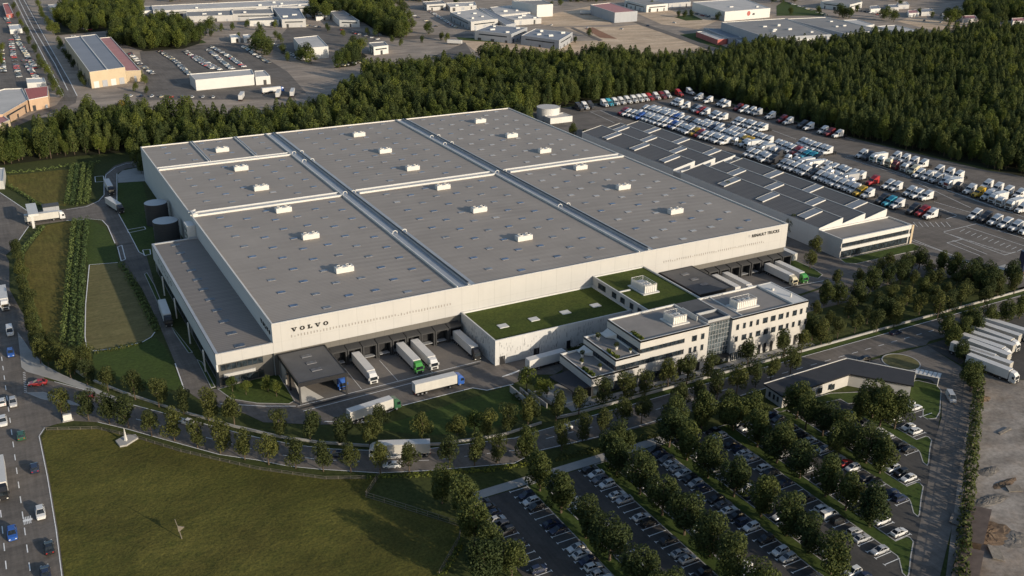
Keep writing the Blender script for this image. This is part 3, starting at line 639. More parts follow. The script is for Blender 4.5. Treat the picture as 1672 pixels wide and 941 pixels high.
# lettering
def letters_to(parent, name, word, origin, ux, hgt, gap, nrm):
    """slab serif capitals set on a wall: ux = reading direction, nrm = outward"""
    mb = MB(); ox, oy, oz = origin; cur = 0.0
    def ext(poly):
        a = sum(poly[i-1][0]*poly[i][1]-poly[i][0]*poly[i-1][1] for i in range(len(poly)))
        if a < 0: poly = poly[::-1]
        n = len(poly)
        f = [(ox+ux[0]*(cur+p[0]*hgt)+nrm[0]*0.14, oy+ux[1]*(cur+p[0]*hgt)+nrm[1]*0.14, oz+p[1]*hgt) for p in poly]
        bk = [(ox+ux[0]*(cur+p[0]*hgt)+nrm[0]*0.01, oy+ux[1]*(cur+p[0]*hgt)+nrm[1]*0.01, oz+p[1]*hgt) for p in poly]
        mb.add(f+bk, [tuple(range(n))]+[(i, n+i, n+(i+1) % n, (i+1) % n) for i in range(n)])
    for chh in word:
        if chh == 'V':
            ext([(0.12, 0.84), (0.52, 0.84), (0.80, 0.26), (0.70, 0), (0.54, 0)]); ext([(0.70, 0), (0.76, 0.26), (0.98, 0.84), (1.16, 0.84), (0.80, 0.0)])
            ext([(0.0, 0.80), (0.64, 0.80), (0.64, 1), (0, 1)]); ext([(0.82, 0.80), (1.34, 0.80), (1.34, 1), (0.82, 1)]); wd = 1.34
        elif chh == 'L':
            ext([(0.14, 0.18), (0.52, 0.18), (0.52, 0.82), (0.14, 0.82)]); ext([(0, 0.82), (0.7, 0.82), (0.7, 1), (0, 1)])
            ext([(0, 0), (1.1, 0), (1.1, 0.18), (0, 0.18)]); ext([(0.88, 0.18), (1.1, 0.18), (1.1, 0.46), (0.98, 0.46)]); wd = 1.1
        elif chh == 'O':
            n = 20
            for i in range(n):
                a0, a1 = 2*math.pi*i/n, 2*math.pi*(i+1)/n
                ext([(0.62+0.62*math.cos(a0), 0.5+0.52*math.sin(a0)), (0.62+0.62*math.cos(a1), 0.5+0.52*math.sin(a1)), (0.62+0.24*math.cos(a1), 0.5+0.36*math.sin(a1)), (0.62+0.24*math.cos(a0), 0.5+0.36*math.sin(a0))])
            wd = 1.24
        cur += wd*hgt+gap
    return mb.build(name, 'black', parent)
letters_to(W, 'sign_lettering', 'VOLVO', (69.2, YS, 13.7), (1, 0), 1.28, 0.88, (0, -1))
letters_to(W, 'sign_lettering', 'VOLVO', (XW, 275.4, 13.0), (0, -1), 1.35, 0.6, (-1, 0))
def text_on(parent, name, body, x, y, z, size, mat, off=0.0, sx=1.0, rz=0.0, ext=0.05):
    cu = bpy.data.curves.new(name, 'FONT'); cu.body = body; cu.size = size; cu.extrude = ext; cu.offset = off; cu.space_character = 1.08
    ob = bpy.data.objects.new(name+'_tmp', cu); C.objects.link(ob)
    dg = bpy.context.evaluated_depsgraph_get(); me = bpy.data.meshes.new_from_object(ob.evaluated_get(dg))
    bpy.data.objects.remove(ob); me.name = name
    mw = Matrix.Translation((x, y, z)) @ Matrix.Rotation(rz, 4, 'Z') @ Matrix.Rotation(math.pi/2, 4, 'X') @ Matrix.Diagonal((sx, 1, 1, 1))
    me.transform(mw); o0 = WL[parent.name]; me.transform(Matrix.Translation((-o0[0], -o0[1], -o0[2])))
    me.materials.clear(); me.materials.append(M[mat]); o = bpy.data.objects.new(name, me); C.objects.link(o); o.parent = parent
    return o
text_on(W, 'sign_lettering', 'RENAULT TRUCKS', 248.9, YS-0.06, 14.65, 1.62, 'black', 0.05, 0.96)
mb = MB(); d = [(247.6, 14.7), (248.1, 15.35), (247.6, 16.0), (247.1, 15.35)]; e = [(247.6, 15.0), (247.9, 15.35), (247.6, 15.7), (247.3, 15.35)]
for i in range(4):
    j = (i+1) % 4; mb.add([(d[i][0], YS-0.1, d[i][1]), (d[j][0], YS-0.1, d[j][1]), (e[j][0], YS-0.1, e[j][1]), (e[i][0], YS-0.1, e[i][1])], [(0, 1, 2, 3)])
mb.build('sign_emblem', 'flash', W)
# dock shelters
def dock(x, label=None):
    mb = MB(); w2 = 2.35; y0 = YS-2.9; y1 = YS+0.44; zt = 5.2
    mb.box(x-w2, y0, 0.02, x-w2+0.45, y1, zt-0.42); mb.box(x+w2-0.45, y0, 0.02, x+w2, y1, zt-0.42)
    mb.add([(x-w2, y0, zt-0.4), (x+w2, y0, zt-0.4), (x+w2, y0, zt), (x-w2, y0, zt), (x-w2, y1, zt-0.2), (x+w2, y1, zt-0.2), (x+w2, y1, zt+0.5), (x-w2, y1, zt+0.5)],
           [(0, 1, 2, 3), (3, 2, 6, 7), (1, 5, 6, 2), (4, 0, 3, 7), (0, 4, 5, 1)])
    o = mb.build('dock_shelter', 'dark', W)
    d = MB(); d.box(x-w2+0.5, YS-0.4, 1.2, x+w2-0.5, YS+0.3, 4.7, 0); d.box(x-w2+0.5, YS-1.0, 0.02, x+w2-0.5, YS+0.3, 1.2, 1); d.box(x-w2+0.7, YS-2.6, 0.95, x+w2-0.7, YS-1.0, 1.15, 2)
    d.build('dock_door', ['darker', 'dark', 'flash'], o)
    return o
DOCKS_L = [82.8+4.95*i for i in range(9)]; DOCKS_R = [224.3+5.2*i for i in range(9)]
for x in DOCKS_L+DOCKS_R: dock(x)

# ---------------------------------------------------------------- low hall on the west side
A = thing('warehouse_annex', 'low grey roofed hall with a line of skylights along the warehouse west wall', 'building', (55, 315, 0))
ax0, ax1, ay0, ay1, az = 46.4, 63.36, 262.54, 366.5, 11.0
mb = MB(); mb.box(ax0, ay0, ZF, ax1, ay0+0.6, az+0.3, 0)
mb.build('front_fascia', 'clad', A)
mb = MB(); mb.box(ax0, ay0+0.6, 5.2, ax0+0.5, ay1, az+0.3, 0); mb.box(ax0+0.5, ay1-0.5, 0, ax1, ay1, az+0.3, 0); mb.build('wall', 'clad_side', A)
mb = MB(); mb.box(ax0+0.55, ay0+0.8, 0, ax1-0.02, ay1-0.55, az-0.6, 0); mb.build('base_wall', 'darkclad', A)
mb = MB(); mb.sheet(rect(ax0+0.3, ax1, ay0+0.4, ay1-0.3), az-0.1); mb.build('roof', 'roof2', A)
mb = MB(); mb.bar((ax0+0.45, ay0+0.4), (ax0+0.45, ay1-0.2), 0.9, az-0.12, az+0.34); mb.bar((ax0+0.9, ay1-0.4), (ax1, ay1-0.4), 0.7, az-0.12, az+0.345); mb.build('parapet', 'flash', A)
for i in range(11): skylight_mb(MB(), 54.3, 362-9.6*i, az-0.1, 3.0, 2.0).build('skylight', ['skylight_dark', 'skyframe'], A)
window(A, ax0+1.2, ax1-3.2, 5.2, 7.2, ay0+0.8, mull=7); window(A, ax0+1.2, ax1-3.2, 0.5, 2.8, ay0+0.8, mull=6)
mb = MB(); mb.box(ax0+1.8, ay0+0.2, 3.2, ax0+11.2, ay0+0.78, 4.2); mb.build('sign_panel', 'clad', A)
mb = MB(); mb.box(ax0+0.9, ay0+0.05, 2.9, ax1-4, ay0+0.78, 3.15); mb.build('canopy_ledge', 'dark', A)
window_x(A, 268, 300, 1, 4.4, ax0+0.54, mull=10); window_x(A, 305, 360, 1, 4.4, ax0+0.54, mull=15)
mb = MB()
for i, (Y, Z_) in enumerate(((330, 8.6), (336, 7.7), (341, 8.3), (347, 8.0), (353, 8.7))):
    for k in range(18):
        if i == 2 and 3 < k < 9: continue
        a0, a1 = 2*math.pi*k/18, 2*math.pi*(k+1)/18; r = 2.0 if i % 2 else 1.4
        mb.add([(ax0-0.05, Y+r*math.cos(a0), Z_+r*0.62*math.sin(a0)), (ax0-0.05, Y+r*math.cos(a1), Z_+r*0.62*math.sin(a1)), (ax0-0.05, Y+(r-0.5)*math.cos(a1), Z_+(r-0.5)*0.62*math.sin(a1)), (ax0-0.05, Y+(r-0.5)*math.cos(a0), Z_+(r-0.5)*0.62*math.sin(a0))], [(0, 1, 2, 3)])
mb.build('wall_pattern', 'dark', A)
for i in range(4):
    mb = MB(); mb.box(ax0-1.4, 275+i*22, 0, ax0-1.0, 275.4+i*22, 7.5); mb.build('column', 'flash_pale', A)

# ---------------------------------------------------------------- canopies over the drive-through bays
def canopy(label, x0, x1, y0, y1, zt, mat):
    t = thing('loading_canopy', label, 'canopy', ((x0+x1)/2, (y0+y1)/2, 0))
    mb = MB(); mb.box(x0, y0, zt-1.1, x1, y1, zt-0.1, 0); mb.wall(rect(x0+0.2, x1-0.2, y0+0.2, y1-0.2), 0.36, zt-0.1, zt+0.12, 0, True); mb.build('fascia', 'darker' if mat == 'bitumen_dark' else 'dark', t)
    mb = MB(); mb.sheet(rect(x0+0.3, x1-0.3, y0+0.3, y1-0.3), zt-0.06); mb.build('roof', mat, t)
    for k in range(3):
        skylight_mb(MB(), (x0+x1)/2, y1-(y1-y0)*(k+1)/4.3, zt-0.06, 3.0, 1.6).build('skylight', ['skylight_dark', 'skyframe'], t)
    for px_ in (x0+0.5, x1-0.5):
        for py_ in (y0+0.6, (y0+y1)/2, y1-1.5):
            mb = MB(); mb.box(px_-0.25, py_-0.25, 0, px_+0.25, py_+0.25, zt-1.1); mb.build('column', 'dark', t)
    return t
t = canopy('dark flat drive-through canopy beside the left end of the front docks', 64.3, 79.2, 241.6, 262.4, 7.2, 'bitumen_dark')
mb = MB(); mb.add([(65.5, 243, 0.15), (72, 243, 0.15), (65.5, 251, 3.8)], [(0, 1, 2)]); mb.build('screen_wall', 'concrete', t); mb = MB(); mb.box(64.6, 256, 0.05, 65.0, 262, 5.9); mb.build('end_wall', 'concrete', t)
canopy('black flat canopy between the green roof and the right-hand docks', 205.8, 220.9, 239.2, 262.4, 8.0, 'bitumen_dark')

# ---------------------------------------------------------------- green roofed pavilions
G = building('green_roof_hall', 'low white panelled hall with a flat grass roof and three pale roof hatches', rect(125.6, 176.6, 238.2, 262.4), 8.6, ['panelwall'], 'roofgrass', 0.5, 'white')
for X, Y in ((133.3, 247.6), (144.7, 247.6), (156.6, 247.6), (169.0, 247.8)):
    if X > 165: X = 168.6
    mb = MB(); mb.box(X-1.6, Y-1.3, 8.1, X+1.6, Y+1.3, 8.34); mb.build('roof_hatch', 'white', G)
for x0, x1 in ((139.4, 141.4), (151.6, 153.0), (127.2, 129.0)): window(G, x0, x1, 0.1, 2.9, 238.2, 'door', glass_='darker')
mb = MB(); mb2 = MB()
for i in range(170):
    x = 126.2+rng.random()*48; z = 1.0+rng.random()*6.2; hh = 0.4+rng.random()*1.0
    mb.box(x, 238.15, z, x+0.10, 238.196, min(8.0, z+hh))
for i in range(80):
    y = 239+rng.random()*22; z = 1.0+rng.random()*6.2; mb.box(125.55, y, z, 125.596, y+0.12, min(8.0, z+0.4+rng.random()))
mb.build('vent_band', plain('slot_grey', (0.25, 0.25, 0.25), 0.7), G)  # scattered wall slots in one even grey
H = building('green_roof_block', 'taller white block with grass roof and caged roof plant beside the front wall', rect(176.7, 198.6, 226.5, 262.4), 12.0, 'whitewall', 'roofgrass', 0.45, 'white')
for y0, y1 in ((254, 258.5), (247.5, 250), (242.5, 245), (237.5, 239.5), (233, 235)): window_x(H, y0, y1, 9.0, 11.0, 176.7, d=0.12)
mb = MB(); mb.box(177.2, 246.6, 11.56, 182, 247.1, 11.95); mb.build('roof_divider', 'white', H)
def plant(parent, x0, x1, y0, y1, z, h):
    """caged roof plant: plinth, louvred boxes, open frame on top"""
    mb = MB(); mb.box(x0-0.9, y0-0.7, z, x1+0.9, y1+0.7, z+0.35); o = mb.build('roof_plant', 'white', parent)
    l = MB(); n = int((x1-x0)/0.75)
    for i in range(n): l.box(x0+i*(x1-x0)/n+0.08, y0, z+0.4, x0+(i+1)*(x1-x0)/n-0.08, y0+0.12, z+h*0.9)
    n2 = int((y1-y0)/0.75)
    for i in range(n2):
        l.box(x0, y0+0.2+i*(y1-y0-0.2)/n2+0.08, z+0.4, x0+0.12, y0+0.2+(i+1)*(y1-y0-0.2)/n2-0.08, z+h*0.9)
    l.build('louvre', 'flash_pale', o)
    b = MB(); b.box(x0+0.25, y0+0.25, z+0.35, x1-0.25, y1-0.25, z+h*0.6, 0)
    for i in range(4):
        b.cyl(x0+(x1-x0)*(i+0.5)/4, (y0+y1)/2-0.8, z+h*0.6, z+h*0.72, 0.55, 12, 1); b.cyl(x0+(x1-x0)*(i+0.5)/4, (y0+y1)/2+0.9, z+h*0.6, z+h*0.72, 0.55, 12, 1)
    b.build('chiller', ['flash', 'unit'], o)
    c = MB(); zt = z+h
    for a, b_ in (((x0, y0), (x1, y0)), ((x1, y0), (x1, y1)), ((x1, y1), (x0, y1)), ((x0, y1), (x0, y0))):
        c.tube((*a, zt), (*b_, zt), 0.08, 4); c.tube((*a, z+0.3), (*a, zt), 0.08, 4)
    for i in range(1, 6):
        x = x0+(x1-x0)*i/6; c.tube((x, y0, zt), (x, y1, zt), 0.045, 4)
    c.build('cage', 'flash_pale', o)
plant(H, 184, 188.8, 241.5, 249.5, 11.56, 3.2)

# ---------------------------------------------------------------- stepped office building
O = thing('office_building', 'stepped white office building with roof terraces, glass stair hall and small square windows', 'office building', (183, 215, 0))
OY0, OY1 = 207.0, 224.6
def block(x0, x1, z0, z1, y0=OY0, y1=OY1, rf='bitumen', par=0.55, sides='whitewall'):
    mb = MB(); q = rect(x0, x1, y0, y1)
    mb.add([(x, y, z0) for x, y in q]+[(x, y, z1) for x, y in q], [(i, (i+1) % 4, 4+(i+1) % 4, 4+i) for i in range(4)]); mb.add([(x, y, z0) for x, y in q], [(3, 2, 1, 0)])
    mb.build('wall', sides, O)
    mb = MB(); mb.sheet(inset(q, 0.1), z1-par); mb.build('roof', rf, O)
    mb = MB(); mb.wall(inset(q, 0.2), 0.4, z1-par-0.02, z1+0.02, 0, closed=True); mb.build('parapet', 'white', O)
block(140.7, 157.5, 3.95, 6.95); block(149.0, 157.6, 8.7, 10.85); block(157.5, 183.2, 12.3, 15.0)
block(192.4, 224.0, 0, 15.0)
mb = MB()
mb.box(141.6, OY0+1.0, 0, 157.5, OY1-0.4, 3.95); mb.build('ground_floor', 'frame', O)
mb = MB(); mb.box(157.5, OY0, 0, 183.2, OY1-0.003, 3.94); mb.box(157.52, OY0, 3.94, 183.2, OY1-0.003, 7.0); mb.box(149.3, OY0, 6.4, 157.5, OY1-0.2, 6.99) ; mb.build('wall', 'whitewall', O)
mb = MB(); mb.box(149.3, OY0+0.35, 6.97, 174.0, OY1-0.3, 8.72); mb.box(157.8, OY0+0.35, 10.8, 174.0, OY1-0.3, 12.32); mb.build('recessed_floor', 'frame', O)
mb = MB(); mb.box(174.0, OY0, 6.99, 183.2, OY1-0.004, 12.31); mb.box(157.6, OY0, 8.7, 174.0, OY0+0.34, 10.82); mb.box(157.6, OY1-0.3, 7, 174, OY1-0.004, 12.31); mb.build('wall', 'whitewall', O)
window(O, 149.4, 173.4, 7.0, 8.68, OY0+0.34, mull=13); window(O, 157.9, 174.0, 10.86, 12.28, OY0+0.34, mull=9)
window_x(O, OY0+0.5, OY0+12, 6.97, 8.5, 149.29, mull=9); window_x(O, OY0+0.5, OY0+12, 10.86, 12.2, 157.79, mull=9)
window(O, 142.0, 157.3, 0.1, 3.9, OY0+0.99, mull=7); window(O, 157.7, 170.6, 0.1, 3.6, OY0, mull=6)
for x in (177.7, 180.9): window(O, x-0.9 if x < 180 else x-0.6, x+0.9 if x < 180 else x+0.6, 10.6, 12.5, OY0)
for x in (176.4, 178.3, 181.0): window(O, x-0.5, x+0.5, 6.8, 8.7, OY0)
for x in (173, 176.4, 180): window(O, x-0.7, x+0.7, 0.1, 2.9, OY0, 'door', glass_='darker')
x = 194.2
for k, wd in enumerate((1.0, 1.0, 1.0, 1.0, 1.9, 1.9, 1.9, 1.0, 1.7, 1.0, 1.0)):
    window(O, x, x+wd, 10.7, 12.6, OY0); x += 1.55+wd*0.62+0.55
x = 194.2
for k, wd in enumerate((1.0, 1.8, 1.0, 1.8, 1.8, 1.8, 1.8, 1.0, 1.0, 1.0, 1.0)):
    window(O, x, x+wd, 6.6, 8.5, OY0); x += 1.5+wd*0.62+0.55
for x in (199.4, 201.6, 204.3, 206.6, 209.4, 213.0, 216.3, 219.6, 222): window(O, x, x+1.1, 0.1, 3.4, OY0, 'door', glass_='darker')
window(O, 192.7, 198.4, 0.1, 3.2, OY0, mull=6, fr='flash_pale')
# glass stair hall
mb = MB(); mb.box(183.22, OY0+1.0, 0, 192.38, OY1-0.006, 14.6); st = mb.build('stair_hall', 'curtain', O)
mb = MB()
for i in range(9): xx = 183.3+i*1.12; mb.box(xx, OY0+0.84, 0, xx+0.1, OY0+0.995, 14.6)
for i in range(9):
    zz = 1.6*i+0.8; mb.box(183.25, OY0+0.86, zz, 192.35, OY0+0.993, zz+0.09)
mb.build('mullion', 'flash', st)
mb = MB(); mb.box(183.22, OY0+0.85, 14.61, 192.38, OY1-0.02, 14.9); mb.build('roof', 'bitumen_dark', O)
mb = MB(); mb.wall([(183.6, OY0+1.2), (192, OY0+1.2), (192, OY0+7), (183.6, OY0+7)], 0.25, 14.9, 15.8, 0, True); mb.build('roof_screen', 'flash', O)
mb = MB(); mb.box(186, OY0-1.6, 2.9, 192, OY0+0.84, 3.2); mb.build('porch', 'darker', O)
plant(O, 173.4, 178.3, 212.2, 217.2, 14.46, 2.9); plant(O, 198.6, 206.4, 212.2, 216.0, 14.46, 2.9)
mb = MB(); mb.bar((197.2, OY0+0.4), (197.2, OY1-0.4), 0.35, 14.44, 14.75); mb.build('roof_divider', 'white', O); mb = MB(); mb.bar((217.8, OY0+0.4), (217.8, OY1-0.4), 0.35, 14.44, 15.06); mb.build('roof_divider', 'white', O); mb = MB(); mb.bar((182, 211.5), (182, 219), 0.2, 14.44, 16.2); mb.build('roof_screen', 'white', O)
mb = MB(); mb.box(218.2, OY0+0.5, 14.46, 223.4, OY1-0.5, 14.9); mb.cyl(221, 212, 14.9, 16.2, 0.3, 8); mb.cyl(219.6, 219, 14.9, 15.6, 0.5, 8); mb.build('roof_deck', 'flash_pale', O)
# terrace planters and furniture
def leaves_box(x0, x1, y0, y1, z0, z1, n, s, seed=0):
    r = np.random.default_rng(seed); mb = MB()
    for i in range(n):
        c = np.array([x0+(x1-x0)*r.random(), y0+(y1-y0)*r.random(), z0+(z1-z0)*r.random()**0.7]); u = r.normal(size=3); u /= np.linalg.norm(u); v = np.cross(u, r.normal(size=3)); v /= np.linalg.norm(v)
        k = s*(0.6+0.8*r.random()); mb.add([tuple(c-u*k-v*k*0.6), tuple(c+u*k-v*k*0.6), tuple(c+u*k+v*k*0.6), tuple(c-u*k+v*k*0.6)], [(0, 1, 2, 3)])
    return mb
for x, z in ((141.3, 6.4), (149.6, 10.3), (158.1, 14.4)):
    mb = MB(); mb.box(x, OY0+0.6, z-0.2, x+1.3, OY0+6.5, z+0.35); pl = mb.build('planter', 'white', O)
    leaves_box(x+0.1, x+1.2, OY0+0.7, OY0+6.4, z+0.3, z+1.1, 160, 0.32, int(x)).build('planting', 'leaf_bright', pl)
mb = MB()
for x0, x1, z in ((146.5, 149.0, 6.6), (155, 157.5, 10.5)):
    mb.add([(x0, OY1-3.2, z), (x1, OY1-5.5, z), (x1, OY1-0.4, z), (x0, OY1-0.4, z), (x0, OY1-3.2, z+0.2), (x1, OY1-5.5, z+1.6), (x1, OY1-0.4, z+1.6), (x0, OY1-0.4, z+0.2)], [(0, 1, 5, 4), (4, 5, 6, 7), (3, 0, 4, 7), (2, 3, 7, 6)])
mb.build('terrace_ramp', 'white', O)
def table_set(label, x, y, z):
    t = thing('terrace_table', label, 'table', (x, y, z))
    mb = MB(); mb.cyl(x, y, z+0.7, z+0.76, 0.6, 14); mb.build('tabletop', 'flash_pale', t); mb = MB(); mb.cyl(x, y, z, z+0.7, 0.08, 8); mb.build('leg', 'dark', t)
def potted(label, x, y, z, s=1.0):
    t = thing('potted_shrub', label, 'potted plant', (x, y, z))
    mb = MB(); mb.cyl(x, y, z, z+0.7*s, 0.32*s, 12, r1=0.45*s); mb.build('pot', 'flash_pale', t)
    r = np.random.default_rng(int(x*10)); mb = MB()
    for i in range(70):
        d = r.normal(size=3); d /= np.linalg.norm(d); c = np.array([x, y, z+1.25*s])+d*0.62*s*r.random()**0.4; u = r.normal(size=3); u /= np.linalg.norm(u); v = np.cross(u, d); v /= (np.linalg.norm(v)+1e-6); k = 0.2*s
        mb.add([tuple(c-u*k), tuple(c+v*k), tuple(c+u*k), tuple(c-v*k)], [(0, 1, 2, 3)])
    mb.build('foliage', 'leaf_street', t)
potted('potted shrub by the front corner of the lowest office terrace', 146.3, 211.0, 6.4, 1.2); potted('potted shrub at the outer wall of the lowest office terrace', 143.4, 216.5, 6.4, 1.1)
potted('round potted shrub at the inner back corner of the lowest office terrace', 146.2, 220.6, 6.4, 1.2); potted('potted shrub in the middle of the upper office terrace', 153.6, 213.6, 10.3, 1.3)
potted('large potted shrub at the back wall of the upper office terrace', 152.3, 221.5, 10.3, 1.4); potted('small potted shrub near the glass of the upper office terrace', 156.2, 210.0, 10.3, 0.9)
# dark porch and patio at the office's west end
t = thing('patio_canopy', 'black sloping canopy over a pale patio at the low end of the office', 'canopy', (138, 214, 0))
mb = MB(); mb.add([(135.2, 208, 3.5), (141.2, 207.6, 3.9), (141.2, 219, 3.9), (133.6, 219, 3.5), (135.2, 208, 3.2), (141.2, 207.6, 3.6), (141.2, 219, 3.6), (133.6, 219, 3.2)], [(0, 1, 2, 3), (7, 6, 5, 4), (0, 4, 5, 1), (1, 5, 6, 2), (2, 6, 7, 3), (3, 7, 4, 0)]); mb.build('roof', 'tar', t)
for q in ((135.6, 208.6), (134.2, 218.4)):
    mb = MB(); mb.box(q[0], q[1], 0, q[0]+0.25, q[1]+0.25, 3.3); mb.build('column', 'dark', t)
lay('patio', [[(128, 218.5), (141, 219.5), (141, 206.4), (131.5, 206.4)]], 'concrete', 0.1, False)
t = thing('patio_wall', 'low white wall along the front of the office patio', 'wall', (135, 206.2, 0)); mb = MB(); mb.bar((131.6, 206.3), (140.4, 206.3), 0.3, 0, 1.3); mb.bar((131.6, 206.3), (131.6, 209.5), 0.3, 0, 1.3); mb.build('coping', 'white', t)

# ---------------------------------------------------------------- workshop with shed roofs
S_ = thing('sawtooth_workshop', 'long workshop with dark sawtooth roofs and a white two storey office front', 'workshop', (312, 360, 0))
SX0, SX1 = 292.6, 333.0
mb = MB(); q = rect(SX0, SX1, 257.6, 270.0)
mb.add([(x, y, 0) for x, y in q]+[(x, y, 8.3) for x, y in q], [(i, (i+1) % 4, 4+(i+1) % 4, 4+i) for i in range(4)]); mb.build('front_wall', 'whitewall', S_)
mb = MB(); mb.sheet(inset(q, 0.1), 7.8); mb.build('roof', 'bitumen', S_)
mb = MB(); mb.wall(inset(q, 0.25), 0.45, 7.78, 8.36, 0, True); mb.build('parapet', 'flash_pale', S_)
window(S_, SX0+0.5, SX1-1.6, 4.7, 6.5, 257.6, mull=18); window(S_, SX0+0.5, SX1-1.6, 0.3, 3.1, 257.6, mull=20)
mb = MB(); mb.box(SX0-0.02, 257.2, 6.6, SX1+0.5, 257.58, 8.4); mb.box(SX0-0.02, 257.2, 3.3, SX1+0.3, 257.58, 4.6); mb.build('front_band', 'white', S_)
mb = MB(); mb.box(SX1-0.5, 256.9, 0, SX1+0.6, 257.19, 8.4); mb.build('corner_fin', 'tan', S_)
# shed bays
def sheds(y0, y1, xw, xe, zl):
    mb = MB(); rf = MB(); gb = MB(); rg = MB()
    mb.add([(xw, y1, 0), (xw, y0, 0), (xw, y0, zl+0.2), (xw, y1, zl+0.2)], [(0, 1, 2, 3)]); mb.add([(xe, y0, 0), (xe, y1, 0), (xe, y1, zl+1.4), (xe, y0, zl+1.4)], [(0, 1, 2, 3)])
    mb.add([(xw, y0, 0), (xe, y0, 0), (xe, y0, zl), (xw, y0, zl)], [(0, 1, 2, 3)]); mb.add([(xe, y1, 0), (xw, y1, 0), (xw, y1, zl), (xe, y1, zl)], [(0, 1, 2, 3)])
    mb.build('wall', 'clad_side', S_)
    n = 3; wd = (xe-xw)/n
    for i in range(n):
        a, b = xw+i*wd, xw+(i+1)*wd
        rf.add([(a+0.12, y0, zl-0.2), (b, y0, zl+2.5), (b, y1, zl+2.5), (a+0.12, y1, zl-0.2)], [(0, 1, 2, 3)], 0)
        rf.add([(b+0.06, y0, zl-0.2), (b+0.06, y1, zl-0.2), (b, y1, zl+2.5), (b, y0, zl+2.5)], [(0, 1, 2, 3)], 1)
        gb.add([(a+0.1, y0-0.05, zl-0.2), (b+0.05, y0-0.05, zl-0.2), (b+0.05, y0-0.05, zl+2.75), (a+0.1, y0-0.05, zl+0.05), (a+0.1, y0+0.25, zl-0.2), (b+0.05, y0+0.25, zl-0.2), (b+0.05, y0+0.25, zl+2.75), (a+0.1, y0+0.25, zl+0.05)],
               [(0, 1, 2, 3), (3, 2, 6, 7), (1, 5, 6, 2), (5, 4, 7, 6)])
        gb.add([(a+0.1, y1, zl-0.2), (b+0.05, y1, zl-0.2), (b+0.05, y1, zl+2.75), (a+0.1, y1+0.3, zl+0.05)], [(3, 2, 1, 0)])
        rg.box(b-0.12, y0, zl+2.45, b+0.14, y1, zl+2.68)
    rf.build('shed_roof', ['roof3', 'skylight'], S_); gb.build('gable', 'white', S_); rg.build('ridge_flashing', 'flash_pale', S_)
    return n, wd
for y0, y1 in ((270.2, 362.0), (368.0, 452.0)):
    n, wd = sheds(y0, y1, SX0, SX1-1.6, 9.0)
    k = 0; yy = y0+13
    while yy < y1-8:
        for i in range(3):
            yc = yy+(0 if i % 2 == 0 else 11)
            if yc > y1-6: continue
            a = SX0+i*wd; f0, f1 = 0.18, 0.92
            def zz(f): return 9.0-0.2+2.7*f
            mb = MB(); x0_, x1_ = a+wd*f0, a+wd*f1
            if i == 2: x0_, x1_ = a+wd*0.1, a+wd*0.98
            za, zb = zz((x0_-a)/wd)+0.35, zz((x1_-a)/wd)+0.35
            mb.add([(x0_, yc-2.2, za), (x1_, yc-2.2, zb), (x1_, yc+2.2, zb), (x0_, yc+2.2, za)], [(0, 1, 2, 3)], 0)
            mb.add([(x0_, yc-2.5, za-0.5), (x1_, yc-2.5, zb-0.5), (x1_, yc-2.5, zb+0.12), (x0_, yc-2.5, za+0.12), (x0_, yc-2.2, za-0.5), (x1_, yc-2.2, zb-0.5), (x1_, yc-2.2, zb+0.12), (x0_, yc-2.2, za+0.12)], [(0, 1, 2, 3), (3, 2, 6, 7), (5, 4, 7, 6)], 1)
            mb.add([(x0_, yc+2.2, za-0.5), (x1_, yc+2.2, zb-0.5), (x1_, yc+2.2, zb+0.1), (x0_, yc+2.2, za+0.1)], [(3, 2, 1, 0)], 1)
            mb.build('roof_light', [M['rooflight'], M['flash_pale']], S_)
        yy += 26
mb = MB(); mb.box(SX0, 362.0, 0, SX1-1.6, 368.0, 8.2); mb.box(SX0+0.2, 362.3, 8.2, SX1-1.8, 363.0, 9.8); mb.box(SX1-2.2, 270.3, 9.0, SX1-1.2, 452, 10.9); mb.build('link_wall', 'flash', S_)

# ---------------------------------------------------------------- tanks
def tank(label, x, y, r, h, mat, top):
    t = thing('storage_tank', label, 'tank', (x, y, 0)); mb = MB(); mb.cyl(x, y, 0, h, r, 40, 0, 1); mb.build('shell', [mat, top], t, smooth=False)
    mb = MB()
    for zz in (h*0.33, h*0.66, h-0.2):
        pts = [(x+(r+0.03)*math.cos(a), y+(r+0.03)*math.sin(a)) for a in np.linspace(0, 2*math.pi, 40, endpoint=False)]; mb.wall(pts, 0.12, zz, zz+0.2, 0, True)
    mb.build('hoop', mat, t)
    mb = MB(); a = -0.4
    lx, ly = x+(r+0.35)*math.cos(a), y+(r+0.35)*math.sin(a); mb.tube((lx, ly-0.3, 0), (lx, ly-0.3, h+1), 0.06, 4); mb.tube((lx, ly+0.3, 0), (lx, ly+0.3, h+1), 0.06, 4)
    for i in range(int(h/0.6)): mb.tube((lx, ly-0.3, 0.4+i*0.6), (lx, ly+0.3, 0.4+i*0.6), 0.03, 4)
    mb.build('ladder', 'flash', t)
    return t
tank('dark cylindrical sprinkler tank beside the warehouse wall, the one farther from the low hall', 57.6, 423.5, 4.7, 9.6, 'tankdark', 'flash')
tank('dark cylindrical sprinkler tank nearest the low hall roof, with a pipe on its side', 57.0, 398.5, 5.0, 9.2, 'tankdark', 'flash')
tw = tank('white round tank behind the far right corner of the warehouse', 312.5, 523, 7.2, 7.6, 'white', 'paleroof')
building('pump_house', 'small white pump house beside the round white tank', [(306, 509), (322, 509), (322, 520), (316, 520), (306, 517)], 3.6, 'white', 'paleroof', 0.3)
t = thing('wall_plant', 'white stacked air plant on the west wall between tank and low hall', 'air unit', (61, 371, 0)); mb = MB(); mb.box(60.2, 368.4, 0, 63.3, 374.5, 15.5); mb.build('casing', 'unit', t)
mb = MB()
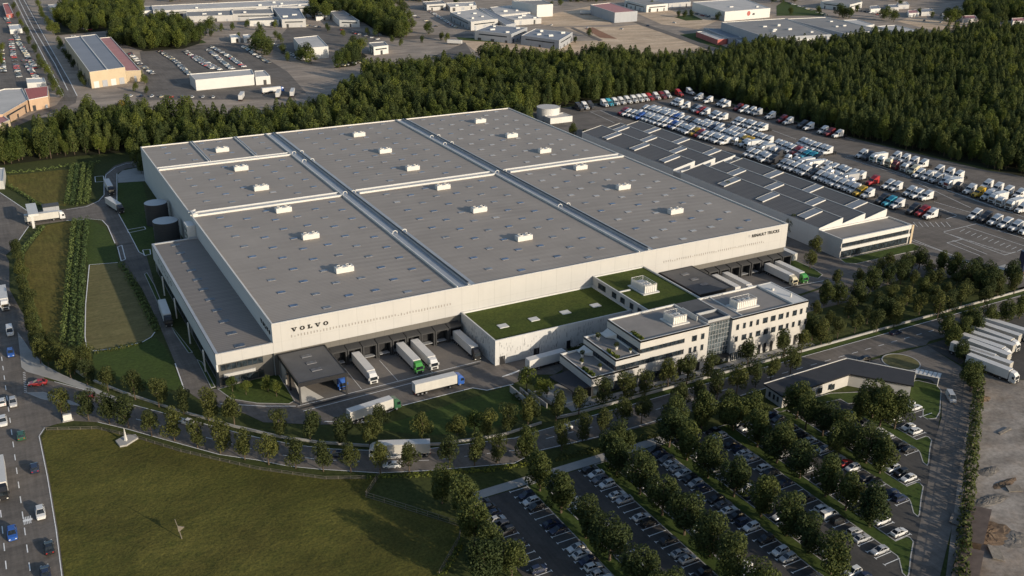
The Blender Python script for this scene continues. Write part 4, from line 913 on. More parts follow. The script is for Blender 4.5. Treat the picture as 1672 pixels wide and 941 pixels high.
for i in range(6):
    n = 12
    for s in (-1.4, 1.4): mb.add([(60.15, 371.4+s+0.9*math.cos(2*math.pi*k/n), 2+i*2.3+0.9*math.sin(2*math.pi*k/n)) for k in range(n)], [tuple(range(n))[::-1]])
mb.build('fan', 'dark', t)

# ---------------------------------------------------------------- bent low entrance building
t = thing('entrance_lodge', 'long bent single storey lodge with black felt roof by the roundabout', 'building', (212, 179, 0))
ELL = [(186.6, 184.8), (220.8, 185.6), (232.6, 169.4), (225.0, 163.6), (214.0, 177.6), (186.2, 176.4)]
mb = MB(); n = 6; q = ELL[::-1] if sum(ELL[i-1][0]*ELL[i][1]-ELL[i][0]*ELL[i-1][1] for i in range(6)) < 0 else ELL
q2 = inset(q, 0.6)
mb.add([(x, y, 0) for x, y in q2]+[(x, y, 3.9) for x, y in q2], [(i, (i+1) % n, n+(i+1) % n, n+i) for i in range(n)]); mb.build('wall', 'whitewall', t)
mb = MB(); mb.prism(q, 3.9, 4.35, 0, 1); mb.build('roof', ['darker', 'tar'], t)
mb = MB(); mb.bar(ELL[0], ELL[1], 0.25, 4.35, 4.5); mb.bar(ELL[1], ELL[2], 0.25, 4.352, 4.502); mb.build('eave_trim', 'flash_pale', t)
for x in (191, 196, 201, 206): window(t, x, x+1.6, 1.0, 2.8, 177.25 if x > 150 else 0)
for y in (178.6, 180.2, 182): window_x(t, y, y+0.7, 1.2, 2.8, 186.9)
t = thing('gate_shelter', 'narrow slatted gate shelter roof on posts beside the service road', 'shelter', (236, 166, 0))
a, b = P(1529, 612, 3), P(1533, 640, 3)
mb = MB(); mb.add([(233.6, 170.6, 3.1), (236.6, 172.4, 3.1), (240.8, 166.4, 3.1), (237.8, 164.6, 3.1), (233.6, 170.6, 3.3), (236.6, 172.4, 3.3), (240.8, 166.4, 3.3), (237.8, 164.6, 3.3)], [(4, 7, 6, 5), (0, 1, 2, 3), (0, 4, 5, 1), (1, 5, 6, 2), (2, 6, 7, 3), (3, 7, 4, 0)]); mb.build('roof', 'flash_pale', t)
for i in range(7):
    f = i/6; mb = MB(); mb.add([(233.6+4.2*f, 170.6-6*f, 3.31), (236.6+4.2*f, 172.4-6*f, 3.31), (236.68+4.2*f, 172.28-6*f, 3.42), (233.68+4.2*f, 170.48-6*f, 3.42)], [(0, 1, 2, 3)]); mb.build('slat', 'dark', t)
for q in ((234.2, 170.5), (236.4, 171.8), (240.2, 166.5), (238.1, 165.2)):
    mb = MB(); mb.box(q[0]-0.1, q[1]-0.1, 0, q[0]+0.1, q[1]+0.1, 3.1); mb.build('post', 'white', t)
# weigh-gate on the west side
t = thing('gate_portal', 'white gate portal spanning the side entrance above a lorry', 'gate', (11, 449, 0))
x0_, y0_ = P(52, 372); 
mb = MB(); mb.box(9.2, 440.5, 0, 10.2, 441.5, 5.4); mb.box(9.2, 455.5, 0, 10.2, 456.5, 5.4); mb.build('post', 'white', t); mb = MB(); mb.box(8.4, 440.2, 5.4, 12.4, 456.8, 6.3); mb.build('beam', 'white', t)
building('gatehouse', 'small dark roofed gatehouse beside the side entrance lorry', [(15, 458.5), (21.5, 458.5), (21.5, 463), (15, 463)], 3.4, 'greywall', 'bitumen_dark', 0.0, 'dark')
building('white_cabin', 'white cabin at the edge of the far left field', PL([(-8, 309), (8, 309), (10, 287), (-8, 287)]), 4.0, 'white', 'white', 0.2, 'white')
# sign totem on the right
t = thing('sign_totem', 'tall navy and orange sign totem at the yard entrance', 'sign', (342, 226, 0)); a = P(1668, 447)
mb = MB(); mb.box(a[0]-1.8, a[1]-1.2, 0, a[0]+1.8, a[1]+1.2, 9.5); mb.build('panel', PAINT['navy'], t); mb = MB(); mb.box(a[0]-0.6, a[1]-1.26, 0.5, a[0]+1.84, a[1]-0.6, 7.2); mb.build('accent_panel', plain('totem_orange', (0.5, 0.16, 0.06), 0.5), t)
lay('totem_pad', [[(1626, 437), (1641, 432), (1690, 452), (1690, 463)]], 'concrete', 0.1)
# west retaining fence, field fences, low office wall
def fence(label, pts, h=1.1, mat='flash', rail=True, name='fence', step=3.0):
    c = pts[len(pts)//2]; t = thing(name, label, 'fence', (c[0], c[1], 0)); mb = MB()
    for x, y, a in along(pts, step): mb.tube((x, y, 0), (x, y, h), 0.06, 4)
    mb.build('post', mat, t); mb = MB()
    for a, b in zip(pts[:-1], pts[1:]):
        for zz in ((h, h*0.5, 0.15) if rail else (h,)): mb.tube((*a, zz), (*b, zz), 0.05, 4)
    mb.build('rail', mat, t); return t
def lowwall(label, pts, h, wd, mat='concrete', name='low_wall'):
    c = pts[len(pts)//2]; t = thing(name, label, 'wall', (c[0], c[1], 0)); mb = MB(); mb.wall(pts, wd, 0, h-0.1, 0); mb.build('wall', mat, t); mb = MB(); mb.wall(pts, wd+0.12, h-0.1, h, 0); mb.build('coping', mat, t); return t
lowwall('long low pale wall between the avenue verge and the office', [(126, 202.0)]+[(x, 201.4+0.6*(x-132)/338) for x in (132, 226, 330, 470)], 0.7, 0.35)
lowwall('low pale wall curving along the avenue north verge', PL([(110, 597), (140, 618), (200, 642), (290, 672), (383, 698), (457, 715), (520, 724), (604, 730), (720, 727), (820, 712), (884, 692)]), 0.7, 0.3)
fence('pale fence along the field edge beside the avenue', PL([(76, 703), (159, 701), (230, 718), (294, 738), (420, 767), (530, 783), (597, 782)]), 0.9, 'fencewood')
fence('grey mesh fence at the field corner below the avenue', PL([(620, 777), (597, 812), (675, 836), (753, 861), (750, 882), (717, 941)]), 1.5, 'fencewood')
fence('dark fence line beside the service road hedge', [(259, 167.5), (240, 153.8), (208.6, 131.8), (182, 112.8), (165, 101)], 2.0, 'dark')
lowwall('low terrace wall beside the ramped garden, outermost', PL([(833, 640), (866, 668)]), 2.2, 0.3); 
for i, lab in enumerate(('second terrace wall of the ramped garden beside the patio', 'third terrace wall of the ramped garden beside the patio', 'innermost terrace wall of the ramped garden beside the patio')):
    lowwall(lab, PL([(849+i*13, 641+i*2), (882+i*11, 670-i*3)]), 1.8-i*0.25, 0.25)
# sculptures on the big field
t = thing('obelisk', 'white pointed obelisk on a grey stone base at the field edge', 'sculpture', (*P(206, 722), 0)); x, y = P(206, 722)
mb = MB(); mb.prism(PL([(189, 722), (196, 731), (207, 729), (226, 717), (222, 712), (205, 713)]), 0, 0.5); mb.build('base', 'concrete', t); mb = MB(); mb.cyl(x, y, 0.5, 4.2, 0.42, 4, r1=0.06); mb.build('spire', 'white', t)
t = thing('metal_sculpture', 'thin grey metal sculpture standing in the middle of the field', 'sculpture', (*P(297, 880), 0)); x, y = P(297, 880)
mb = MB(); mb.tube((x, y, 0), (x-0.3, y, 2.2), 0.12); mb.tube((x-0.5, y, 3.4), (x-0.9, y+0.2, 5.6), 0.08); mb.build('stem', 'fencewood', t); mb = MB(); mb.add([(x-0.5, y, 2.0), (x+0.9, y, 2.9), (x-0.6, y, 3.7), (x-0.5, y+0.25, 2.0), (x+0.9, y+0.25, 2.9), (x-0.6, y+0.25, 3.7)], [(0, 1, 2), (5, 4, 3), (0, 3, 4, 1), (1, 4, 5, 2), (2, 5, 3, 0)]); mb.build('plate', 'fencewood', t)
t = thing('entrance_sign', 'low white entrance sign block beside the junction', 'sign', (*P(111, 687), 0)); x, y = P(111, 687)
mb = MB(); mb.box(x-1.1, y-0.4, 0, x+1.1, y+0.4, 2.0); mb.build('panel', 'white', t); mb = MB(); mb.box(x-1.4, y-0.7, 0, x+1.4, y+0.7, 0.3); mb.build('plinth', 'concrete', t)
# ================================================================ VEHICLES (local +X is forward)
def loft(mb, st, mi=0):
    """stations: (x, half width low, half width high, z low, z high)"""
    n0 = len(mb.v); vs = []
    for x, a, b, z0, z1 in st:
        zm = z0+(z1-z0)*0.62
        vs += [(x, -a*0.94, z0), (x, a*0.94, z0), (x, a, zm), (x, b, z1), (x, -b, z1), (x, -a, zm)]
    fs = []
    for i in range(len(st)-1):
        for k in range(6):
            a, b = i*6+k, i*6+(k+1) % 6; fs.append((a, b, b+6, a+6))
    fs.append((5, 4, 3, 2, 1, 0)); e = (len(st)-1)*6; fs.append((e, e+1, e+2, e+3, e+4, e+5))
    mb.add(vs, [f[::-1] for f in fs], mi); return mb
def wheel_mb(x, y, r=0.33, wd=0.24, n=12):
    mb = MB(); s = 1 if y > 0 else -1
    for y0, y1, rr, mi in ((y-wd/2, y+wd/2, r, 0), (y+s*(wd/2-0.01), y+s*(wd/2+0.015), r*0.6, 1)):
        a = [2*math.pi*i/n for i in range(n)]
        mb.add([(x+rr*math.cos(t), y0, r+rr*math.sin(t)) for t in a]+[(x+rr*math.cos(t), y1, r+rr*math.sin(t)) for t in a],
               [(i, (i+1) % n, n+(i+1) % n, n+i) for i in range(n)]+[tuple(range(n))[::-1], tuple(range(n, 2*n))], mi)
    return mb
CAR = {}
PAINT_W = plain('alloy', (0.35, 0.35, 0.36), 0.35, 0.05, metal=0.6)
def car_template(kind, col, lights=False):
    if (kind, col, lights) in CAR: return CAR[(kind, col, lights)]
    t = bpy.data.objects.new({'saloon': 'parked_car', 'hatch': 'parked_car', 'van': 'parked_van'}[kind], None); WL[t.name] = (0, 0, 0)
    if kind == 'saloon':
        L = [(-2.25, .72, .66, .42, .86), (-2.15, .84, .74, .28, .98), (-1.5, .9, .8, .22, 1.0), (0, .91, .82, .22, .96), (1.0, .9, .8, .22, .92), (1.8, .86, .74, .24, .80), (2.2, .74, .62, .30, .64)]
        G = [(-1.85, .78, .97), (.98, .79, .92), (.05, .60, 1.42), (-1.15, .58, 1.40)]
    elif kind == 'hatch':
        L = [(-2.0, .74, .7, .42, .95), (-1.92, .86, .8, .28, 1.08), (-1.2, .92, .83, .22, 1.08), (0, .93, .84, .22, 1.04), (.9, .92, .82, .22, 1.0), (1.7, .88, .76, .24, .88), (2.05, .76, .64, .30, .68)]
        G = [(-1.93, .78, 1.07), (.95, .8, 1.0), (.2, .62, 1.56), (-1.6, .62, 1.54)]
    else:
        L = [(-2.5, .86, .84, .35, 1.2), (-2.45, .95, .9, .28, 1.3), (-1.2, .98, .92, .24, 1.3), (.8, .98, .92, .24, 1.28), (1.6, .95, .84, .24, 1.15), (2.4, .84, .72, .30, .85)]
        G = [(-2.46, .88, 1.29), (1.75, .84, 1.16), (.95, .74, 2.0), (-2.4, .76, 2.02)]
    mb = loft(MB(), L)
    # roof skin
    (xb, wb, zb), (xf, wf, zf), (xrf, wrf, zrf), (xrb, wrb, zrb) = G
    mb.add([(xrb, -wrb, zrb), (xrf, -wrf, zrf), (xrf, wrf, zrf), (xrb, wrb, zrb), (xrb, -wrb, zrb+.05), (xrf-.08, -wrf+.04, zrf+.05), (xrf-.08, wrf-.04, zrf+.05), (xrb, wrb-.04, zrb+.05)], [(4, 5, 6, 7), (0, 1, 5, 4), (1, 2, 6, 5), (2, 3, 7, 6), (3, 0, 4, 7)])
    for s in (-1, 1):   # pillars
        for xa, wa, za, xc, wc, zc in ((xf, wf, zf, xrf, wrf, zrf), (xb, wb, zb, xrb, wrb, zrb), ((xf+xb)/2, (wf+wb)/2, zf, (xrf+xrb)/2, wrf, zrf)):
            mb.tube((xa, s*wa, za), (xc, s*wc, zc), 0.045, 4)
    if kind == 'van':
        for s in (-1, 1): mb.add([(-2.4, s*.885, 1.28), (.2, s*.875, 1.26), (.2, s*.765, 1.95), (-2.4, s*.77, 1.97)], [(0, 1, 2, 3)])
    body = mb.build('body', PAINT[col], t)
    g = MB(); g.add([(xb, -wb, zb), (xf, -wf, zf), (xf, wf, zf), (xb, wb, zb), (xrb, -wrb, zrb), (xrf, -wrf, zrf), (xrf, wrf, zrf), (xrb, wrb, zrb)], [(0, 1, 5, 4), (1, 2, 6, 5), (2, 3, 7, 6), (3, 0, 4, 7)])
    g.build('windows', 'carglass', t)
    fx = L[-1][0]; rx = L[0][0]
    for x in (1.35, -1.35):
        for y in (.82, -.82): wheel_mb(x, y).build('wheel', ['tyre', PAINT_W], t)
    for s in (-.56, .56) if lights else ():
        MB().box(fx-.10, s-.14, .56, fx+.015, s+.14, .70).build('headlight', 'lamp', body); MB().box(rx-.015, s-.14, .68, rx+.1, s+.14, .84).build('taillight', 'tail', body)
    for o in list(t.children)+[c for o in t.children for c in o.children]: C.objects.unlink(o)
    CAR[(kind, col, lights)] = t
    return t
TPL_SCENE_ONLY = []
def spawn(tpl, name, x, y, heading, label, cat, group=None, z=0.0, sc=1.0):
    """place a copy of a prepared vehicle: root, parts and their sub-parts"""
    r = bpy.data.objects.new(name, None); C.objects.link(r); r.location = (x, y, z); r.rotation_euler = (0, 0, heading); r.scale = (sc,)*3; r.empty_display_size = 0.5
    tag(r, label, cat, group)
    for ch in tpl.children:
        c = ch.copy(); C.objects.link(c); c.parent = r
        for g_ in ch.children:
            d = g_.copy(); C.objects.link(d); d.parent = c
    return r
PI = math.pi
def colword(c): return {'charcoal': 'dark grey'}.get(c, c)
ROWNAME = {102.4: 'first tree strip counted from the meadow', 122.6: 'second tree strip counted from the meadow', 142.9: 'third tree strip counted from the meadow', 163.1: 'fourth tree strip counted from the meadow', 183.3: 'fifth tree strip counted from the meadow', 203.6: 'sixth tree strip counted from the meadow', 223.4: 'lawn below the lodge'}
PAT = {102.4: '.bWn..bn..WWb', 122.6: 'bwnW.Ws..wn..b.ww.n', 142.9: 'bbnwsWbwn.bgwnbw.b.ws..b', 163.1: 'bw.bnws.wb.n..b.wVb.ww.w', 183.3: 'nb.b.bw.w.wrw.bb.', 203.6: 'w.b.ww.n', 223.4: 'bww.w'}
CM = {'b': ['black', 'charcoal', 'navy'], 'n': ['navy', 'black', 'grey'], 'w': ['white', 'white', 'silver'], 'W': ['white'], 's': ['silver'], 'g': ['grey'], 'r': ['red'], 'V': ['white']}
rc = random.Random(5)
seen = {}
def park(L, side, i, x, y, ch):
    col = rc.choice(CM[ch]); kind = 'van' if ch == 'V' else rc.choice(['saloon', 'hatch', 'saloon'])
    hd = (0 if side < 0 else PI) if rc.random() < 0.6 else (PI if side < 0 else 0)
    where = ('at' if side < 0 else 'behind') + ' the ' + ROWNAME[L] if L > 100 else ''
    if L < 100: where = 'against the dense western trees'
    spawn(car_template(kind, col), 'parked_van' if kind == 'van' else 'parked_car', x+rc.uniform(-.25, .25), y+rc.uniform(-.12, .12), hd+rc.uniform(-.03, .03),
          f"{colword(col)} {'van' if kind == 'van' else 'car'} in bay {i+1} {where}"[:200], 'van' if kind == 'van' else 'car', 'cars in the tree lined car park', z=0.07)
for k0, k1, top, n in ROWS:
    side = -1 if k1 < k0 else 1
    L = min(ROWNAME, key=lambda q: abs(q-(k0 if side < 0 else k0-4.4))); 
    if k0 < 90: L = 86.6; 
    for i in range(n):
        y = top-2.52*(i+0.5)
        if side < 0: ch = PAT.get(L, '')[i] if i < len(PAT.get(L, '')) else rc.choice('.w.bnw')
        else: ch = rc.choice('w.wb.w..nw') if k0 < 180 else rc.choice('wb.wwn.')
        if L < 100: ch = rc.choice('b.wbbn')
        if L == 183.3 and side > 0: ch = '.' if i < 3 else ch
        px_, py_ = proj((k0+k1)/2, y)
        if ch == '.' or py_ > 985 or px_ < 700: continue
        park(L, side, i, (k0+k1)/2, y, ch)
# cars driving
DRIVE = [(67, 842, 'white', 'hatch', -PI/2, 'on the highway near the field corner'), (21, 876, 'blue', 'hatch', -PI/2, 'on the highway beside the white car'), (81, 898, 'black', 'saloon', PI/2, 'low on the highway beside the field edge'), (57, 768, 'navy', 'hatch', PI/2, 'on the highway halfway along the field edge'),
         (35, 715, 'dark green', 'hatch', PI/2, 'on the highway near the entrance sign'), (75, 939, 'navy', 'saloon', PI/2, 'on the highway, partly cut by the photo edge'), (62, 629, 'red', 'saloon', PI-0.25, 'waiting at the junction stop line'), (140, 650, 'maroon', 'saloon', PI-0.3, 'on the avenue just before the junction'),
         (305, 692, 'white', 'saloon', PI-0.28, 'on the avenue below the low hall'), (640, 763, 'white', 'saloon', PI, 'on the avenue beside the long white lorry'), (549, 745, 'navy', 'saloon', PI-0.1, 'on the avenue between two street trees'), (921, 702, 'white', 'saloon', PI, 'on the avenue below the patio'), (1462, 546, 'navy', 'saloon', 0, 'on the avenue above the roundabout'),
         (1410, 590, 'black', 'hatch', 2.9, 'beside the bend of the black lodge roof'), (1552, 653, 'silver', 'van', -2.2, 'driving down the service road'), (17, 545, 'white', 'van', -PI/2, 'on the highway beside the roadside trees'), (18, 580, 'blue', 'hatch', -PI/2, 'on the highway just above the junction'),
         (4, 660, 'white', 'hatch', PI/2, 'on the highway beside the dashed line at the junction'), (22, 661, 'silver', 'hatch', -PI/2, 'stopped on the highway across from the junction'), (6, 692, 'white', 'hatch', -PI/2, 'on the highway below the junction'), (640, 748, 'silver', 'saloon', PI, 'half hidden between the long lorry and the avenue trees')]
def px_hw(x): return x < 100
for x, y, col, kind, hd, where in DRIVE:
    w_ = P(x, y)
    if x > 280 and 'avenue' in where or 'lorry' in where: hd += min(along(CENT, 1.0), key=lambda q: math.hypot(q[0]-w_[0], q[1]-w_[1]))[2]-(hd-PI if abs(hd) > 2 else hd)
    spawn(car_template(kind, col, True), 'van' if kind == 'van' else 'car', w_[0], w_[1], hd, f"{colword(col)} {'van' if kind == 'van' else 'car'} {where}", 'van' if kind == 'van' else 'car', 'cars on the roads', z=0.07, sc=1.16 if px_hw(x) else 1.06)

# ---------------------------------------------------------------- lorries
TRK = {}
def cabover(mb, g, ch, x0):
    """flat fronted cab, nose at x0"""
    mb.add([(x0-2.1, -1.22, .55), (x0-.06, -1.22, .5), (x0-.06, 1.22, .5), (x0-2.1, 1.22, .55), (x0-2.1, -1.24, 2.7), (x0-.2, -1.22, 2.7), (x0-.2, 1.22, 2.7), (x0-2.1, 1.24, 2.7), (x0, -1.2, 1.55), (x0, 1.2, 1.55)],
           [(0, 1, 8, 5, 4), (3, 7, 6, 9, 2), (1, 2, 9, 8), (8, 9, 6, 5), (0, 4, 7, 3)])
    mb.add([(x0-2.1, -1.24, 2.7), (x0-.2, -1.22, 2.7), (x0-.2, 1.22, 2.7), (x0-2.1, 1.24, 2.7), (x0-2.1, -1.15, 3.75), (x0-.95, -1.05, 3.5), (x0-.95, 1.05, 3.5), (x0-2.1, 1.15, 3.75)], [(0, 1, 5, 4), (1, 2, 6, 5), (2, 3, 7, 6), (3, 0, 4, 7), (4, 5, 6, 7)])
    g.add([(x0+.012, -1.12, 1.62), (x0+.012, 1.12, 1.62), (x0-.175, 1.12, 2.6), (x0-.175, -1.12, 2.6)], [(0, 1, 2, 3)])
    for s in (-1, 1):
        g.add([(x0-.12, s*1.232, 1.65), (x0-1.2, s*1.242, 1.65), (x0-1.2, s*1.252, 2.5), (x0-.26, s*1.236, 2.5)], [(0, 1, 2, 3)])
        mb.box(x0-.35, s*1.45-.12, 1.7, x0-.2, s*1.45+.12, 2.5)
    ch.box(x0-.02, -1.1, .35, x0+.04, 1.1, .62); ch.box(x0+.005, -.8, .75, x0+.03, .8, 1.35)
def lorry_tpl(cab, box='trailer', trailer=True, tractor=True):
    k = (cab, box, trailer, tractor)
    if k in TRK: return TRK[k]
    t = bpy.data.objects.new('tpl', None); WL[t.name] = (0, 0, 0)
    if tractor:
        mb, g, ch = MB(), MB(), MB(); cabover(mb, g, ch, 8.3)
        c = mb.build('cab', PAINT[cab], t); g.build('windscreen', 'carglass', c)
        ch.box(2.4, -.45, .7, 7.9, .45, .95); ch.box(3.0, -1.1, .45, 5.9, 1.1, .75); ch.cyl(4.0, 0, .95, 1.15, .5, 12); ch.build('chassis', 'darker', t)
        for x in (6.9, 3.6):
            for y in (1.05, -1.05): wheel_mb(x, y, .5, .34).build('wheel', ['tyre', PAINT_W], t)
        for s in (-.9, .9): MB().box(8.28, s-.2, .62, 8.345, s+.2, .82).build('headlight', 'lamp', c)
    if trailer:
        b = MB(); b.box(-7.6, -1.27, 1.15, 5.9, 1.27, 4.0, 0, 1); b.box(-7.62, -1.2, 1.3, -7.6, 1.2, 3.9, 1)
        tr = b.build('trailer', [box, 'trailer'], t)
        u = MB(); u.box(-7.4, -.5, .85, 3.4, .5, 1.15); u.box(-3.2, -1.2, .5, 1.6, -1.1, 1.1); u.box(-3.2, 1.1, .5, 1.6, 1.2, 1.1); u.box(-7.6, -1.2, .45, -7.4, 1.2, .7); u.box(1.9, -.9, 0, 2.1, -.7, 1.1); u.box(1.9, .7, 0, 2.1, .9, 1.1); u.build('underframe', 'darker', tr)
        for s in (-.95, .95): MB().box(-7.66, s-.12, .75, -7.59, s+.12, .95).build('taillight', 'tail', tr)
        for x in (-4.1, -5.4, -6.7):
            for y in (1.05, -1.05): wheel_mb(x, y, .5, .34).build('wheel', ['tyre', PAINT_W], t)
    for o in list(t.children)+[c_ for o in t.children for c_ in o.children]: C.objects.unlink(o)
    TRK[k] = t; return t
def lorry(label, x, y, hd, cab='white', box='trailer', trailer=True, tractor=True, group=None, name=None, cat=None):
    return spawn(lorry_tpl(cab, box, trailer, tractor), name or ('articulated_lorry' if trailer and tractor else ('semi_trailer' if trailer else 'tractor_unit')), x, y, hd, label, cat or ('lorry' if tractor else 'trailer'), group, z=0.09)
G_ = 'lorries backed onto the docks'
def near(v, arr): return min(arr, key=lambda a: abs(a-v))
dk = [('white lorry with a white cab, alone at the docks nearest the canopy', 612, 622, 'white', DOCKS_L), ('lorry with a bright green cab and white trailer at the front docks', 681, 606, 'green', DOCKS_L), ('white cabbed lorry parked tight beside the green cabbed one', 704, 600, 'white', DOCKS_L),
      ('black cabbed lorry with white trailer at the dock beside the green roofed hall', 771, 590, 'black', DOCKS_L), ('lorry with a green cab at the outermost right-hand dock', 1303, 461, 'green', DOCKS_R), ('lorry with a white and green cab at the right-hand docks, second from the corner', 1287, 464, 'cream', DOCKS_R)]
for lab, px_, py_, col, arr in dk:
    lorry(lab, near(P(px_, py_)[0], arr), 251.9, -PI/2, col, group=G_)
lorry('blue cabbed lorry half under the flat canopy at the docks', 78.4, 252.6, -PI/2, 'blue', 'trailer_side', group=G_)
lorry('white trailer just behind the office roof at the right-hand docks, inner of two', 229.5, 252, -PI/2, 'white', trailer=True, tractor=False, group=G_)
lorry('white trailer with white cab behind the office roof at the right-hand docks, outer of two', 234.7, 252, -PI/2, 'white', group=G_)
lorry('white lorry with a blue cab driving along the front yard', 103.4, 232.6, 0.0, 'blue', 'trailer_side')
a = P(612, 682); lorry('white lorry with a dark green cab parked along the front yard lawn', a[0], a[1]+1.2, 0.12, 'dark green', 'trailer_side')
a = P(655, 744); lorry('long white lorry driving on the avenue behind the street trees', a[0], a[1], PI+min(along(CENT, 1.0), key=lambda q: math.hypot(q[0]-a[0], q[1]-a[1]))[2], 'white', 'trailer_side')
a = P(890, 598); lorry('white trailer with a black cab parked between the panelled hall and the office', a[0]+1, a[1], 0.05, 'black')
a = P(271, 520); lorry('dark cabbed lorry with pale trailer on the road beside the low hall', a[0], a[1], -PI/2-0.05, 'black')
a = P(179, 312); lorry('black cabbed lorry on the west road, the farther of two', a[0], a[1], -PI/2, 'black', 'trailer_side')
a = P(180, 340); lorry('black cabbed lorry on the west road, turning at the side gate', a[0]+1.6, a[1]-3, -PI/2+0.22, 'charcoal', 'trailer_side')
lorry('white lorry standing under the white side gate portal', 14.5, 448.2, 0.0, 'white', 'trailer_side')
a = P(8, 790); lorry('white lorry with a black cab coming down the highway', a[0]-0.6, a[1], -PI/2, 'black')
a = P(8, 495); lorry('white lorry on the highway beside the roadside trees', a[0], a[1], -PI/2, 'white')
lorry('cream box trailer parked behind the warehouse corner by the workshop', 272.6, 268, -PI/2, 'white', 'trailer_side', tractor=False)
# trailer park on the right
TL = [(259.6, 163.2, 1), (263.6, 166.0, 0), (263.2, 171.8, 1), (268.5, 170.2, 0), (271.0, 174.2, 1), (275.6, 173.8, 0), (279.4, 177.0, 1), (284.2, 177.8, 0), (289.2, 179.6, 1)]
for i, (x, y, c) in enumerate(TL):
    lorry(f"long {'weathered' if i % 2 else 'white'} {'lorry' if c else 'trailer'}, {nth(i+1)} from the dirt lot in the packed trailer park", x, y, math.atan2(-15.6, 3.4)+0.05*((i*7) % 3-1), 'white', ['trailer', 'trailer_old', 'trailer_side', 'trailer_old'][i % 4], tractor=bool(c), group='trailers packed beside the avenue')

# ---------------------------------------------------------------- truck yard: bonneted tractor units
YT = {}
def yard_tpl(col, kind):
    if (col, kind) in YT: return YT[(col, kind)]
    t = bpy.data.objects.new('tpl_yard', None); WL[t.name] = (0, 0, 0)
    mb, g, ch = MB(), MB(), MB()
    if kind == 'bonnet':
        loft(mb, [(1.55, 1.12, .95, .62, 1.9), (2.6, 1.1, .85, .6, 1.78), (3.35, .98, .7, .6, 1.6), (3.5, .85, .6, .7, 1.3)])
        mb.add([(-.4, -1.2, .8), (1.6, -1.18, .8), (1.6, 1.18, .8), (-.4, 1.2, .8), (-.4, -1.2, 2.7), (1.1, -1.1, 2.72), (1.1, 1.1, 2.72), (-.4, 1.2, 2.7), (1.6, -1.15, 1.85), (1.6, 1.15, 1.85)], [(0, 1, 8, 5, 4), (3, 7, 6, 9, 2), (1, 2, 9, 8), (8, 9, 6, 5), (4, 5, 6, 7)])
        mb.add([(-1.9, -1.22, .9), (-.4, -1.22, .9), (-.4, 1.22, .9), (-1.9, 1.22, .9), (-1.9, -1.2, 3.75), (-.7, -1.12, 3.55), (-.7, 1.12, 3.55), (-1.9, 1.2, 3.75), (.7, -1.05, 2.7), (.7, 1.05, 2.7)], [(0, 1, 5, 4), (2, 3, 7, 6), (3, 0, 4, 7), (4, 5, 6, 7), (5, 8, 9, 6), (1, 8, 5), (9, 2, 6)])
        g.add([(1.62, -1.05, 1.92), (1.62, 1.05, 1.92), (1.16, 1.0, 2.66), (1.16, -1.0, 2.66)], [(0, 1, 2, 3)])
        for s in (-1, 1): g.add([(1.4, s*1.2, 1.8), (.2, s*1.215, 1.8), (.2, s*1.2, 2.5), (1.05, s*1.16, 2.5)], [(0, 1, 2, 3)])
        ch.box(3.5, -1.15, .4, 3.62, 1.15, .75); ch.box(3.45, -.5, .85, 3.53, .5, 1.5)
        wx = (2.6, -3.0, -4.2)
    elif kind == 'cabover':
        cabover(mb, g, ch, 3.3); wx = (2.0, -2.6)
    else:                                       # box body
        cabover(mb, g, ch, 3.6); mb.box(-4.6, -1.25, 1.1, 1.2, 1.25, 3.9); wx = (2.2, -2.8)
    c = mb.build('cab', PAINT[col], t); g.build('windscreen', 'carglass', c)
    ch.box(-5.0 if kind != 'box' else -4.4, -.45, .7, 1.5, .45, 1.0); ch.box(-1.6, -1.15, .45, .2, -.75, .95); ch.box(-1.6, .75, .45, .2, 1.15, .95)
    if kind != 'box': ch.cyl(-3.6, 0, 1.0, 1.15, .5, 10)
    for x in wx:
        for y in (1.02, -1.02):
            w2 = wheel_mb(x, y, .5, .34, 10); ch.add(w2.v, w2.f)
    ch.build('running_gear', 'darker', t)
    for o in list(t.children)+[c_ for o in t.children for c_ in o.children]: C.objects.unlink(o)
    YT[(col, kind)] = t; return t
ry = random.Random(21)
NY = [0]
def yrow(px_pts, rowdesc, step, pat, hd=PI, kind='bonnet'):
    """pat: colour letters repeated along the row, '.' leaves a gap"""
    K = {'w': 'white', 'k': 'charcoal', 'n': 'navy', 'c': 'cyan', 'r': 'red', 'm': 'maroon', 'b': 'blue', 'y': 'yellow', 'e': 'cream', 's': 'silver'}
    pts = PL(px_pts); pl = along(pts, step*1.2)
    nn = 0
    for i, (x, y, a) in enumerate(pl):
        chh = pat[i % len(pat)]
        if chh == '.' or ry.random() < 0.08: continue
        if chh in 'kncm' and ry.random() < 0.4: chh = 'w'
        x += ry.uniform(-.8, .8)
        kd = kind if kind != 'mix' else ry.choice(['box', 'cabover', 'bonnet'])
        NY[0] += 1; nn += 1
        spawn(yard_tpl(K[chh], kd), 'box_truck' if kd == 'box' else 'tractor_unit', x+ry.uniform(-.35, .35), y+ry.uniform(-.15, .15), hd+ry.uniform(-.05, .05),
              f"{colword(K[chh])} {'box truck' if kd == 'box' else 'tractor unit'}, {nth(nn)} from the far end {rowdesc}", 'truck', 'trucks parked in the storage yard', z=0.06, sc=1.28)
yrow([(944, 180), (1040, 167), (1132, 154)], 'along the back edge of the yard', 4.3, 'kwkkwcwwwwwwrwmwrr.wckw', -PI/2)
yrow([(1140, 164), (1240, 190), (1392, 232)], 'against the long edge of the wood', 4.6, 'w.w.ww.mwws.w.mw.kw.wmwwek.w')
yrow([(1462, 262), (1570, 296), (1680, 330)], 'closest to the wood on the near right', 4.9, 'wwwk.wwwk.wwww.ww')
yrow([(1102, 172), (1180, 198), (1246, 216)], 'in the second row from the wood', 3.5, 'wwwwwknrk.www.wwwwwwww.wwwwwwwww')
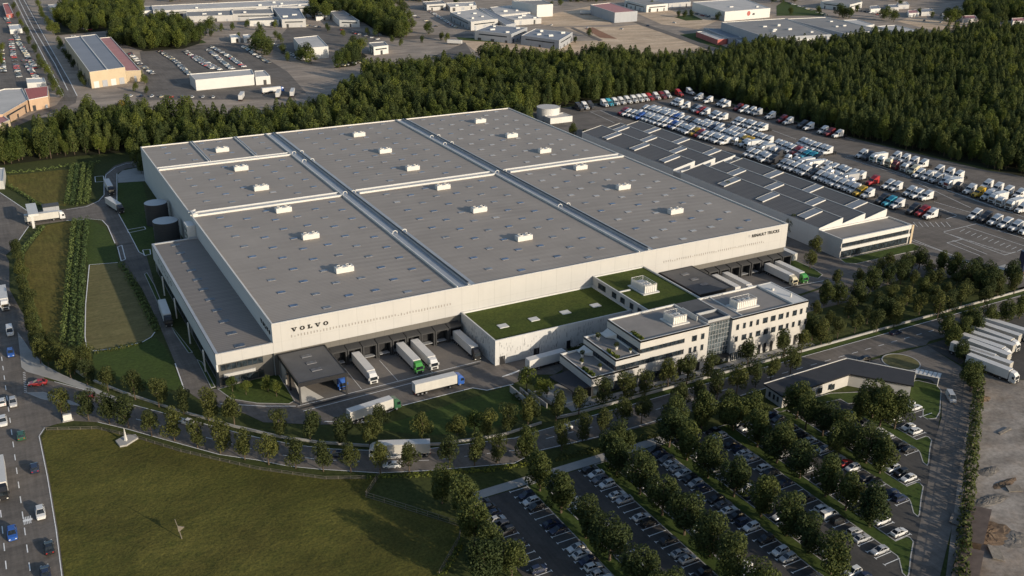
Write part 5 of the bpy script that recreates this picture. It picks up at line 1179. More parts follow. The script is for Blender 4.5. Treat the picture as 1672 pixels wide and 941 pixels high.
yrow([(1300, 236), (1342, 250), (1368, 259)], 'second row from the wood, near part', 3.5, 'wwwwwwwkkknk')
yrow([(1066, 184), (1112, 198)], 'starting the middle yard row', 3.5, 'wwwwwwwwww')
yrow([(1150, 208), (1240, 231), (1340, 268)], 'of the middle yard row', 3.5, 'wwwwkwwswwwwk.wwwkrkcckwwwwww.wwwcc')
yrow([(1340, 275), (1440, 307), (1520, 330)], 'of the middle yard row, near part', 3.6, 'kwwwwwcbrkwk.wwwwkwww')
yrow([(1592, 358), (1680, 384)], 'in the row by the painted bays', 4.0, 'wkwwkwwk')
yrow([(1018, 188), (1100, 211), (1190, 240)], 'in the far workshop row', 3.4, 'rwwwbwwwkwwbwwwwyrwwwww.kww')
yrow([(1052, 184), (1130, 206), (1260, 250)], 'one row out from the workshop', 3.5, 'wwwwwwwbwwkwwwwnwwwwwwyykww')
yrow([(1225, 256), (1330, 292), (1420, 325)], 'in the near workshop row', 3.5, 'wwwwkkswwwkkkwkwwwwywwwkk')
yrow([(1440, 333), (1520, 358)], 'by the front corner of the workshop', 3.6, 'kccwkrwws')
yrow([(1408, 258), (1500, 287)], 'of the bodied row before the wood', 4.2, 'wkwwemwekw', PI, 'mix')
yrow([(1502, 290), (1600, 322), (1675, 350)], 'of the mixed row, right wood', 4.3, 'kwswwkwywwwkw', PI, 'mix')
yrow([(1205, 237), (1300, 268), (1400, 305)], 'of the mixed row behind the workshop', 4.4, 'kwwmswkckwwk', PI, 'mix')
# ================================================================ TREES AND PLANTING
def leaf_arrays(r, centres, normals, size, jitter=0.6):
    """one small rhombic leaf clump per centre, roughly facing its normal"""
    n = len(centres); nn = normals+r.normal(size=(n, 3))*jitter; nn /= np.linalg.norm(nn, axis=1)[:, None]
    u = np.cross(nn, r.normal(size=(n, 3))); u /= np.linalg.norm(u, axis=1)[:, None]; v = np.cross(nn, u)
    s = size*(0.6+0.8*r.random((n, 1)))
    bend = nn*s*0.25
    return np.stack([centres-u*s, centres-v*s*0.8+bend, centres+u*s, centres+v*s*0.8+bend], 1).reshape(-1, 3)
def quads_mesh(name, verts, mat):
    n = len(verts)//4; me = bpy.data.meshes.new(name)
    me.vertices.add(len(verts)); me.vertices.foreach_set('co', verts.astype(np.float32).ravel())
    me.loops.add(n*4); me.loops.foreach_set('vertex_index', np.arange(n*4, dtype=np.int32))
    me.polygons.add(n); me.polygons.foreach_set('loop_start', np.arange(0, n*4, 4, dtype=np.int32)); me.polygons.foreach_set('loop_total', np.full(n, 4, dtype=np.int32))
    me.update(calc_edges=True); me.validate()
    me.materials.append(M[mat]); return me
def broad_crown(seed, h, z0, rx, nleaf, size, lobes=13):
    """lumpy broadleaf crown: lobes on an egg, leaves mostly on the lobes' outer skin"""
    r = np.random.default_rng(seed); cz = (h+z0)/2; hz = (h-z0)/2
    L = []
    for i in range(lobes):
        d = r.normal(size=3); d /= np.linalg.norm(d); f = 0.42+0.42*r.random()
        L.append((np.array([d[0]*rx*f, d[1]*rx*f, cz+d[2]*hz*f-0.1*hz]), (0.26+0.26*r.random())))
    L.append((np.array([0.1*rx, 0, h-hz*0.42]), 0.42)); L.append((np.array([0, 0, cz-0.1*hz]), 0.5))
    C_, N_ = [], []
    w_ = np.array([l[1]**2 for l in L]); w_ /= w_.sum(); cnt = r.multinomial(nleaf, w_)
    for (c, f), k in zip(L, cnt):
        d = r.normal(size=(k, 3)); d /= np.linalg.norm(d, axis=1)[:, None]
        rad = f*(0.72+0.36*r.random((k, 1))**0.6)
        C_.append(c+d*rad*np.array([rx, rx, hz*0.95])); N_.append(d)
    C_ = np.concatenate(C_); N_ = np.concatenate(N_)
    return leaf_arrays(r, C_, N_+np.array([0, 0, 0.25]), size, 0.75)
def pine_crown(seed, h, z0, rx, nleaf, size):
    """pointed, tiered conifer crown"""
    r = np.random.default_rng(seed); t = r.random(nleaf)**0.75
    tiers = 7; t = (np.floor(t*tiers)+r.random(nleaf)**1.6*0.85)/tiers
    z = h-t*(h-z0); lump = 0.75+0.35*r.random(40)
    a = r.random(nleaf)*2*math.pi; prof = (np.clip(t*1.35, 0, 1)**0.5)*(1-0.25*np.clip((t-0.75)/0.25, 0, 1))
    saw = 0.82+0.28*((t*tiers) % 1)
    rad = rx*prof*saw*lump[(a/2/math.pi*8).astype(int)+8*(np.floor(t*tiers).astype(int) % 4)]*(0.55+0.5*r.random(nleaf)**0.5)
    c = np.stack([rad*np.cos(a), rad*np.sin(a), z], 1)
    n = np.stack([np.cos(a), np.sin(a), np.full(nleaf, 0.7)], 1)
    return leaf_arrays(r, c, n, size, 0.5)
def trunk_mb(seed, h, z0, r0, limbs=5, rx=2.0):
    r = random.Random(seed); mb = MB(); p = Vector((0, 0, -0.1)); n = 4; rad = r0; top = z0+(h-z0)*0.7
    for i in range(n):
        q = Vector((r.uniform(-.12, .12)*(i+1)*0.6, r.uniform(-.12, .12)*(i+1)*0.6, top*(i+1)/n)); mb.tube(p, q, rad, 7, 0, rad*0.72); rad *= 0.72; p = q
    for i in range(limbs):
        a = 2*math.pi*i/limbs+r.random(); zb = z0*0.85+(h-z0)*0.35*i/limbs; mb.tube((0, 0, zb), (math.cos(a)*rx*0.6, math.sin(a)*rx*0.6, zb+(h-z0)*0.28), r0*0.45, 5, 0, r0*0.12)
    return mb
def tree_tpl(name, crown_verts, mat, tseed, h, z0, r0, limbs, rx):
    cm = quads_mesh('crown', crown_verts, mat)
    tb = trunk_mb(tseed, h, z0, r0, limbs, rx).build('trunk', 'trunk'); tm = tb.data; bpy.data.objects.remove(tb)
    return (tm, cm)
def plant_tree(tpl, name, x, y, label, cat='tree', group=None, sc=1.0, rz=None, z=0.0, rnd=random, wide=1.0):
    r = bpy.data.objects.new(name, None); C.objects.link(r); r.location = (x, y, z); r.rotation_euler = (0, 0, rnd.random()*6.28 if rz is None else rz)
    r.scale = (sc*wide*rnd.uniform(.92, 1.08), sc*wide*rnd.uniform(.92, 1.08), sc); r.empty_display_size = 0.5
    tag(r, label, cat, group)
    for nm, me in (('trunk', tpl[0]), ('crown', tpl[1])):
        o = bpy.data.objects.new(nm, me); C.objects.link(o); o.parent = r
    return r
rt = random.Random(3)
STREET = [tree_tpl('street', broad_crown(10+i, 10.0, 2.1, 2.75+0.2*(i % 3), 2400, 0.20, 12), 'leaf_street', i, 10.0, 2.6, 0.2, 5, 2.6) for i in range(6)]
LOT = [tree_tpl('lot', broad_crown(40+i, 12.6, 1.8, 3.6+0.25*(i % 3), 5000, 0.22, 18), 'leaf_lot', 20+i, 12.6, 2.8, 0.3, 6, 3.6) for i in range(6)]
BRIGHT = [tree_tpl('bright', broad_crown(70+i, 7.0, 1.4, 2.4, 1500, 0.17, 9), 'leaf_bright', 40+i, 7.0, 1.7, 0.15, 4, 2.0) for i in range(3)]
# --- avenue, north side
NORTH = [(116, 618), (143, 630), (177, 641), (221, 653), (260, 665), (300, 676), (341, 687), (383, 695), (457, 713), (507, 722), (562, 726), (604, 735), (746, 722), (796, 713), (830, 706), (862, 696), (908, 687), (945, 677), (984, 664), (1019, 656), (1052, 647), (1090, 635), (1121, 628), (1156, 618), (1220, 599),
         (1279, 585), (1308, 576), (1340, 566), (1367, 554), (1430, 544), (1459, 534), (1530, 520), (1549, 511), (1568, 502), (1605, 502), (1628, 486), (1655, 480)]
for i, (px_, py_) in enumerate(NORTH):
    x, y = P(px_, py_); plant_tree(rt.choice(STREET), 'street_tree', x, y, f"{nth(i+1)} tree from the highway on the avenue's office side", 'tree', 'street trees along the avenue', rt.uniform(.82, 1.08), rnd=rt)
SOUTH = [(102, 682), (145, 687), (179, 693), (210, 699), (248, 713), (285, 720), (323, 732), (360, 741), (400, 751), (439, 759), (483, 765), (528, 770), (573, 772), (621, 773), (668, 771), (734, 765), (775, 761), (812, 756), (917, 736), (951, 720), (985, 713), (1016, 697), (1047, 692), (1108, 672), (1138, 664), (1170, 654), (1202, 645), (1233, 633), (1258, 622), (1290, 612)]
for i, (px_, py_) in enumerate(SOUTH):
    x, y = P(px_, py_); plant_tree(rt.choice(STREET), 'street_tree', x, y, f"{nth(i+1)} tree from the highway on the avenue's field side", 'tree', 'street trees along the avenue', rt.uniform(.85, 1.05), rnd=rt)
# --- car park strips
for j, (xs, ys) in enumerate(((104.8, (174.5, 163, 153, 143, 133, 123)), (125.2, (175, 170, 161, 152, 143.5, 134, 125, 117)), (145.6, (175, 168, 159, 150, 141, 132, 124, 117)), (165.9, (173.5, 165, 156, 147.5, 139.5, 132, 125)), (186.2, (170, 161, 153, 145.5, 139.5)), (206.4, (160.5, 154.5)))):
    for i, y in enumerate(ys):
        plant_tree(rt.choice(LOT), 'parking_tree', xs+rt.uniform(-.5, .5), y+rt.uniform(-1, 1), f"{nth(i+1)} tree from the avenue on the {nth(j+1)} car park strip", 'tree', 'trees on the car park strips', rt.uniform(.86, 1.0), z=0.08, rnd=rt, wide=1.16)
XT = [(722, 822), (760, 850), (775, 890), (800, 918), (835, 945), (790, 960), (860, 752), (1315, 702), (1402, 690), (1436, 697), (1100, 712), (1145, 700), (1188, 690), (1012, 745), (1230, 700), (1280, 742), (1365, 745)]
for i, (px_, py_) in enumerate(sorted(XT)):
    x, y = P(px_, py_)
    plant_tree(rt.choice(LOT), 'parking_tree', x, y, f"dense tree, {nth(i+1)} from the left of the scattered trees round the car park", 'tree', 'dense trees round the car park', rt.uniform(.8, 1.02), z=0.05, rnd=rt)
# --- grove by the office
GR = [(1345, 500), (1368, 498), (1330, 520), (1352, 540), (1385, 520), (1400, 500), (1395, 545), (1415, 530), (1430, 505), (1452, 500), (1440, 525), (1465, 520), (1480, 500), (1478, 538), (1500, 515), (1505, 490), (1515, 470), (1490, 470), (1470, 465), (1448, 468), (1432, 455), (1450, 448), (1478, 446), (1500, 440), (1515, 452), (1530, 470), (1545, 490), (1560, 470), (1555, 455), (1535, 446), (1580, 470), (1598, 480), (1575, 488), (1610, 470), (1625, 478), (1525, 500), (1365, 470), (1650, 470), (1400, 470), (1420, 480), (1310, 540), (1325, 556), (1615, 488), (1590, 460)]
for i, (px_, py_) in enumerate(sorted(GR)):
    x, y = P(px_, py_); 
    if y < 203.5: y = 204+rt.random()*2
    plant_tree(rt.choice(LOT+STREET), 'grove_tree', x, y, f"dark grove tree, {nth(i+1)} from the left in the grove right of the office", 'tree', 'trees of the grove beyond the office', rt.uniform(.7, .94), rnd=rt)
for i, (px_, py_) in enumerate([(1540, 555), (1553, 570), (1558, 535), (1580, 545), (1600, 530), (1565, 590), (1590, 548), (1625, 520), (1650, 515), (1570, 558), (1580, 625), (1584, 640)]):
    x, y = P(px_, py_); plant_tree(rt.choice(LOT), 'roadside_tree', x, min(y, 186.0), f"{nth(i+1)} tree of the clump between avenue and trailer park", 'tree', 'trees at the trailer park corner', rt.uniform(.62, .85), rnd=rt)
# --- small individual trees
SM = [(1292, 385, 'dark tree at the front right corner of the warehouse', LOT, .8), (1330, 418, 'slim tree between the workshop wall and the access road', STREET, .9), (1322, 440, 'round tree on the curved lawn by the right-hand docks', STREET, .85), (1186, 333, 'tree crown showing above the warehouse roof edge beside the workshop', LOT, .9), (1222, 352, 'tree between warehouse and workshop, second from the corner', LOT, .75),
      (1084, 285, 'tree between warehouse and workshop near the roof gap, far one', LOT, .8), (1105, 293, 'tree between warehouse and workshop near the roof gap, near one', LOT, .8), (935, 222, 'bushy tree beside the warehouse end near the white tank', LOT, .6), (955, 230, 'second bushy tree beside the warehouse end near the white tank', LOT, .55),
      (380, 640, 'bright small tree in front of the dark hall front, nearest the road', BRIGHT, .75), (402, 645, 'bright small tree in front of the dark hall front, middle one', BRIGHT, .7), (438, 640, 'bright small tree beside the canopy lawn, upper one', BRIGHT, .8), (452, 648, 'bright small tree beside the canopy lawn, lower one', BRIGHT, .8),
      (860, 640, 'bright yellow green tree beside the ramped garden', BRIGHT, 1.2), (880, 650, 'second bright tree beside the ramped garden', BRIGHT, 1.0), (868, 690, 'olive tree at the foot of the terrace walls', STREET, .95), (893, 650, 'small bright tree behind the black patio canopy', BRIGHT, .9), (620, 705, 'tree behind the green cabbed lorry on the front lawn', STREET, .9), (690, 725, 'slender tree just behind the long avenue lorry', STREET, 1.0), (775, 710, 'bright tree on the front lawn near the terrace walls', BRIGHT, 1.1)]
for px_, py_, lab, tp, sc in SM:
    x, y = P(px_, py_)
    if 1080 < px_ < 1230 or px_ in (935, 955) or px_ == 1292: x = max(x, 271.5)
    plant_tree(rt.choice(tp), 'garden_tree', x, y, lab, 'tree', None, sc, rnd=rt)
# --- roadside trees by the highway
HT = [(8, 440), (20, 455), (10, 470), (28, 482), (18, 500), (35, 510), (28, 528), (45, 535), (38, 552), (55, 560), (48, 575), (66, 580), (62, 595), (80, 598), (90, 588), (98, 604), (112, 600), (122, 612), (135, 606), (145, 600), (25, 420), (12, 425), (70, 566), (88, 572)]
for i, (px_, py_) in enumerate(HT):
    x, y = P(px_, py_); x = max(x, 1.5); plant_tree(rt.choice(STREET), 'roadside_tree', x, y, f"bushy roadside tree, {nth(i+1)} down the highway edge from the gate road", 'tree', 'trees along the highway edge', rt.uniform(.65, .9), rnd=rt)
# --- hedges (leaf masses on straight lines)
def hedge(label, pts, wd, h, dens=9.0, mat='leaf_hedge', seed=0, size=0.3, cat='hedge', group=None, name='hedge'):
    r = np.random.default_rng(seed+100); cs, ns = [], []
    for a, b in zip(pts[:-1], pts[1:]):
        l = math.hypot(b[0]-a[0], b[1]-a[1]); k = int(l*dens*(wd+2*h)/3)
        t = r.random(k); u = r.random(k)*2-1; lump = 0.8+0.3*np.sin(t*l*1.7+seed)+0.15*np.sin(t*l*4.1)
        ph = r.random(k)*math.pi
        off = np.cos(ph)*wd/2*lump; z = np.abs(np.sin(ph))**0.6*h*lump*(0.75+0.3*r.random(k))
        dx, dy = (b[0]-a[0])/l, (b[1]-a[1])/l
        cs.append(np.stack([a[0]+dx*l*t-dy*off, a[1]+dy*l*t+dx*off, z], 1)); ns.append(np.stack([-dy*np.cos(ph), dx*np.cos(ph), np.sin(ph)], 1))
    c = np.concatenate(cs); n = np.concatenate(ns); m = pts[len(pts)//2]
    v = leaf_arrays(r, c, n, size, 0.5); v[:, 0] -= m[0]; v[:, 1] -= m[1]
    o = bpy.data.objects.new(name, quads_mesh(name, v, mat)); C.objects.link(o); o.location = (m[0], m[1], 0); tag(o, label, cat, group); return o
rows = [([(119, 273), (109, 336)], 'leftmost'), ([(127, 272), (119, 336)], 'second from the left'), ([(138, 271), (130, 337)], 'third from the left'), ([(149, 270), (141, 335)], 'rightmost')]
for i, (p, nm) in enumerate(rows): hedge(f"planted hedge row, {nm} of four beside the upper dry field", PL(p), 2.0 if i < 3 else 2.6, 2.4, seed=i, group='hedge rows between the fields')
rows = [([(122, 362), (111, 470), (103, 566)], 'leftmost'), ([(132, 361), (122, 470), (118, 572)], 'middle one'), ([(143, 360), (134, 470), (131, 575)], 'rightmost')]
for i, (p, nm) in enumerate(rows): hedge(f"long planted hedge row, {nm} of three between dry field and basin", PL(p), 1.9, 2.4, seed=10+i, group='hedge rows between the fields')
hedge('hedge along the wood side of the upper dry field', PL([(8, 284), (60, 280), (110, 272), (165, 266)]), 1.2, 1.4, seed=20)
hedge('hedge slanting along the gate road fence', PL([(14, 305), (40, 320), (66, 338)]), 1.6, 1.6, seed=21)
hedge('hedge curving along the lower dry field towards the highway', PL([(72, 372), (42, 405), (34, 425), (40, 460), (58, 520), (76, 570)]), 1.8, 1.8, seed=22)
hedge('ground hedge bank along the basin east edge', PL([(197, 430), (212, 455), (236, 500), (258, 542)]), 3.2, 1.1, seed=23)
hedge('low clipped hedge below the basin', PL([(153, 577), (190, 571), (232, 561)]), 1.6, 0.9, seed=24, mat='leaf_street')
hedge('tall hedge between the service road and the broken concrete lot', [(260.5, 167.5), (240, 152.8), (208.8, 130.6), (182, 111.6), (163, 98)], 3.0, 3.2, seed=25, dens=10, mat='leaf_lot', size=0.36)
hedge('thick hedge band beside the field corner fence', PL([(600, 780), (700, 776), (800, 768), (880, 757)]), 1.8, 0.8, seed=26, mat='leaf_bright')
hedge('creeper hedge along the field corner edge at the bottom', PL([(755, 885), (735, 920), (718, 945)]), 1.6, 1.0, seed=27, mat='leaf_bright')
hedge('hedge strip above the car park walk', PL([(905, 752), (1000, 730), (1070, 712)]), 2.2, 1.0, seed=28, mat='leaf_street')
hedge('planting bank between the terrace walls', PL([(842, 645), (872, 672)]), 4.0, 1.6, seed=29, mat='leaf_street')
hedge('planting strip beside the office loading road', PL([(928, 575), (956, 562)]), 1.6, 1.0, seed=30, mat='leaf_street')
hedge('hedge at the avenue foot of the office', [(134, 204.2), (180, 203.9), (225, 203.9)], 0.9, 0.5, seed=31, mat='leaf_street')

# ---------------------------------------------------------------- the wood
def inpoly(x, y, poly):
    c = False
    for i in range(len(poly)):
        (x0, y0), (x1, y1) = poly[i-1], poly[i]
        if (y0 > y) != (y1 > y) and x < (x1-x0)*(y-y0)/(y1-y0)+x0: c = not c
    return c
PINES = [pine_crown(200+i, 13.5+1.0*(i % 3), 1.8, 3.0+0.35*(i % 2), 1700, 0.26) for i in range(5)]
DECID = [broad_crown(230+i, 14.0, 2.0, 3.7, 2000, 0.27, 13) for i in range(4)]
YEL = broad_crown(250, 14.0, 3.0, 3.8, 2000, 0.27, 12)
def wood_tpl(cv, mat):
    tm = MB().tube((0, 0, -0.2), (0, 0, 9), 0.2, 6, 0, 0.1)
    me = quads_mesh('tree', cv, mat)
    tb = tm.build('trunk', 'trunk'); m2 = tb.data; bpy.data.objects.remove(tb); return (m2, me)
WT = [wood_tpl(c, 'leaf_pine') for c in PINES]+[wood_tpl(c, 'leaf_pine') for c in DECID[:2]]+[wood_tpl(c, 'leaf_bright') for c in DECID[2:]]
WV = PINES+DECID
rw = np.random.default_rng(77); pts = []
CLEAR = [PL([(0, 200), (60, 178), (110, 150), (128, 150), (128, 165), (110, 180), (60, 200), (0, 216)])]
X0, X1, Y0, Y1, stp = -200, 1000, 225, 700, 5.2
for iy in range(int((Y1-Y0)/stp)):
    for ix in range(int((X1-X0)/stp)):
        x = X0+(ix+0.5*(iy % 2))*stp+rw.uniform(-3.2, 3.2); y = Y0+iy*stp+rw.uniform(-3.2, 3.2)
        if rw.random() < 0.09: continue
        if not inpoly(x, y, WOOD): continue
        px_, py_ = proj(x, y, 8)
        if px_ < -60 or px_ > 1735: continue
        pts.append((math.hypot(x, y), x, y, px_, py_))
pts.sort()
def stand(x, y):
    if x < 62: return 'left wood'
    if y < 500 and x < 470: return 'wood edge by the yard'
    return 'right wood' if x > 450 else 'wood behind the warehouse'
nind = 0; rest = []; cnt = {}
for d, x, y, px_, py_ in pts:
    bush = rw.random() < (0.68 if x < 62 else (0.66 if x < 450 and y > 500 else 0.36))
    k = int(rw.integers(5, 9)) if bush else int(rw.integers(0, 5))
    sc = rw.uniform(.62, 1.18)*(1.0+0.16*math.sin(x*0.043+1.3)*math.sin(y*0.051)+0.10*math.sin(x*0.11+y*0.09))*(0.95 if x > 450 else 1.05)
    vis = not (63 < x < 330 and y < 520 and False)
    if nind < 298 and 0 <= px_ <= 1672:
        nind += 1
        cnt.setdefault(stand(x, y), []).append((px_, x, y, k, sc))
    else: rest.append((x, y, k, sc))
for s, items in cnt.items():
    items.sort()
    for i, (px_, x, y, k, sc) in enumerate(items):
        plant_tree(WT[k], 'forest_tree', x, y, f"{'bushy' if k >= 5 else 'pointed'} tree, {nth(i+1)} from the left in the near {s}", 'forest tree', 'trees of the wood', sc, rnd=rt)
def merge(items, tv, name, mat, label=None):
    chunks = []
    for x, y, k, sc in items:
        v = tv[k]; a = rw.random()*6.28; ca, sa = math.cos(a), math.sin(a); s2 = sc*rw.uniform(.9, 1.1)
        chunks.append(np.stack([(v[:, 0]*ca-v[:, 1]*sa)*s2+x, (v[:, 0]*sa+v[:, 1]*ca)*s2+y, v[:, 2]*sc], 1))
    return np.concatenate(chunks)
for poly, sp, s0 in (([(492, 6), (520, 0), (622, -4), (640, 20), (662, 50), (655, 66), (625, 60), (595, 40), (540, 16)], 7.5, 1.25), ([(90, 40), (105, 22), (160, 10), (232, 12), (234, 40), (200, 46), (130, 54)], 8, 1.15), ([(182, 62), (215, 48), (300, 46), (328, 62), (322, 72), (300, 80), (235, 84), (205, 74)], 7, 1.25),
                     ([(1572, 30), (1580, 2), (1700, -10), (1700, 38), (1620, 32)], 8, 1.2), ([(545, 112), (565, 98), (592, 86), (602, 92), (580, 108)], 7, 1.0), ([(130, 2), (420, -8), (420, -20), (120, -14)], 11, 1.2), ([(1430, -2), (1600, -6), (1600, -16), (1420, -12)], 11, 1.2), ([(905, -4), (1020, -6), (1010, 3), (930, 4)], 9, 1.0), ([(640, -2), (705, -6), (700, -14), (640, -12)], 10, 1.2)):
    q = PL(poly); xs = [p[0] for p in q]; ys = [p[1] for p in q]
    for i in range(int((max(xs)-min(xs))/sp)):
        for j in range(int((max(ys)-min(ys))/sp)):
            x = min(xs)+i*sp+rw.uniform(-3, 3); y = min(ys)+j*sp+rw.uniform(-3, 3)
            if inpoly(x, y, q): rest.append((x, y, int(rw.integers(5, 9)), s0*rw.uniform(.7, 1.15)))
print('wood trees', len(pts), 'rest', len(rest))
# the rest of the wood is one object: points that carry copies of the nearer trees' crowns
fme = bpy.data.meshes.new('forest'); fme.from_pydata([(x, y, 0) for x, y, k, sc in rest], [], [])
at = fme.attributes.new('kind_index', 'INT', 'POINT'); at.data.foreach_set('value', [k for x, y, k, sc in rest])
at = fme.attributes.new('tree_scale', 'FLOAT', 'POINT'); at.data.foreach_set('value', [sc for x, y, k, sc in rest])
fo = bpy.data.objects.new('forest', fme); C.objects.link(fo); fo['kind'] = 'stuff'; fo['label'] = 'dense dark wood standing beyond the nearer trees as one mass'
src = []
for k in range(9):
    src.append(next(o for o in C.objects if o.name.startswith('crown') and o.data == WT[k][1]))
ng = bpy.data.node_groups.new('forest', 'GeometryNodeTree')
ng.interface.new_socket('Geometry', in_out='INPUT', socket_type='NodeSocketGeometry'); ng.interface.new_socket('Geometry', in_out='OUTPUT', socket_type='NodeSocketGeometry')
gi = ng.nodes.new('NodeGroupInput'); go = ng.nodes.new('NodeGroupOutput'); ins = ng.nodes.new('GeometryNodeInstanceOnPoints'); jn = ng.nodes.new('GeometryNodeJoinGeometry')
ins.inputs['Pick Instance'].default_value = True
for o in reversed(src):
    n = ng.nodes.new('GeometryNodeObjectInfo'); n.transform_space = 'ORIGINAL'; n.inputs['Object'].default_value = o; n.inputs['As Instance'].default_value = True
    ng.links.new(n.outputs['Geometry'], jn.inputs[0])
a1 = ng.nodes.new('GeometryNodeInputNamedAttribute'); a1.data_type = 'INT'; a1.inputs[0].default_value = 'kind_index'
a2 = ng.nodes.new('GeometryNodeInputNamedAttribute'); a2.data_type = 'FLOAT'; a2.inputs[0].default_value = 'tree_scale'
rv = ng.nodes.new('FunctionNodeRandomValue'); rv.data_type = 'FLOAT_VECTOR'; rv.inputs[0].default_value = (0, 0, 0); rv.inputs[1].default_value = (0.06, 0.06, 6.28)
ng.links.new(gi.outputs[0], ins.inputs['Points']); ng.links.new(jn.outputs[0], ins.inputs['Instance']); ng.links.new(a1.outputs['Attribute'], ins.inputs['Instance Index'])
ng.links.new(rv.outputs[0], ins.inputs['Rotation']); ng.links.new(a2.outputs['Attribute'], ins.inputs['Scale']); ng.links.new(ins.outputs[0], go.inputs[0])
mod = fo.modifiers.new('forest', 'NODES'); mod.node_group = ng
tmb = MB()
for x, y, k, sc in rest[:1000]: tmb.tube((x, y, 0), (x, y, 8*sc), 0.2, 4, 0, 0.12)
to = tmb.build('forest_trunks', 'trunk'); to['kind'] = 'stuff'
for px_, py_, lab in ((205, 205, 'yellow tree standing in the left wood behind the fields'), (700, 128, 'yellowing tree on the wood edge near the estate')):
    x, y = P(px_, py_); plant_tree(wood_tpl(YEL, 'leaf_yellow' if px_ < 400 else 'leaf_street'), 'yellow_tree', x, y, lab, 'tree', None, 1.1, rnd=rt)
# ================================================================ THE ESTATE IN THE BACKGROUND
def far(label, roof_px, h, wall='clad', roof='midroof', name='industrial_building', par=0.4, cat='building', openings=0, units=0, cap='flash_pale', doors=True):
    q = PL(roof_px, h); t = building(name, label, q, h, wall, roof, par, cap, cat)
    # front faces: doors and window strips on every wall that looks toward the camera
    a = sum(q[i-1][0]*q[i][1]-q[i-1][1]*q[i][0] for i in range(len(q)))
    if a < 0: q = q[::-1]
    r = random.Random(len(label)*7)
    for i in range(len(q)):
        p0, p1 = q[i], q[(i+1) % len(q)]; l = math.hypot(p1[0]-p0[0], p1[1]-p0[1]); nx, ny = (p1[1]-p0[1])/l, -(p1[0]-p0[0])/l
        mx, my = (p0[0]+p1[0])/2, (p0[1]+p1[1])/2
        if nx*(-mx)+ny*(-my) < 0.15*math.hypot(mx, my) or l < 6 or not doors: continue
        dx, dy = (p1[0]-p0[0])/l, (p1[1]-p0[1])/l
        n = max(1, int(l/11)) if openings == 0 else openings
        for k in range(n):
            s = l*(k+0.5)/n+r.uniform(-1.5, 1.5); wd = r.choice([1.6, 2.2, 3.6]); hh = min(h-1, r.choice([2.4, 3.4, 4.2]))
            c = (p0[0]+dx*s, p0[1]+dy*s)
            mb = MB(); mb.prism([(c[0]-dx*wd/2+nx*0.12, c[1]-dy*wd/2+ny*0.12), (c[0]+dx*wd/2+nx*0.12, c[1]+dy*wd/2+ny*0.12), (c[0]+dx*wd/2-nx*0.02, c[1]+dy*wd/2-ny*0.02), (c[0]-dx*wd/2-nx*0.02, c[1]-dy*wd/2-ny*0.02)], 0.05, hh)
            mb.build('door', r.choice(['frame', 'greywall', 'dark']), t)
        if h > 6 and l > 14:
            mb = MB(); s0, s1 = l*0.12, l*0.88; zc = h*0.66
            mb.prism([(p0[0]+dx*s0+nx*0.08, p0[1]+dy*s0+ny*0.08), (p0[0]+dx*s1+nx*0.08, p0[1]+dy*s1+ny*0.08), (p0[0]+dx*s1, p0[1]+dy*s1), (p0[0]+dx*s0, p0[1]+dy*s0)], zc-0.5, zc+0.5); mb.build('window_strip', 'glass', t)
    cx = sum(p[0] for p in q)/len(q); cy = sum(p[1] for p in q)/len(q)
    for k in range(units):
        f = 0.25+0.6*r.random(); p = q[k % len(q)]; x, y = cx+(p[0]-cx)*f*0.8, cy+(p[1]-cy)*f*0.8
        mb = MB(); w_ = r.uniform(1.2, 2.6); mb.box(x-w_, y-1.2, h-par+0.01, x+w_, y+1.2, h-par+r.uniform(1.0, 1.8)); mb.build('roof_unit', 'unit', t)
    return t
# tan hall with its red roofed lean-to
t = far('big tan hall with twin blue grey roofs and four loading doors, upper left', [(105, 62), (157, 56), (204, 110), (146, 118)], 11.5, 'tan', 'roofblue', doors=False)
q = PL([(105, 62), (157, 56), (204, 110), (146, 118)], 11.5); m0 = ((q[0][0]+q[1][0])/2, (q[0][1]+q[1][1])/2); m1 = ((q[2][0]+q[3][0])/2, (q[2][1]+q[3][1])/2)
mb = MB(); mb.bar(m0, m1, 0.7, 11.0, 11.75); mb.build('ridge_flashing', 'flash_pale', t)
d = Vector((q[2][0]-q[3][0], q[2][1]-q[3][1])); L_ = d.length; d /= L_; nn = Vector((d.y, -d.x))
for k in range(4):
    c = Vector(q[3])+d*(L_*(0.14+0.24*k)); mb = MB(); e = nn*0.15
    mb.prism([(c.x-d.x*1.9+e.x, c.y-d.y*1.9+e.y), (c.x+d.x*1.9+e.x, c.y+d.y*1.9+e.y), (c.x+d.x*1.9, c.y+d.y*1.9), (c.x-d.x*1.9, c.y-d.y*1.9)], 0.1, 4.6); mb.build('loading_door', 'greywall' if k % 2 else 'white', t)
d2 = Vector((q[0][0]-q[3][0], q[0][1]-q[3][1])); L2 = d2.length; d2 /= L2; n2 = Vector((-d2.y, d2.x))
for k in range(7):
    c = Vector(q[3])+d2*(L2*(0.1+0.13*k)); mb = MB(); e = n2*0.15
    mb.prism([(c.x-d2.x*1.6+e.x, c.y-d2.y*1.6+e.y), (c.x+d2.x*1.6+e.x, c.y+d2.y*1.6+e.y), (c.x+d2.x*1.6, c.y+d2.y*1.6), (c.x-d2.x*1.6, c.y-d2.y*1.6)], 0.1, 4.2); mb.build('loading_door', 'darker', t)
far('red roofed side wing of the tan hall', [(162, 62), (181, 60.5), (230, 115), (205, 116)], 8.0, 'tan', 'pinkroof', par=0.4)
far('long white windowless shed below the estate car park', [(309, 121), (411, 113), (415, 122), (319, 131)], 7.5, 'white', 'paleroof', doors=False)
far('short white extension at the end of the long white shed', [(415, 116), (432, 115), (441, 124), (417, 126)], 6.0, 'white', 'paleroof')
far('square white hall with a ridge line between estate trees', [(479, 62), (519, 58), (536, 76), (493, 79)], 9.5, 'white', 'paleroof', doors=False)
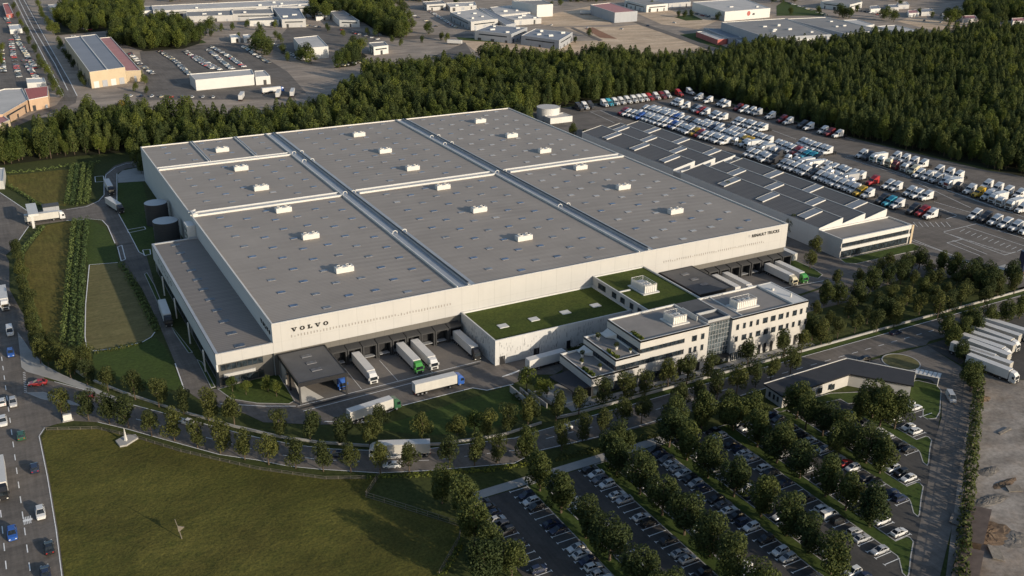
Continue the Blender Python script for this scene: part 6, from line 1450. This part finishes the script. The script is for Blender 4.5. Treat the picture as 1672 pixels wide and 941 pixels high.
far('small white office with dark roof beside the dense trees', [(602, 70), (628, 68), (634, 74), (610, 77)], 7.0, 'white', 'midroof')
far('white workshop with a grey roof beside the far trees', [(538, 19), (559, 16), (587, 34), (554, 33)], 6.5, 'white', 'midroof')
far('low forecourt wing in front of the grey roofed workshop', [(512, 19), (536, 18), (539, 26), (516, 28)], 4.0, 'white', 'paleroof')
far('long pale roofed terrace of workshops, top left', [(247, 9.5), (440, 1), (505, 1), (502, 6), (440, 10), (250, 18)], 7.0, 'clad', 'paleroof', units=4)
far('end pavilion of the long workshop terrace', [(231, 10), (247, 10), (249, 17), (224, 19)], 6.0, 'white', 'roofblue')
far('low white block with dark roof in front of the long terrace, left of two', [(250, 19), (275, 18), (276, 25), (252, 26)], 5.0, 'white', 'midroof')
far('white fronted shed with dark roof in front of the long terrace', [(304, 19), (378, 16), (380, 25), (305, 27)], 6.0, 'clad', 'midroof', units=2)
far('tall white shed beside the gabled front unit', [(380, 16), (442, 14), (447, 22), (380, 23)], 7.0, 'clad', 'midroof', units=1)
far('white gabled front unit in the estate', [(406, 30), (446, 27), (456, 29), (456, 33), (407, 34)], 5.5, 'white', 'midroof')
far('dark blue roofed white unit right of the gabled front', [(445, 12), (488, 13), (499, 31), (460, 32)], 8.0, 'clad', 'roofblue', units=2)
far('narrow white block behind the dark blue roofed unit', [(440, 7), (502, 3), (506, 10), (442, 12)], 6.5, 'clad', 'paleroof', units=2)
far('pair of white garages, left one, by the estate car park', [(374, 57), (387, 56), (392, 61), (377, 62)], 4.5, 'white', 'white')
far('pair of white garages, right one, by the estate car park', [(396, 57), (407, 56), (411, 61), (398, 62)], 4.5, 'white', 'white')
far('white office row with long flat roof at the far car park', [(690, 3), (722, 1), (728, 6), (697, 8)], 7.0, 'clad', 'midroof')
far('low pale wing beside the far office row', [(728, 5), (775, 3), (778, 9), (735, 12)], 5.0, 'clad', 'paleroof', units=2)
far('flat pale roofed hall with round roof vents', [(735, 20), (778, 14), (813, 31), (769, 36)], 8.5, 'clad', 'paleroof', units=4)
far('narrow blue grey roofed strip beside the pale hall', [(782, 13), (794, 14), (842, 38), (826, 41)], 6.0, 'greywall', 'roofblue')
far('grey office building with blue grey roof and ribbon windows, left of two', [(775, 50), (800, 41), (861, 45), (835, 56)], 8.5, 'greywall', 'roofblue', units=4)
far('grey office building with blue grey roof and ribbon windows, right of two', [(851, 58), (874, 47), (935, 53), (913, 66)], 8.5, 'greywall', 'roofblue', units=5)
far('white end walled grey hall beyond the pale workshops', [(836, 1.5), (886, 0), (903, 7), (877, 8.5)], 13.0, 'white', 'midroof', doors=False)
far('low pale workshops in front of the white end walled hall, back row', [(800, 12), (842, 8), (866, 20), (812, 25)], 5.5, 'clad', 'paleroof', units=3)
far('low pale workshops in front of the white end walled hall, front row', [(816, 27), (862, 22), (884, 30), (840, 33)], 5.5, 'clad', 'paleroof', units=3)
far('lone grey box shed in the sandy lot', [(964, 8), (997, 4.5), (1041, 18.5), (1004, 21)], 10.5, 'greywall', 'pinkroof', doors=False)
far('white and grey shed beyond the sandy lot', [(1020, 0), (1050, -4), (1091, 6), (1056, 9)], 8.0, 'white', 'midroof')
far('low building behind the white and grey shed', [(1060, 0), (1120, -4), (1128, 3), (1092, 6)], 6.0, 'clad', 'roofblue')
t = far('large white hall with a red round mark on its front', [(1131, 3.5), (1216, -2), (1258, 13.5), (1184, 19.5)], 10.0, 'white', 'paleroof', units=2, doors=False)
a, b = P(1184, 19.5, 10), P(1258, 13.5, 10)
fx, fy = a[0]+(b[0]-a[0])*0.52, a[1]+(b[1]-a[1])*0.52; ln = math.hypot(b[0]-a[0], b[1]-a[1]); ux, uy = (b[0]-a[0])/ln, (b[1]-a[1])/ln
mb = MB(); mb.add([(fx+ux*2.6*math.cos(k)+uy*0.12, fy+uy*2.6*math.cos(k)-ux*0.12, 6.2+2.6*math.sin(k)) for k in np.linspace(0, 2*math.pi, 20, endpoint=False)], [tuple(range(20))]); mb.build('sign_roundel', 'redroof', t)
mb = MB(); mb.add([(fx+ux*s+uy*0.12, fy+uy*s-ux*0.12, z) for s, z in ((5.5, 4.2), (9.5, 4.2), (9.0, 6.4), (6.4, 6.0))], [(0, 1, 2, 3)]); mb.build('sign_panel', 'dark', t)
t = far('wide dark roofed hall with white front behind the right wood', [(1178, 36.5), (1283, 30), (1358, 56.5), (1254, 62)], 13.0, 'greywall', 'midroof', units=6, doors=False)
a, b = P(1254, 62, 13), P(1358, 56.5, 13); ln = math.hypot(b[0]-a[0], b[1]-a[1]); ux, uy = (b[0]-a[0])/ln, (b[1]-a[1])/ln
mb = MB(); mb.prism([(a[0]+uy*0.3, a[1]-ux*0.3), (b[0]+uy*0.3, b[1]-ux*0.3), b, a], 0.0, 10.5); mb.build('front_panel', 'white', t)
mb = MB()
for k in range(9):
    s = ln*0.44+k*1.7+(1.2 if k > 3 else 0); mb.add([(a[0]+ux*s+uy*0.35, a[1]+uy*s-ux*0.35, 7.0), (a[0]+ux*(s+1.2)+uy*0.35, a[1]+uy*(s+1.2)-ux*0.35, 7.0), (a[0]+ux*(s+1.2)+uy*0.35, a[1]+uy*(s+1.2)-ux*0.35, 8.8), (a[0]+ux*s+uy*0.35, a[1]+uy*s-ux*0.35, 8.8)], [(0, 1, 2, 3)])
mb.build('sign_lettering', 'dark', t)
far('second dark roofed hall right of the white fronted one', [(1284, 31), (1349, 28), (1441, 49), (1379, 55)], 12.0, 'greywall', 'midroof', units=3)
far('red container shed beside the dark roofed hall', [(1137, 52), (1147, 51), (1189, 63), (1172, 65)], 5.0, 'redroof', 'paleroof', doors=False)
far('grey lean-to between red shed and dark roofed hall', [(1149, 46), (1190, 48), (1212, 62), (1190, 62)], 6.0, 'greywall', 'roofblue')
far('glass roofed porch at the corner of the dark roofed hall', [(1196, 60), (1215, 52), (1236, 66), (1214, 72)], 5.0, 'greywall', 'flash')
far('pale trailer shed beyond the second dark hall', [(1376, 33), (1400, 32), (1428, 40), (1412, 43)], 5.0, 'white', 'paleroof')
far('flat pale shed at the upper right wood edge', [(1432, 43), (1462, 41), (1510, 52), (1480, 56)], 6.0, 'clad', 'paleroof')
far('far long grey hall at the top right of the photo', [(1340, 2), (1390, -4), (1408, 3), (1388, 8)], 8.0, 'white', 'midroof')
for i, (x, y, w_) in enumerate([(1465, 4, 16), (1482, 17, 15), (1503, 15, 18), (1538, 22, 12), (1570, 26, 22), (1640, 42, 34), (1585, 2, 10), (1610, 3, 10), (1450, 8, 14), (1560, 12, 12), (1652, 30, 20), (1420, 10, 14)]):
    far(f"small {'white' if i % 2 else 'cream'} house, {nth(sorted([1465, 1482, 1503, 1538, 1570, 1640, 1585, 1610, 1450, 1560, 1652, 1420]).index(x)+1)} from the left among the far right houses", [(x, y), (x+w_, y-1), (x+w_+4, y+4), (x+2, y+5)], 4.5, 'white' if i % 2 else 'clad', ['paleroof', 'pinkroof', 'roofblue'][i % 3], name='house', cat='house', par=0.2)
# upper left corner
far('grey roofed depot at the left photo edge', [(-10, 150), (7, 145), (36, 144), (46, 163), (4, 187), (-20, 190)], 7.0, 'orange', 'paleroof', par=0.5, openings=3)
t = far('orange building with red hipped roof at the left edge', [(40, 145), (78, 141), (78, 157), (47, 163)], 7.5, 'orange', 'redroof', par=0.0, openings=2)
far('yellow front building with red trim at the far left edge', [(-20, 192), (4, 188), (16, 196), (-16, 210)], 6.0, 'tan', 'pinkroof', openings=2)
far('white shed above the red roofed orange building', [(42, 128), (72, 127), (75, 134), (44, 136)], 4.5, 'white', 'white')
far('small white booth in the left car lot', [(14, 41), (32, 40), (36, 47), (16, 49)], 4.0, 'white', 'white')
far('long low red sales shed at the top left edge', [(4, 6), (14, 5), (22, 22), (10, 24)], 4.0, 'redroof', 'redroof')
for i, pp in enumerate(([(78, 8), (96, 6), (100, 10), (82, 13)], [(98, 7), (116, 6), (120, 10), (100, 12)], [(120, 3), (158, 1), (160, 6), (122, 7)], [(82, 16), (98, 14), (101, 19), (86, 21)])):
    far(f"far white cottage among trees, {nth(i+1)} of the top left cluster", pp, 4.5, 'clad', ['paleroof', 'white', 'pinkroof', 'paleroof'][i], name='house', cat='house', par=0.2)
# tank lorry on the estate road
a = P(744, 73); lorry('white tanker trailer parked alone on the estate yard', a[0], a[1], -0.7, 'white', tractor=False)
for lab, px_, py_, hd_, cb in (('white lorry parked before the white end walled hall', 884, 26, -0.5, 'white'), ('lorry standing on the sandy lot beside the lone grey shed', 958, 24, -0.4, 'white'), ('white lorry at the side of the red marked hall', 1172, 32, -0.6, 'white'), ('lorry parked at the left wood edge of the estate car park', 445, 152, 0.1, 'blue')):
    a = P(px_, py_); lorry(lab, a[0], a[1], hd_, cb)
for i, (px_, py_) in enumerate(((430, 316-176), (455, 158), (478, 156), (395, 162))):
    a = P(px_, py_); lorry(f"white trailer, {nth(i)} in the row along the wood below the long white shed", a[0], a[1], 1.2, 'white', tractor=False) if i else None
# background cars: one mesh each
SMALL = {}
def small_car(col):
    if col not in SMALL:
        mb = MB(); L = [(-2.1, .8, .72, .3, .9), (-1.5, .9, .8, .22, 1.0), (.9, .9, .8, .22, .95), (2.1, .76, .66, .3, .7)]; loft(mb, L, 0)
        mb.add([(-1.8, -.78, .98), (.95, -.78, .93), (.95, .78, .93), (-1.8, .78, .98), (-1.3, -.62, 1.45), (.1, -.62, 1.45), (.1, .62, 1.45), (-1.3, .62, 1.45)], [(0, 1, 5, 4), (1, 2, 6, 5), (2, 3, 7, 6), (3, 0, 4, 7)], 1)
        mb.add([(-1.3, -.62, 1.455), (.1, -.62, 1.455), (.1, .62, 1.455), (-1.3, .62, 1.455)], [(0, 1, 2, 3)], 0)
        for x in (1.3, -1.3):
            for y in (.8, -.8): w2 = wheel_mb(x, y, .32, .22, 8); mb.add(w2.v, w2.f, 2)
        o = mb.build('parked_car', [PAINT[col], 'carglass', 'tyre']); SMALL[col] = o.data; bpy.data.objects.remove(o)
    return SMALL[col]
rb = random.Random(9)
def car_row(px_pts, step, where, fill=0.85, hd=None, nn=0, cols=('white', 'white', 'silver', 'charcoal', 'navy', 'red', 'white', 'grey', 'black', 'cream')):
    for i, (x, y, a) in enumerate(along(PL(px_pts), step)):
        if rb.random() > fill: continue
        nn += 1; col = rb.choice(cols); FARC.append((x+rb.uniform(-.3, .3), y+rb.uniform(-.3, .3), (a+PI/2 if hd is None else hd)+rb.choice([0, PI])+rb.uniform(-.06, .06), col, f"{colword(col)} car, {nth(nn)} from the far end {where}"))
def far_cars(limit):
    FARC.sort(key=lambda c: math.hypot(c[0], c[1]))
    for x, y, a, col, lab in FARC[:limit]:
        o = bpy.data.objects.new('parked_car', small_car(col)); C.objects.link(o)
        o.location = (x, y, 0.09); o.rotation_euler = (0, 0, a); tag(o, lab, 'car', 'cars on the estate')
    mb = MB(); mats = []
    for x, y, a, col, lab in FARC[limit:]:
        if PAINT[col] not in mats: mats.append(PAINT[col])
    for x, y, a, col, lab in FARC[limit:]:
        me = small_car(col); R = Matrix.Translation((x, y, 0.09)) @ Matrix.Rotation(a, 4, 'Z'); k = mats.index(PAINT[col]); o0 = len(mb.v)
        mb.v.extend(tuple(R @ v.co) for v in me.vertices)
        for p in me.polygons: mb.f.append([i+o0 for i in p.vertices]); mb.m.append(k if p.material_index == 0 else len(mats)+p.material_index-1)
    if FARC[limit:]:
        o = mb.build('distant_cars', mats+['carglass', 'tyre']); o['kind'] = 'stuff'
FARC = []
car_row([(262, 85), (288, 102), (312, 125)], 3.0, 'second across the estate car park'); car_row([(303, 85), (330, 104), (352, 116)], 3.0, 'third across the estate car park')
car_row([(318, 92), (346, 108), (362, 116)], 3.0, 'fourth across the estate car park'); car_row([(340, 82), (365, 103), (380, 114)], 3.0, 'fifth across the estate car park'); car_row([(346, 78), (372, 92), (398, 110)], 3.2, 'sixth across the estate car park')
car_row([(212, 88), (232, 108), (252, 123)], 4.5, 'beside the red roofed wing', 0.7); car_row([(215, 158), (300, 160), (360, 160)], 7, 'in front of the left wood', 0.8)
car_row([(398, 78), (420, 92), (440, 104)], 3.2, 'beside the estate car park trees', 0.8); car_row([(30, 70), (58, 112)], 3.6, 'along the left lot by the road', 0.85); car_row([(18, 66), (24, 100), (32, 128)], 6, 'in the middle of the left lot', 0.7)
car_row([(10, 30), (30, 66)], 4.5, 'at the top of the left lot', 0.8); car_row([(700, 18), (745, 46)], 3.4, 'beside the far office row', 0.75); car_row([(1290, 6), (1350, 26)], 5, 'along the lane past the far meadow', 0.8)
car_row([(1385, 14), (1440, 26)], 5, 'beside the far right trees', 0.7); car_row([(1130, 22), (1178, 34)], 4.5, 'beside the large white hall', 0.6); car_row([(1210, 84), (1300, 78)], 9, 'at the wood edge of the dark roofed hall', 0.7)
car_row([(470, 88), (500, 102)], 6, 'beside the square white hall', 0.7); car_row([(420, 36), (500, 36)], 7, 'along the gabled front unit', 0.6); car_row([(640, 12), (690, 32), (720, 48)], 14, 'scattered over the far pale lot', 0.7)
car_row([(108, 36), (125, 46), (150, 50)], 4.0, 'behind the tan hall', 0.9); car_row([(560, 108), (600, 100)], 4.5, 'beside the small white office', 0.7); car_row([(900, 42), (1000, 50), (1120, 36)], 40, 'scattered over the sandy lot', 0.8)
# estate trees
def clump(pts, where, tp, sc, cat='tree'):
    for i, (px_, py_) in enumerate(sorted(pts)):
        if len(pts) > 12 and i % 6 == 5: continue
        x, y = P(px_, py_); plant_tree(rt.choice(tp), 'estate_tree', x, y, f"broad tree, {nth(i+1)} from the left {where}", cat, 'trees of the estate', sc*rt.uniform(.8, 1.15)*(1.15 if sc > .7 else 1.0), rnd=rt, wide=1.75 if sc > .7 else 1.35)
FT = WT[5:9]
clump([(rt.uniform(85, 130), rt.uniform(38, 58)) for _ in range(10)], 'in the clump above the tan hall', FT, .8)
clump([(rt.uniform(185, 330), rt.uniform(50, 84)-abs(x_-250)*0.03) for x_ in range(26)], 'in the dense clump beside the estate car park', FT, .95)
clump([(rt.uniform(100, 230), rt.uniform(14, 44)) for _ in range(34)], 'in the far left wood below the cottages', FT, .95)
clump([(rt.uniform(500, 630), rt.uniform(5, 28)+max(0, (x_-15)*0.4)) for x_ in range(46)], 'in the far central wood', FT, .95)
clump([(608, 45), (620, 50), (630, 55), (642, 58), (655, 60), (646, 50), (632, 46), (618, 60)], 'at the tip of the far central wood', FT, .95)
clump([(346, 55)], 'standing alone on the estate grass', FT, 1.1); clump([(425, 80), (432, 90), (418, 86), (440, 84), (428, 74)], 'right of the estate car park', FT, .95)
clump([(576, 92), (590, 88), (566, 104), (555, 112), (580, 78), (500, 98), (508, 104), (492, 100)], 'round the square white hall', FT, .85)
clump([(x+rt.uniform(-2, 2), y) for x, y in ((62, 12), (66, 22), (72, 32), (77, 42), (83, 52), (89, 62), (95, 72), (101, 82), (107, 92), (113, 102), (119, 112), (125, 122), (131, 132), (136, 142))], 'of the road row beside the tan hall', FT, .62)
clump([(x+rt.uniform(-2, 2), y) for x, y in ((22, 16), (29, 30), (36, 44), (43, 58), (50, 72), (57, 86), (64, 100), (71, 114), (80, 126), (86, 140), (92, 150), (98, 160))], 'of the road row beside the left lot', FT, .62)
clump([(1378, 30), (1386, 31), (1370, 28), (1440, 33), (1459, 36), (1448, 30)], 'behind the second dark hall', FT, .9); clump([(1552, 40), (1560, 36), (1545, 34), (1612, 48), (1622, 45), (1632, 40), (1606, 40)], 'among the far right houses', FT, 1.05)
clump([(rt.uniform(1580, 1680), rt.uniform(6, 36)) for _ in range(30)], 'in the far right corner wood', FT, .95); clump([(rt.uniform(1255, 1300), rt.uniform(-2, 6)) for _ in range(8)], 'beyond the far meadow', FT, .8); clump([(730, 68), (722, 66)], 'on the estate verge', FT, .6)
clump([(rt.uniform(640, 700), rt.uniform(-8, 3)) for _ in range(10)], 'at the top edge of the far pale lot', FT, .9); clump([(rt.uniform(930, 1010), rt.uniform(-8, 6)) for _ in range(10)], 'beyond the lone grey shed', FT, .7); clump([(rt.uniform(1440, 1600), rt.uniform(-10, 5)) for _ in range(22)], 'along the top right skyline', FT, .9)
clump([(rt.uniform(-5, 8), rt.uniform(85, 110)) for _ in range(5)], 'at the left photo edge', FT, .7); clump([(rt.uniform(150, 400), rt.uniform(-8, 4)) for _ in range(20)], 'beyond the long workshop terrace', FT, .9); clump([(798, 104), (812, 100), (826, 106), (806, 112), (790, 108)], 'in front of the sandy lot', FT, 1.0)
car_row([(120, 60), (140, 130)], 7, 'in the shade beside the tan hall', 0.6); car_row([(480, 40), (560, 50), (620, 66)], 6, 'across the yard below the gabled front', 0.5); car_row([(2, 80), (6, 120)], 5, 'at the edge of the left lot', 0.8); car_row([(40, 100), (60, 130)], 4, 'behind the white shed in the left lot', 0.8)
car_row([(436, 70), (470, 82)], 4, 'left of the square white hall', 0.7); car_row([(812, 66), (905, 70)], 6, 'before the grey ribbon window offices', 0.5); car_row([(1140, 24), (1176, 30)], 4, 'before the red marked hall', 0.6); car_row([(1400, 44), (1440, 52)], 5, 'beside the flat pale shed', 0.6); car_row([(1500, 34), (1560, 40), (1610, 44)], 6, 'on the far right sandy yard', 0.5)
near_n = sum(1 for o in C.objects if o.get('category') == 'car'); print('near cars', near_n, 'far', len(FARC)); far_cars(max(0, 296-near_n))
for l, v in list(LABELS.items()):
    if len(l.split()) > 16: print('LONG', l)
# heaps and slabs on the broken lot
def heap(label, px_, py_, rx, ry, h, mat, seed, name='rubble_heap'):
    r = np.random.default_rng(seed); n, m = 26, 7; x0, y0 = P(px_, py_); mb = MB(); vs = [(x0, y0, h*0.9)]
    lob = 0.65+0.5*np.convolve(np.tile(r.random(n), 3), np.ones(4)/4, 'same')[n:2*n]
    for j in range(1, m+1):
        f = j/m
        for i in range(n):
            a = 2*math.pi*i/n; k = lob[i]*f; z = h*(1-f**1.6)*(0.75+0.5*r.random())
            vs.append((x0+rx*k*math.cos(a)+r.uniform(-.3, .3), y0+ry*k*math.sin(a)+r.uniform(-.3, .3), max(-0.05, z) if j < m else -0.05))
    fs = [(0, 1+i, 1+(i+1) % n) for i in range(n)]
    for j in range(m-1):
        for i in range(n): fs.append((1+j*n+i, 1+(j+1)*n+i, 1+(j+1)*n+(i+1) % n, 1+j*n+(i+1) % n))
    mb.add(vs, fs); o = mb.build(name, mat); o.data.materials.clear(); o.data.materials.append(M[mat])
    me = o.data; c = (x0, y0, 0); me.transform(Matrix.Translation((-x0, -y0, 0))); o.location = c; tag(o, label, 'heap', 'heaps on the broken concrete lot')
M['earth'] = ground_mat('dug_earth', ((0.17, 0.115, 0.075), (0.12, 0.085, 0.058), (0.23, 0.165, 0.11)), 0.12, 0.5, fine=(1.4, 0.3))
M['slabs'] = ground_mat('slab_grey', ((0.20, 0.18, 0.155), (0.13, 0.115, 0.10), (0.26, 0.23, 0.2)), 0.15, 0.6, fine=(1.4, 0.25))
heap('wide low brown earth spread at the bottom of the broken concrete lot', 1612, 872, 7, 6, 0.6, 'earth', 1); heap('dark grey rubble spread above the low brown earth', 1616, 818, 7, 2.5, 0.4, 'slabs', 2)
heap('flat grey rubble at the right edge of the broken lot', 1655, 880, 5, 4, 0.4, 'slabs', 3); heap('low dark rubble spread halfway up the broken lot beside the hedge', 1615, 770, 4, 2.2, 0.4, 'slabs', 5)
heap('small brown mound near the top of the broken lot', 1605, 652, 3.2, 2, 0.7, 'earth', 6); heap('long low mound in the middle of the broken lot', 1640, 790, 6, 1.4, 0.35, 'earth', 7)
def lowshed(label, a, b, wd, h):
    p, q = P(*a), P(*b); c = ((p[0]+q[0])/2, (p[1]+q[1])/2); t = thing('low_shed', label, 'shed', (c[0], c[1], 0)); mb = MB(); mb.bar(p, q, wd, 0, h); mb.build('wall', 'earth', t)
    l = math.hypot(q[0]-p[0], q[1]-p[1]); dx, dy = (q[0]-p[0])/l, (q[1]-p[1])/l; nx, ny = -dy*wd*0.58, dx*wd*0.58; mb = MB()
    v = [(p[0]+nx, p[1]+ny), (q[0]+nx, q[1]+ny), (q[0]-nx, q[1]-ny), (p[0]-nx, p[1]-ny)]
    if sum(v[i-1][0]*v[i][1]-v[i][0]*v[i-1][1] for i in range(4)) < 0: v = v[::-1]
    zz = (h, h, h+0.5, h+0.5); mb.add([(x, y, z+0.05) for (x, y), z in zip(v, zz)]+[(x, y, z-0.1) for (x, y), z in zip(v, zz)], [(0, 1, 2, 3), (7, 6, 5, 4), (4, 5, 1, 0), (5, 6, 2, 1), (6, 7, 3, 2), (7, 4, 0, 3)]); mb.build('roof', 'rustroof', t)
M['rustroof'] = plain('rusty_sheet_roof', (0.17, 0.12, 0.09), 0.85, 0.25, 0.5, dirt=0.4)
lowshed('long low rusty roofed shed beside the hedge at the bottom of the broken lot', (1600, 838), (1585, 895), 4.0, 1.4); lowshed('second low rusty shed at the lower photo edge beside the hedge', (1584, 906), (1572, 960), 4.5, 1.5)
def slab(label, px_, py_, l, w_, hd, tilt):
    x, y = P(px_, py_); mb = MB(); mb.box(-l/2, -w_/2, 0, l/2, w_/2, 0.25); o = mb.build('concrete_slab', 'slabs'); o.location = (x, y, 0.1+abs(math.sin(tilt))*w_/2); o.rotation_euler = (tilt, 0, hd); o["kind"] = "thing"; tag(o, label, 'concrete slab', 'slabs on the broken concrete lot')
slab('tilted concrete slab beside the hedge at the lower end of the broken lot', 1560, 850, 4.5, 2.4, 0.5, 0.16); slab('tilted concrete slab right of the middle mound on the broken lot', 1655, 800, 3.6, 2, -0.4, 0.2); slab('tilted concrete slab low on the broken lot near the brown heap', 1625, 905, 5, 2.6, 0.9, 0.14); slab('long tilted slab in the upper part of the broken lot', 1640, 705, 5.5, 0.8, 0.1, 0.1)
# people by the office porch
def person(label, px_, py_, hd, top, legs):
    x, y = P(px_, py_); s = 1.74/1.8
    J = [(0, 0, .96), (0, .1, .93), (.06, .12, .5), (-.02, .12, .07), (.14, .13, .04), (0, -.1, .93), (-.08, -.12, .5), (-.2, -.12, .08), (-.04, -.13, .04), (0, 0, 1.2), (0, 0, 1.45), (0, .2, 1.42), (.02, .26, 1.12), (.12, .25, .88), (0, -.2, 1.42), (-.04, -.26, 1.12), (.04, -.25, .87), (0, 0, 1.55), (.02, 0, 1.68), (.02, 0, 1.76)]
    E_ = [(0, 1), (1, 2), (2, 3), (3, 4), (0, 5), (5, 6), (6, 7), (7, 8), (0, 9), (9, 10), (10, 11), (11, 12), (12, 13), (10, 14), (14, 15), (15, 16), (10, 17), (17, 18), (18, 19)]
    Rr = [.14, .11, .075, .05, .045, .11, .075, .05, .045, .13, .14, .075, .05, .035, .075, .05, .035, .055, .1, .075]
    me = bpy.data.meshes.new('person'); me.from_pydata([(a*s, b*s, c*s) for a, b, c in J], E_, []); o = bpy.data.objects.new('person', me); C.objects.link(o)
    sm = o.modifiers.new('skin', 'SKIN'); me.skin_vertices.new() if not me.skin_vertices else None
    for v, r_ in zip(me.skin_vertices[0].data, Rr): v.radius = (r_, r_)
    me.skin_vertices[0].data[0].use_root = True; o.modifiers.new('sub', 'SUBSURF').levels = 1
    me.materials.append(M[legs]); o.location = (x, y, 0.1); o.rotation_euler = (0, 0, hd); tag(o, label, 'person')
person('person in dark clothes walking on the pavement before the glass stair hall', 1177, 594, 0.2, 'dark', 'frame'); person('person in black standing by the office porch, nearer the square windows', 1195, 588, 2.5, 'dark', 'darker')
clump([(700, 12), (745, 8), (900, 14), (915, 10), (1064, 14), (1072, 12), (1108, 28), (1118, 30), (1128, 28), (1172, 34), (1290, 24), (1312, 22), (1336, 25), (1400, 20), (1470, 12), (1500, 24), (1520, 30), (1532, 14)], 'scattered among the far sheds', FT, .7)
clump([(x, y) for x, y in ((560, 60), (578, 64), (600, 58), (640, 70), (655, 76), (690, 70), (535, 52), (450, 46), (424, 50), (390, 64), (868, 62), (880, 68), (940, 70), (962, 60))], 'dotted over the estate yards', FT, .55)
clump([(222, 150), (240, 154), (236, 138), (228, 128), (222, 118), (216, 108)], 'beside the red roofed wing', FT, .5)
clump([(668, 34), (660, 24), (655, 14), (648, 6), (672, 48), (664, 60), (700, 56)], 'on the edge of the far pale lot', FT, .85)
clump([(512, 12), (450, 62), (458, 70), (462, 88), (470, 100), (345, 60), (362, 52), (380, 50), (404, 46)], 'between workshops and the square hall', FT, .6)
near_n = len([1 for o in C.objects if o.name.startswith('estate_tree')]); print('estate trees', near_n)
dup = {k: len(v) for k, v in LABELS.items() if len(v) > 1}
print('duplicate labels', sum(dup.values()), list(dup.items())[:12])
long_ = [k for k in LABELS if not 4 <= len(k.split()) <= 16]
print('bad length', len(long_), long_[:6])
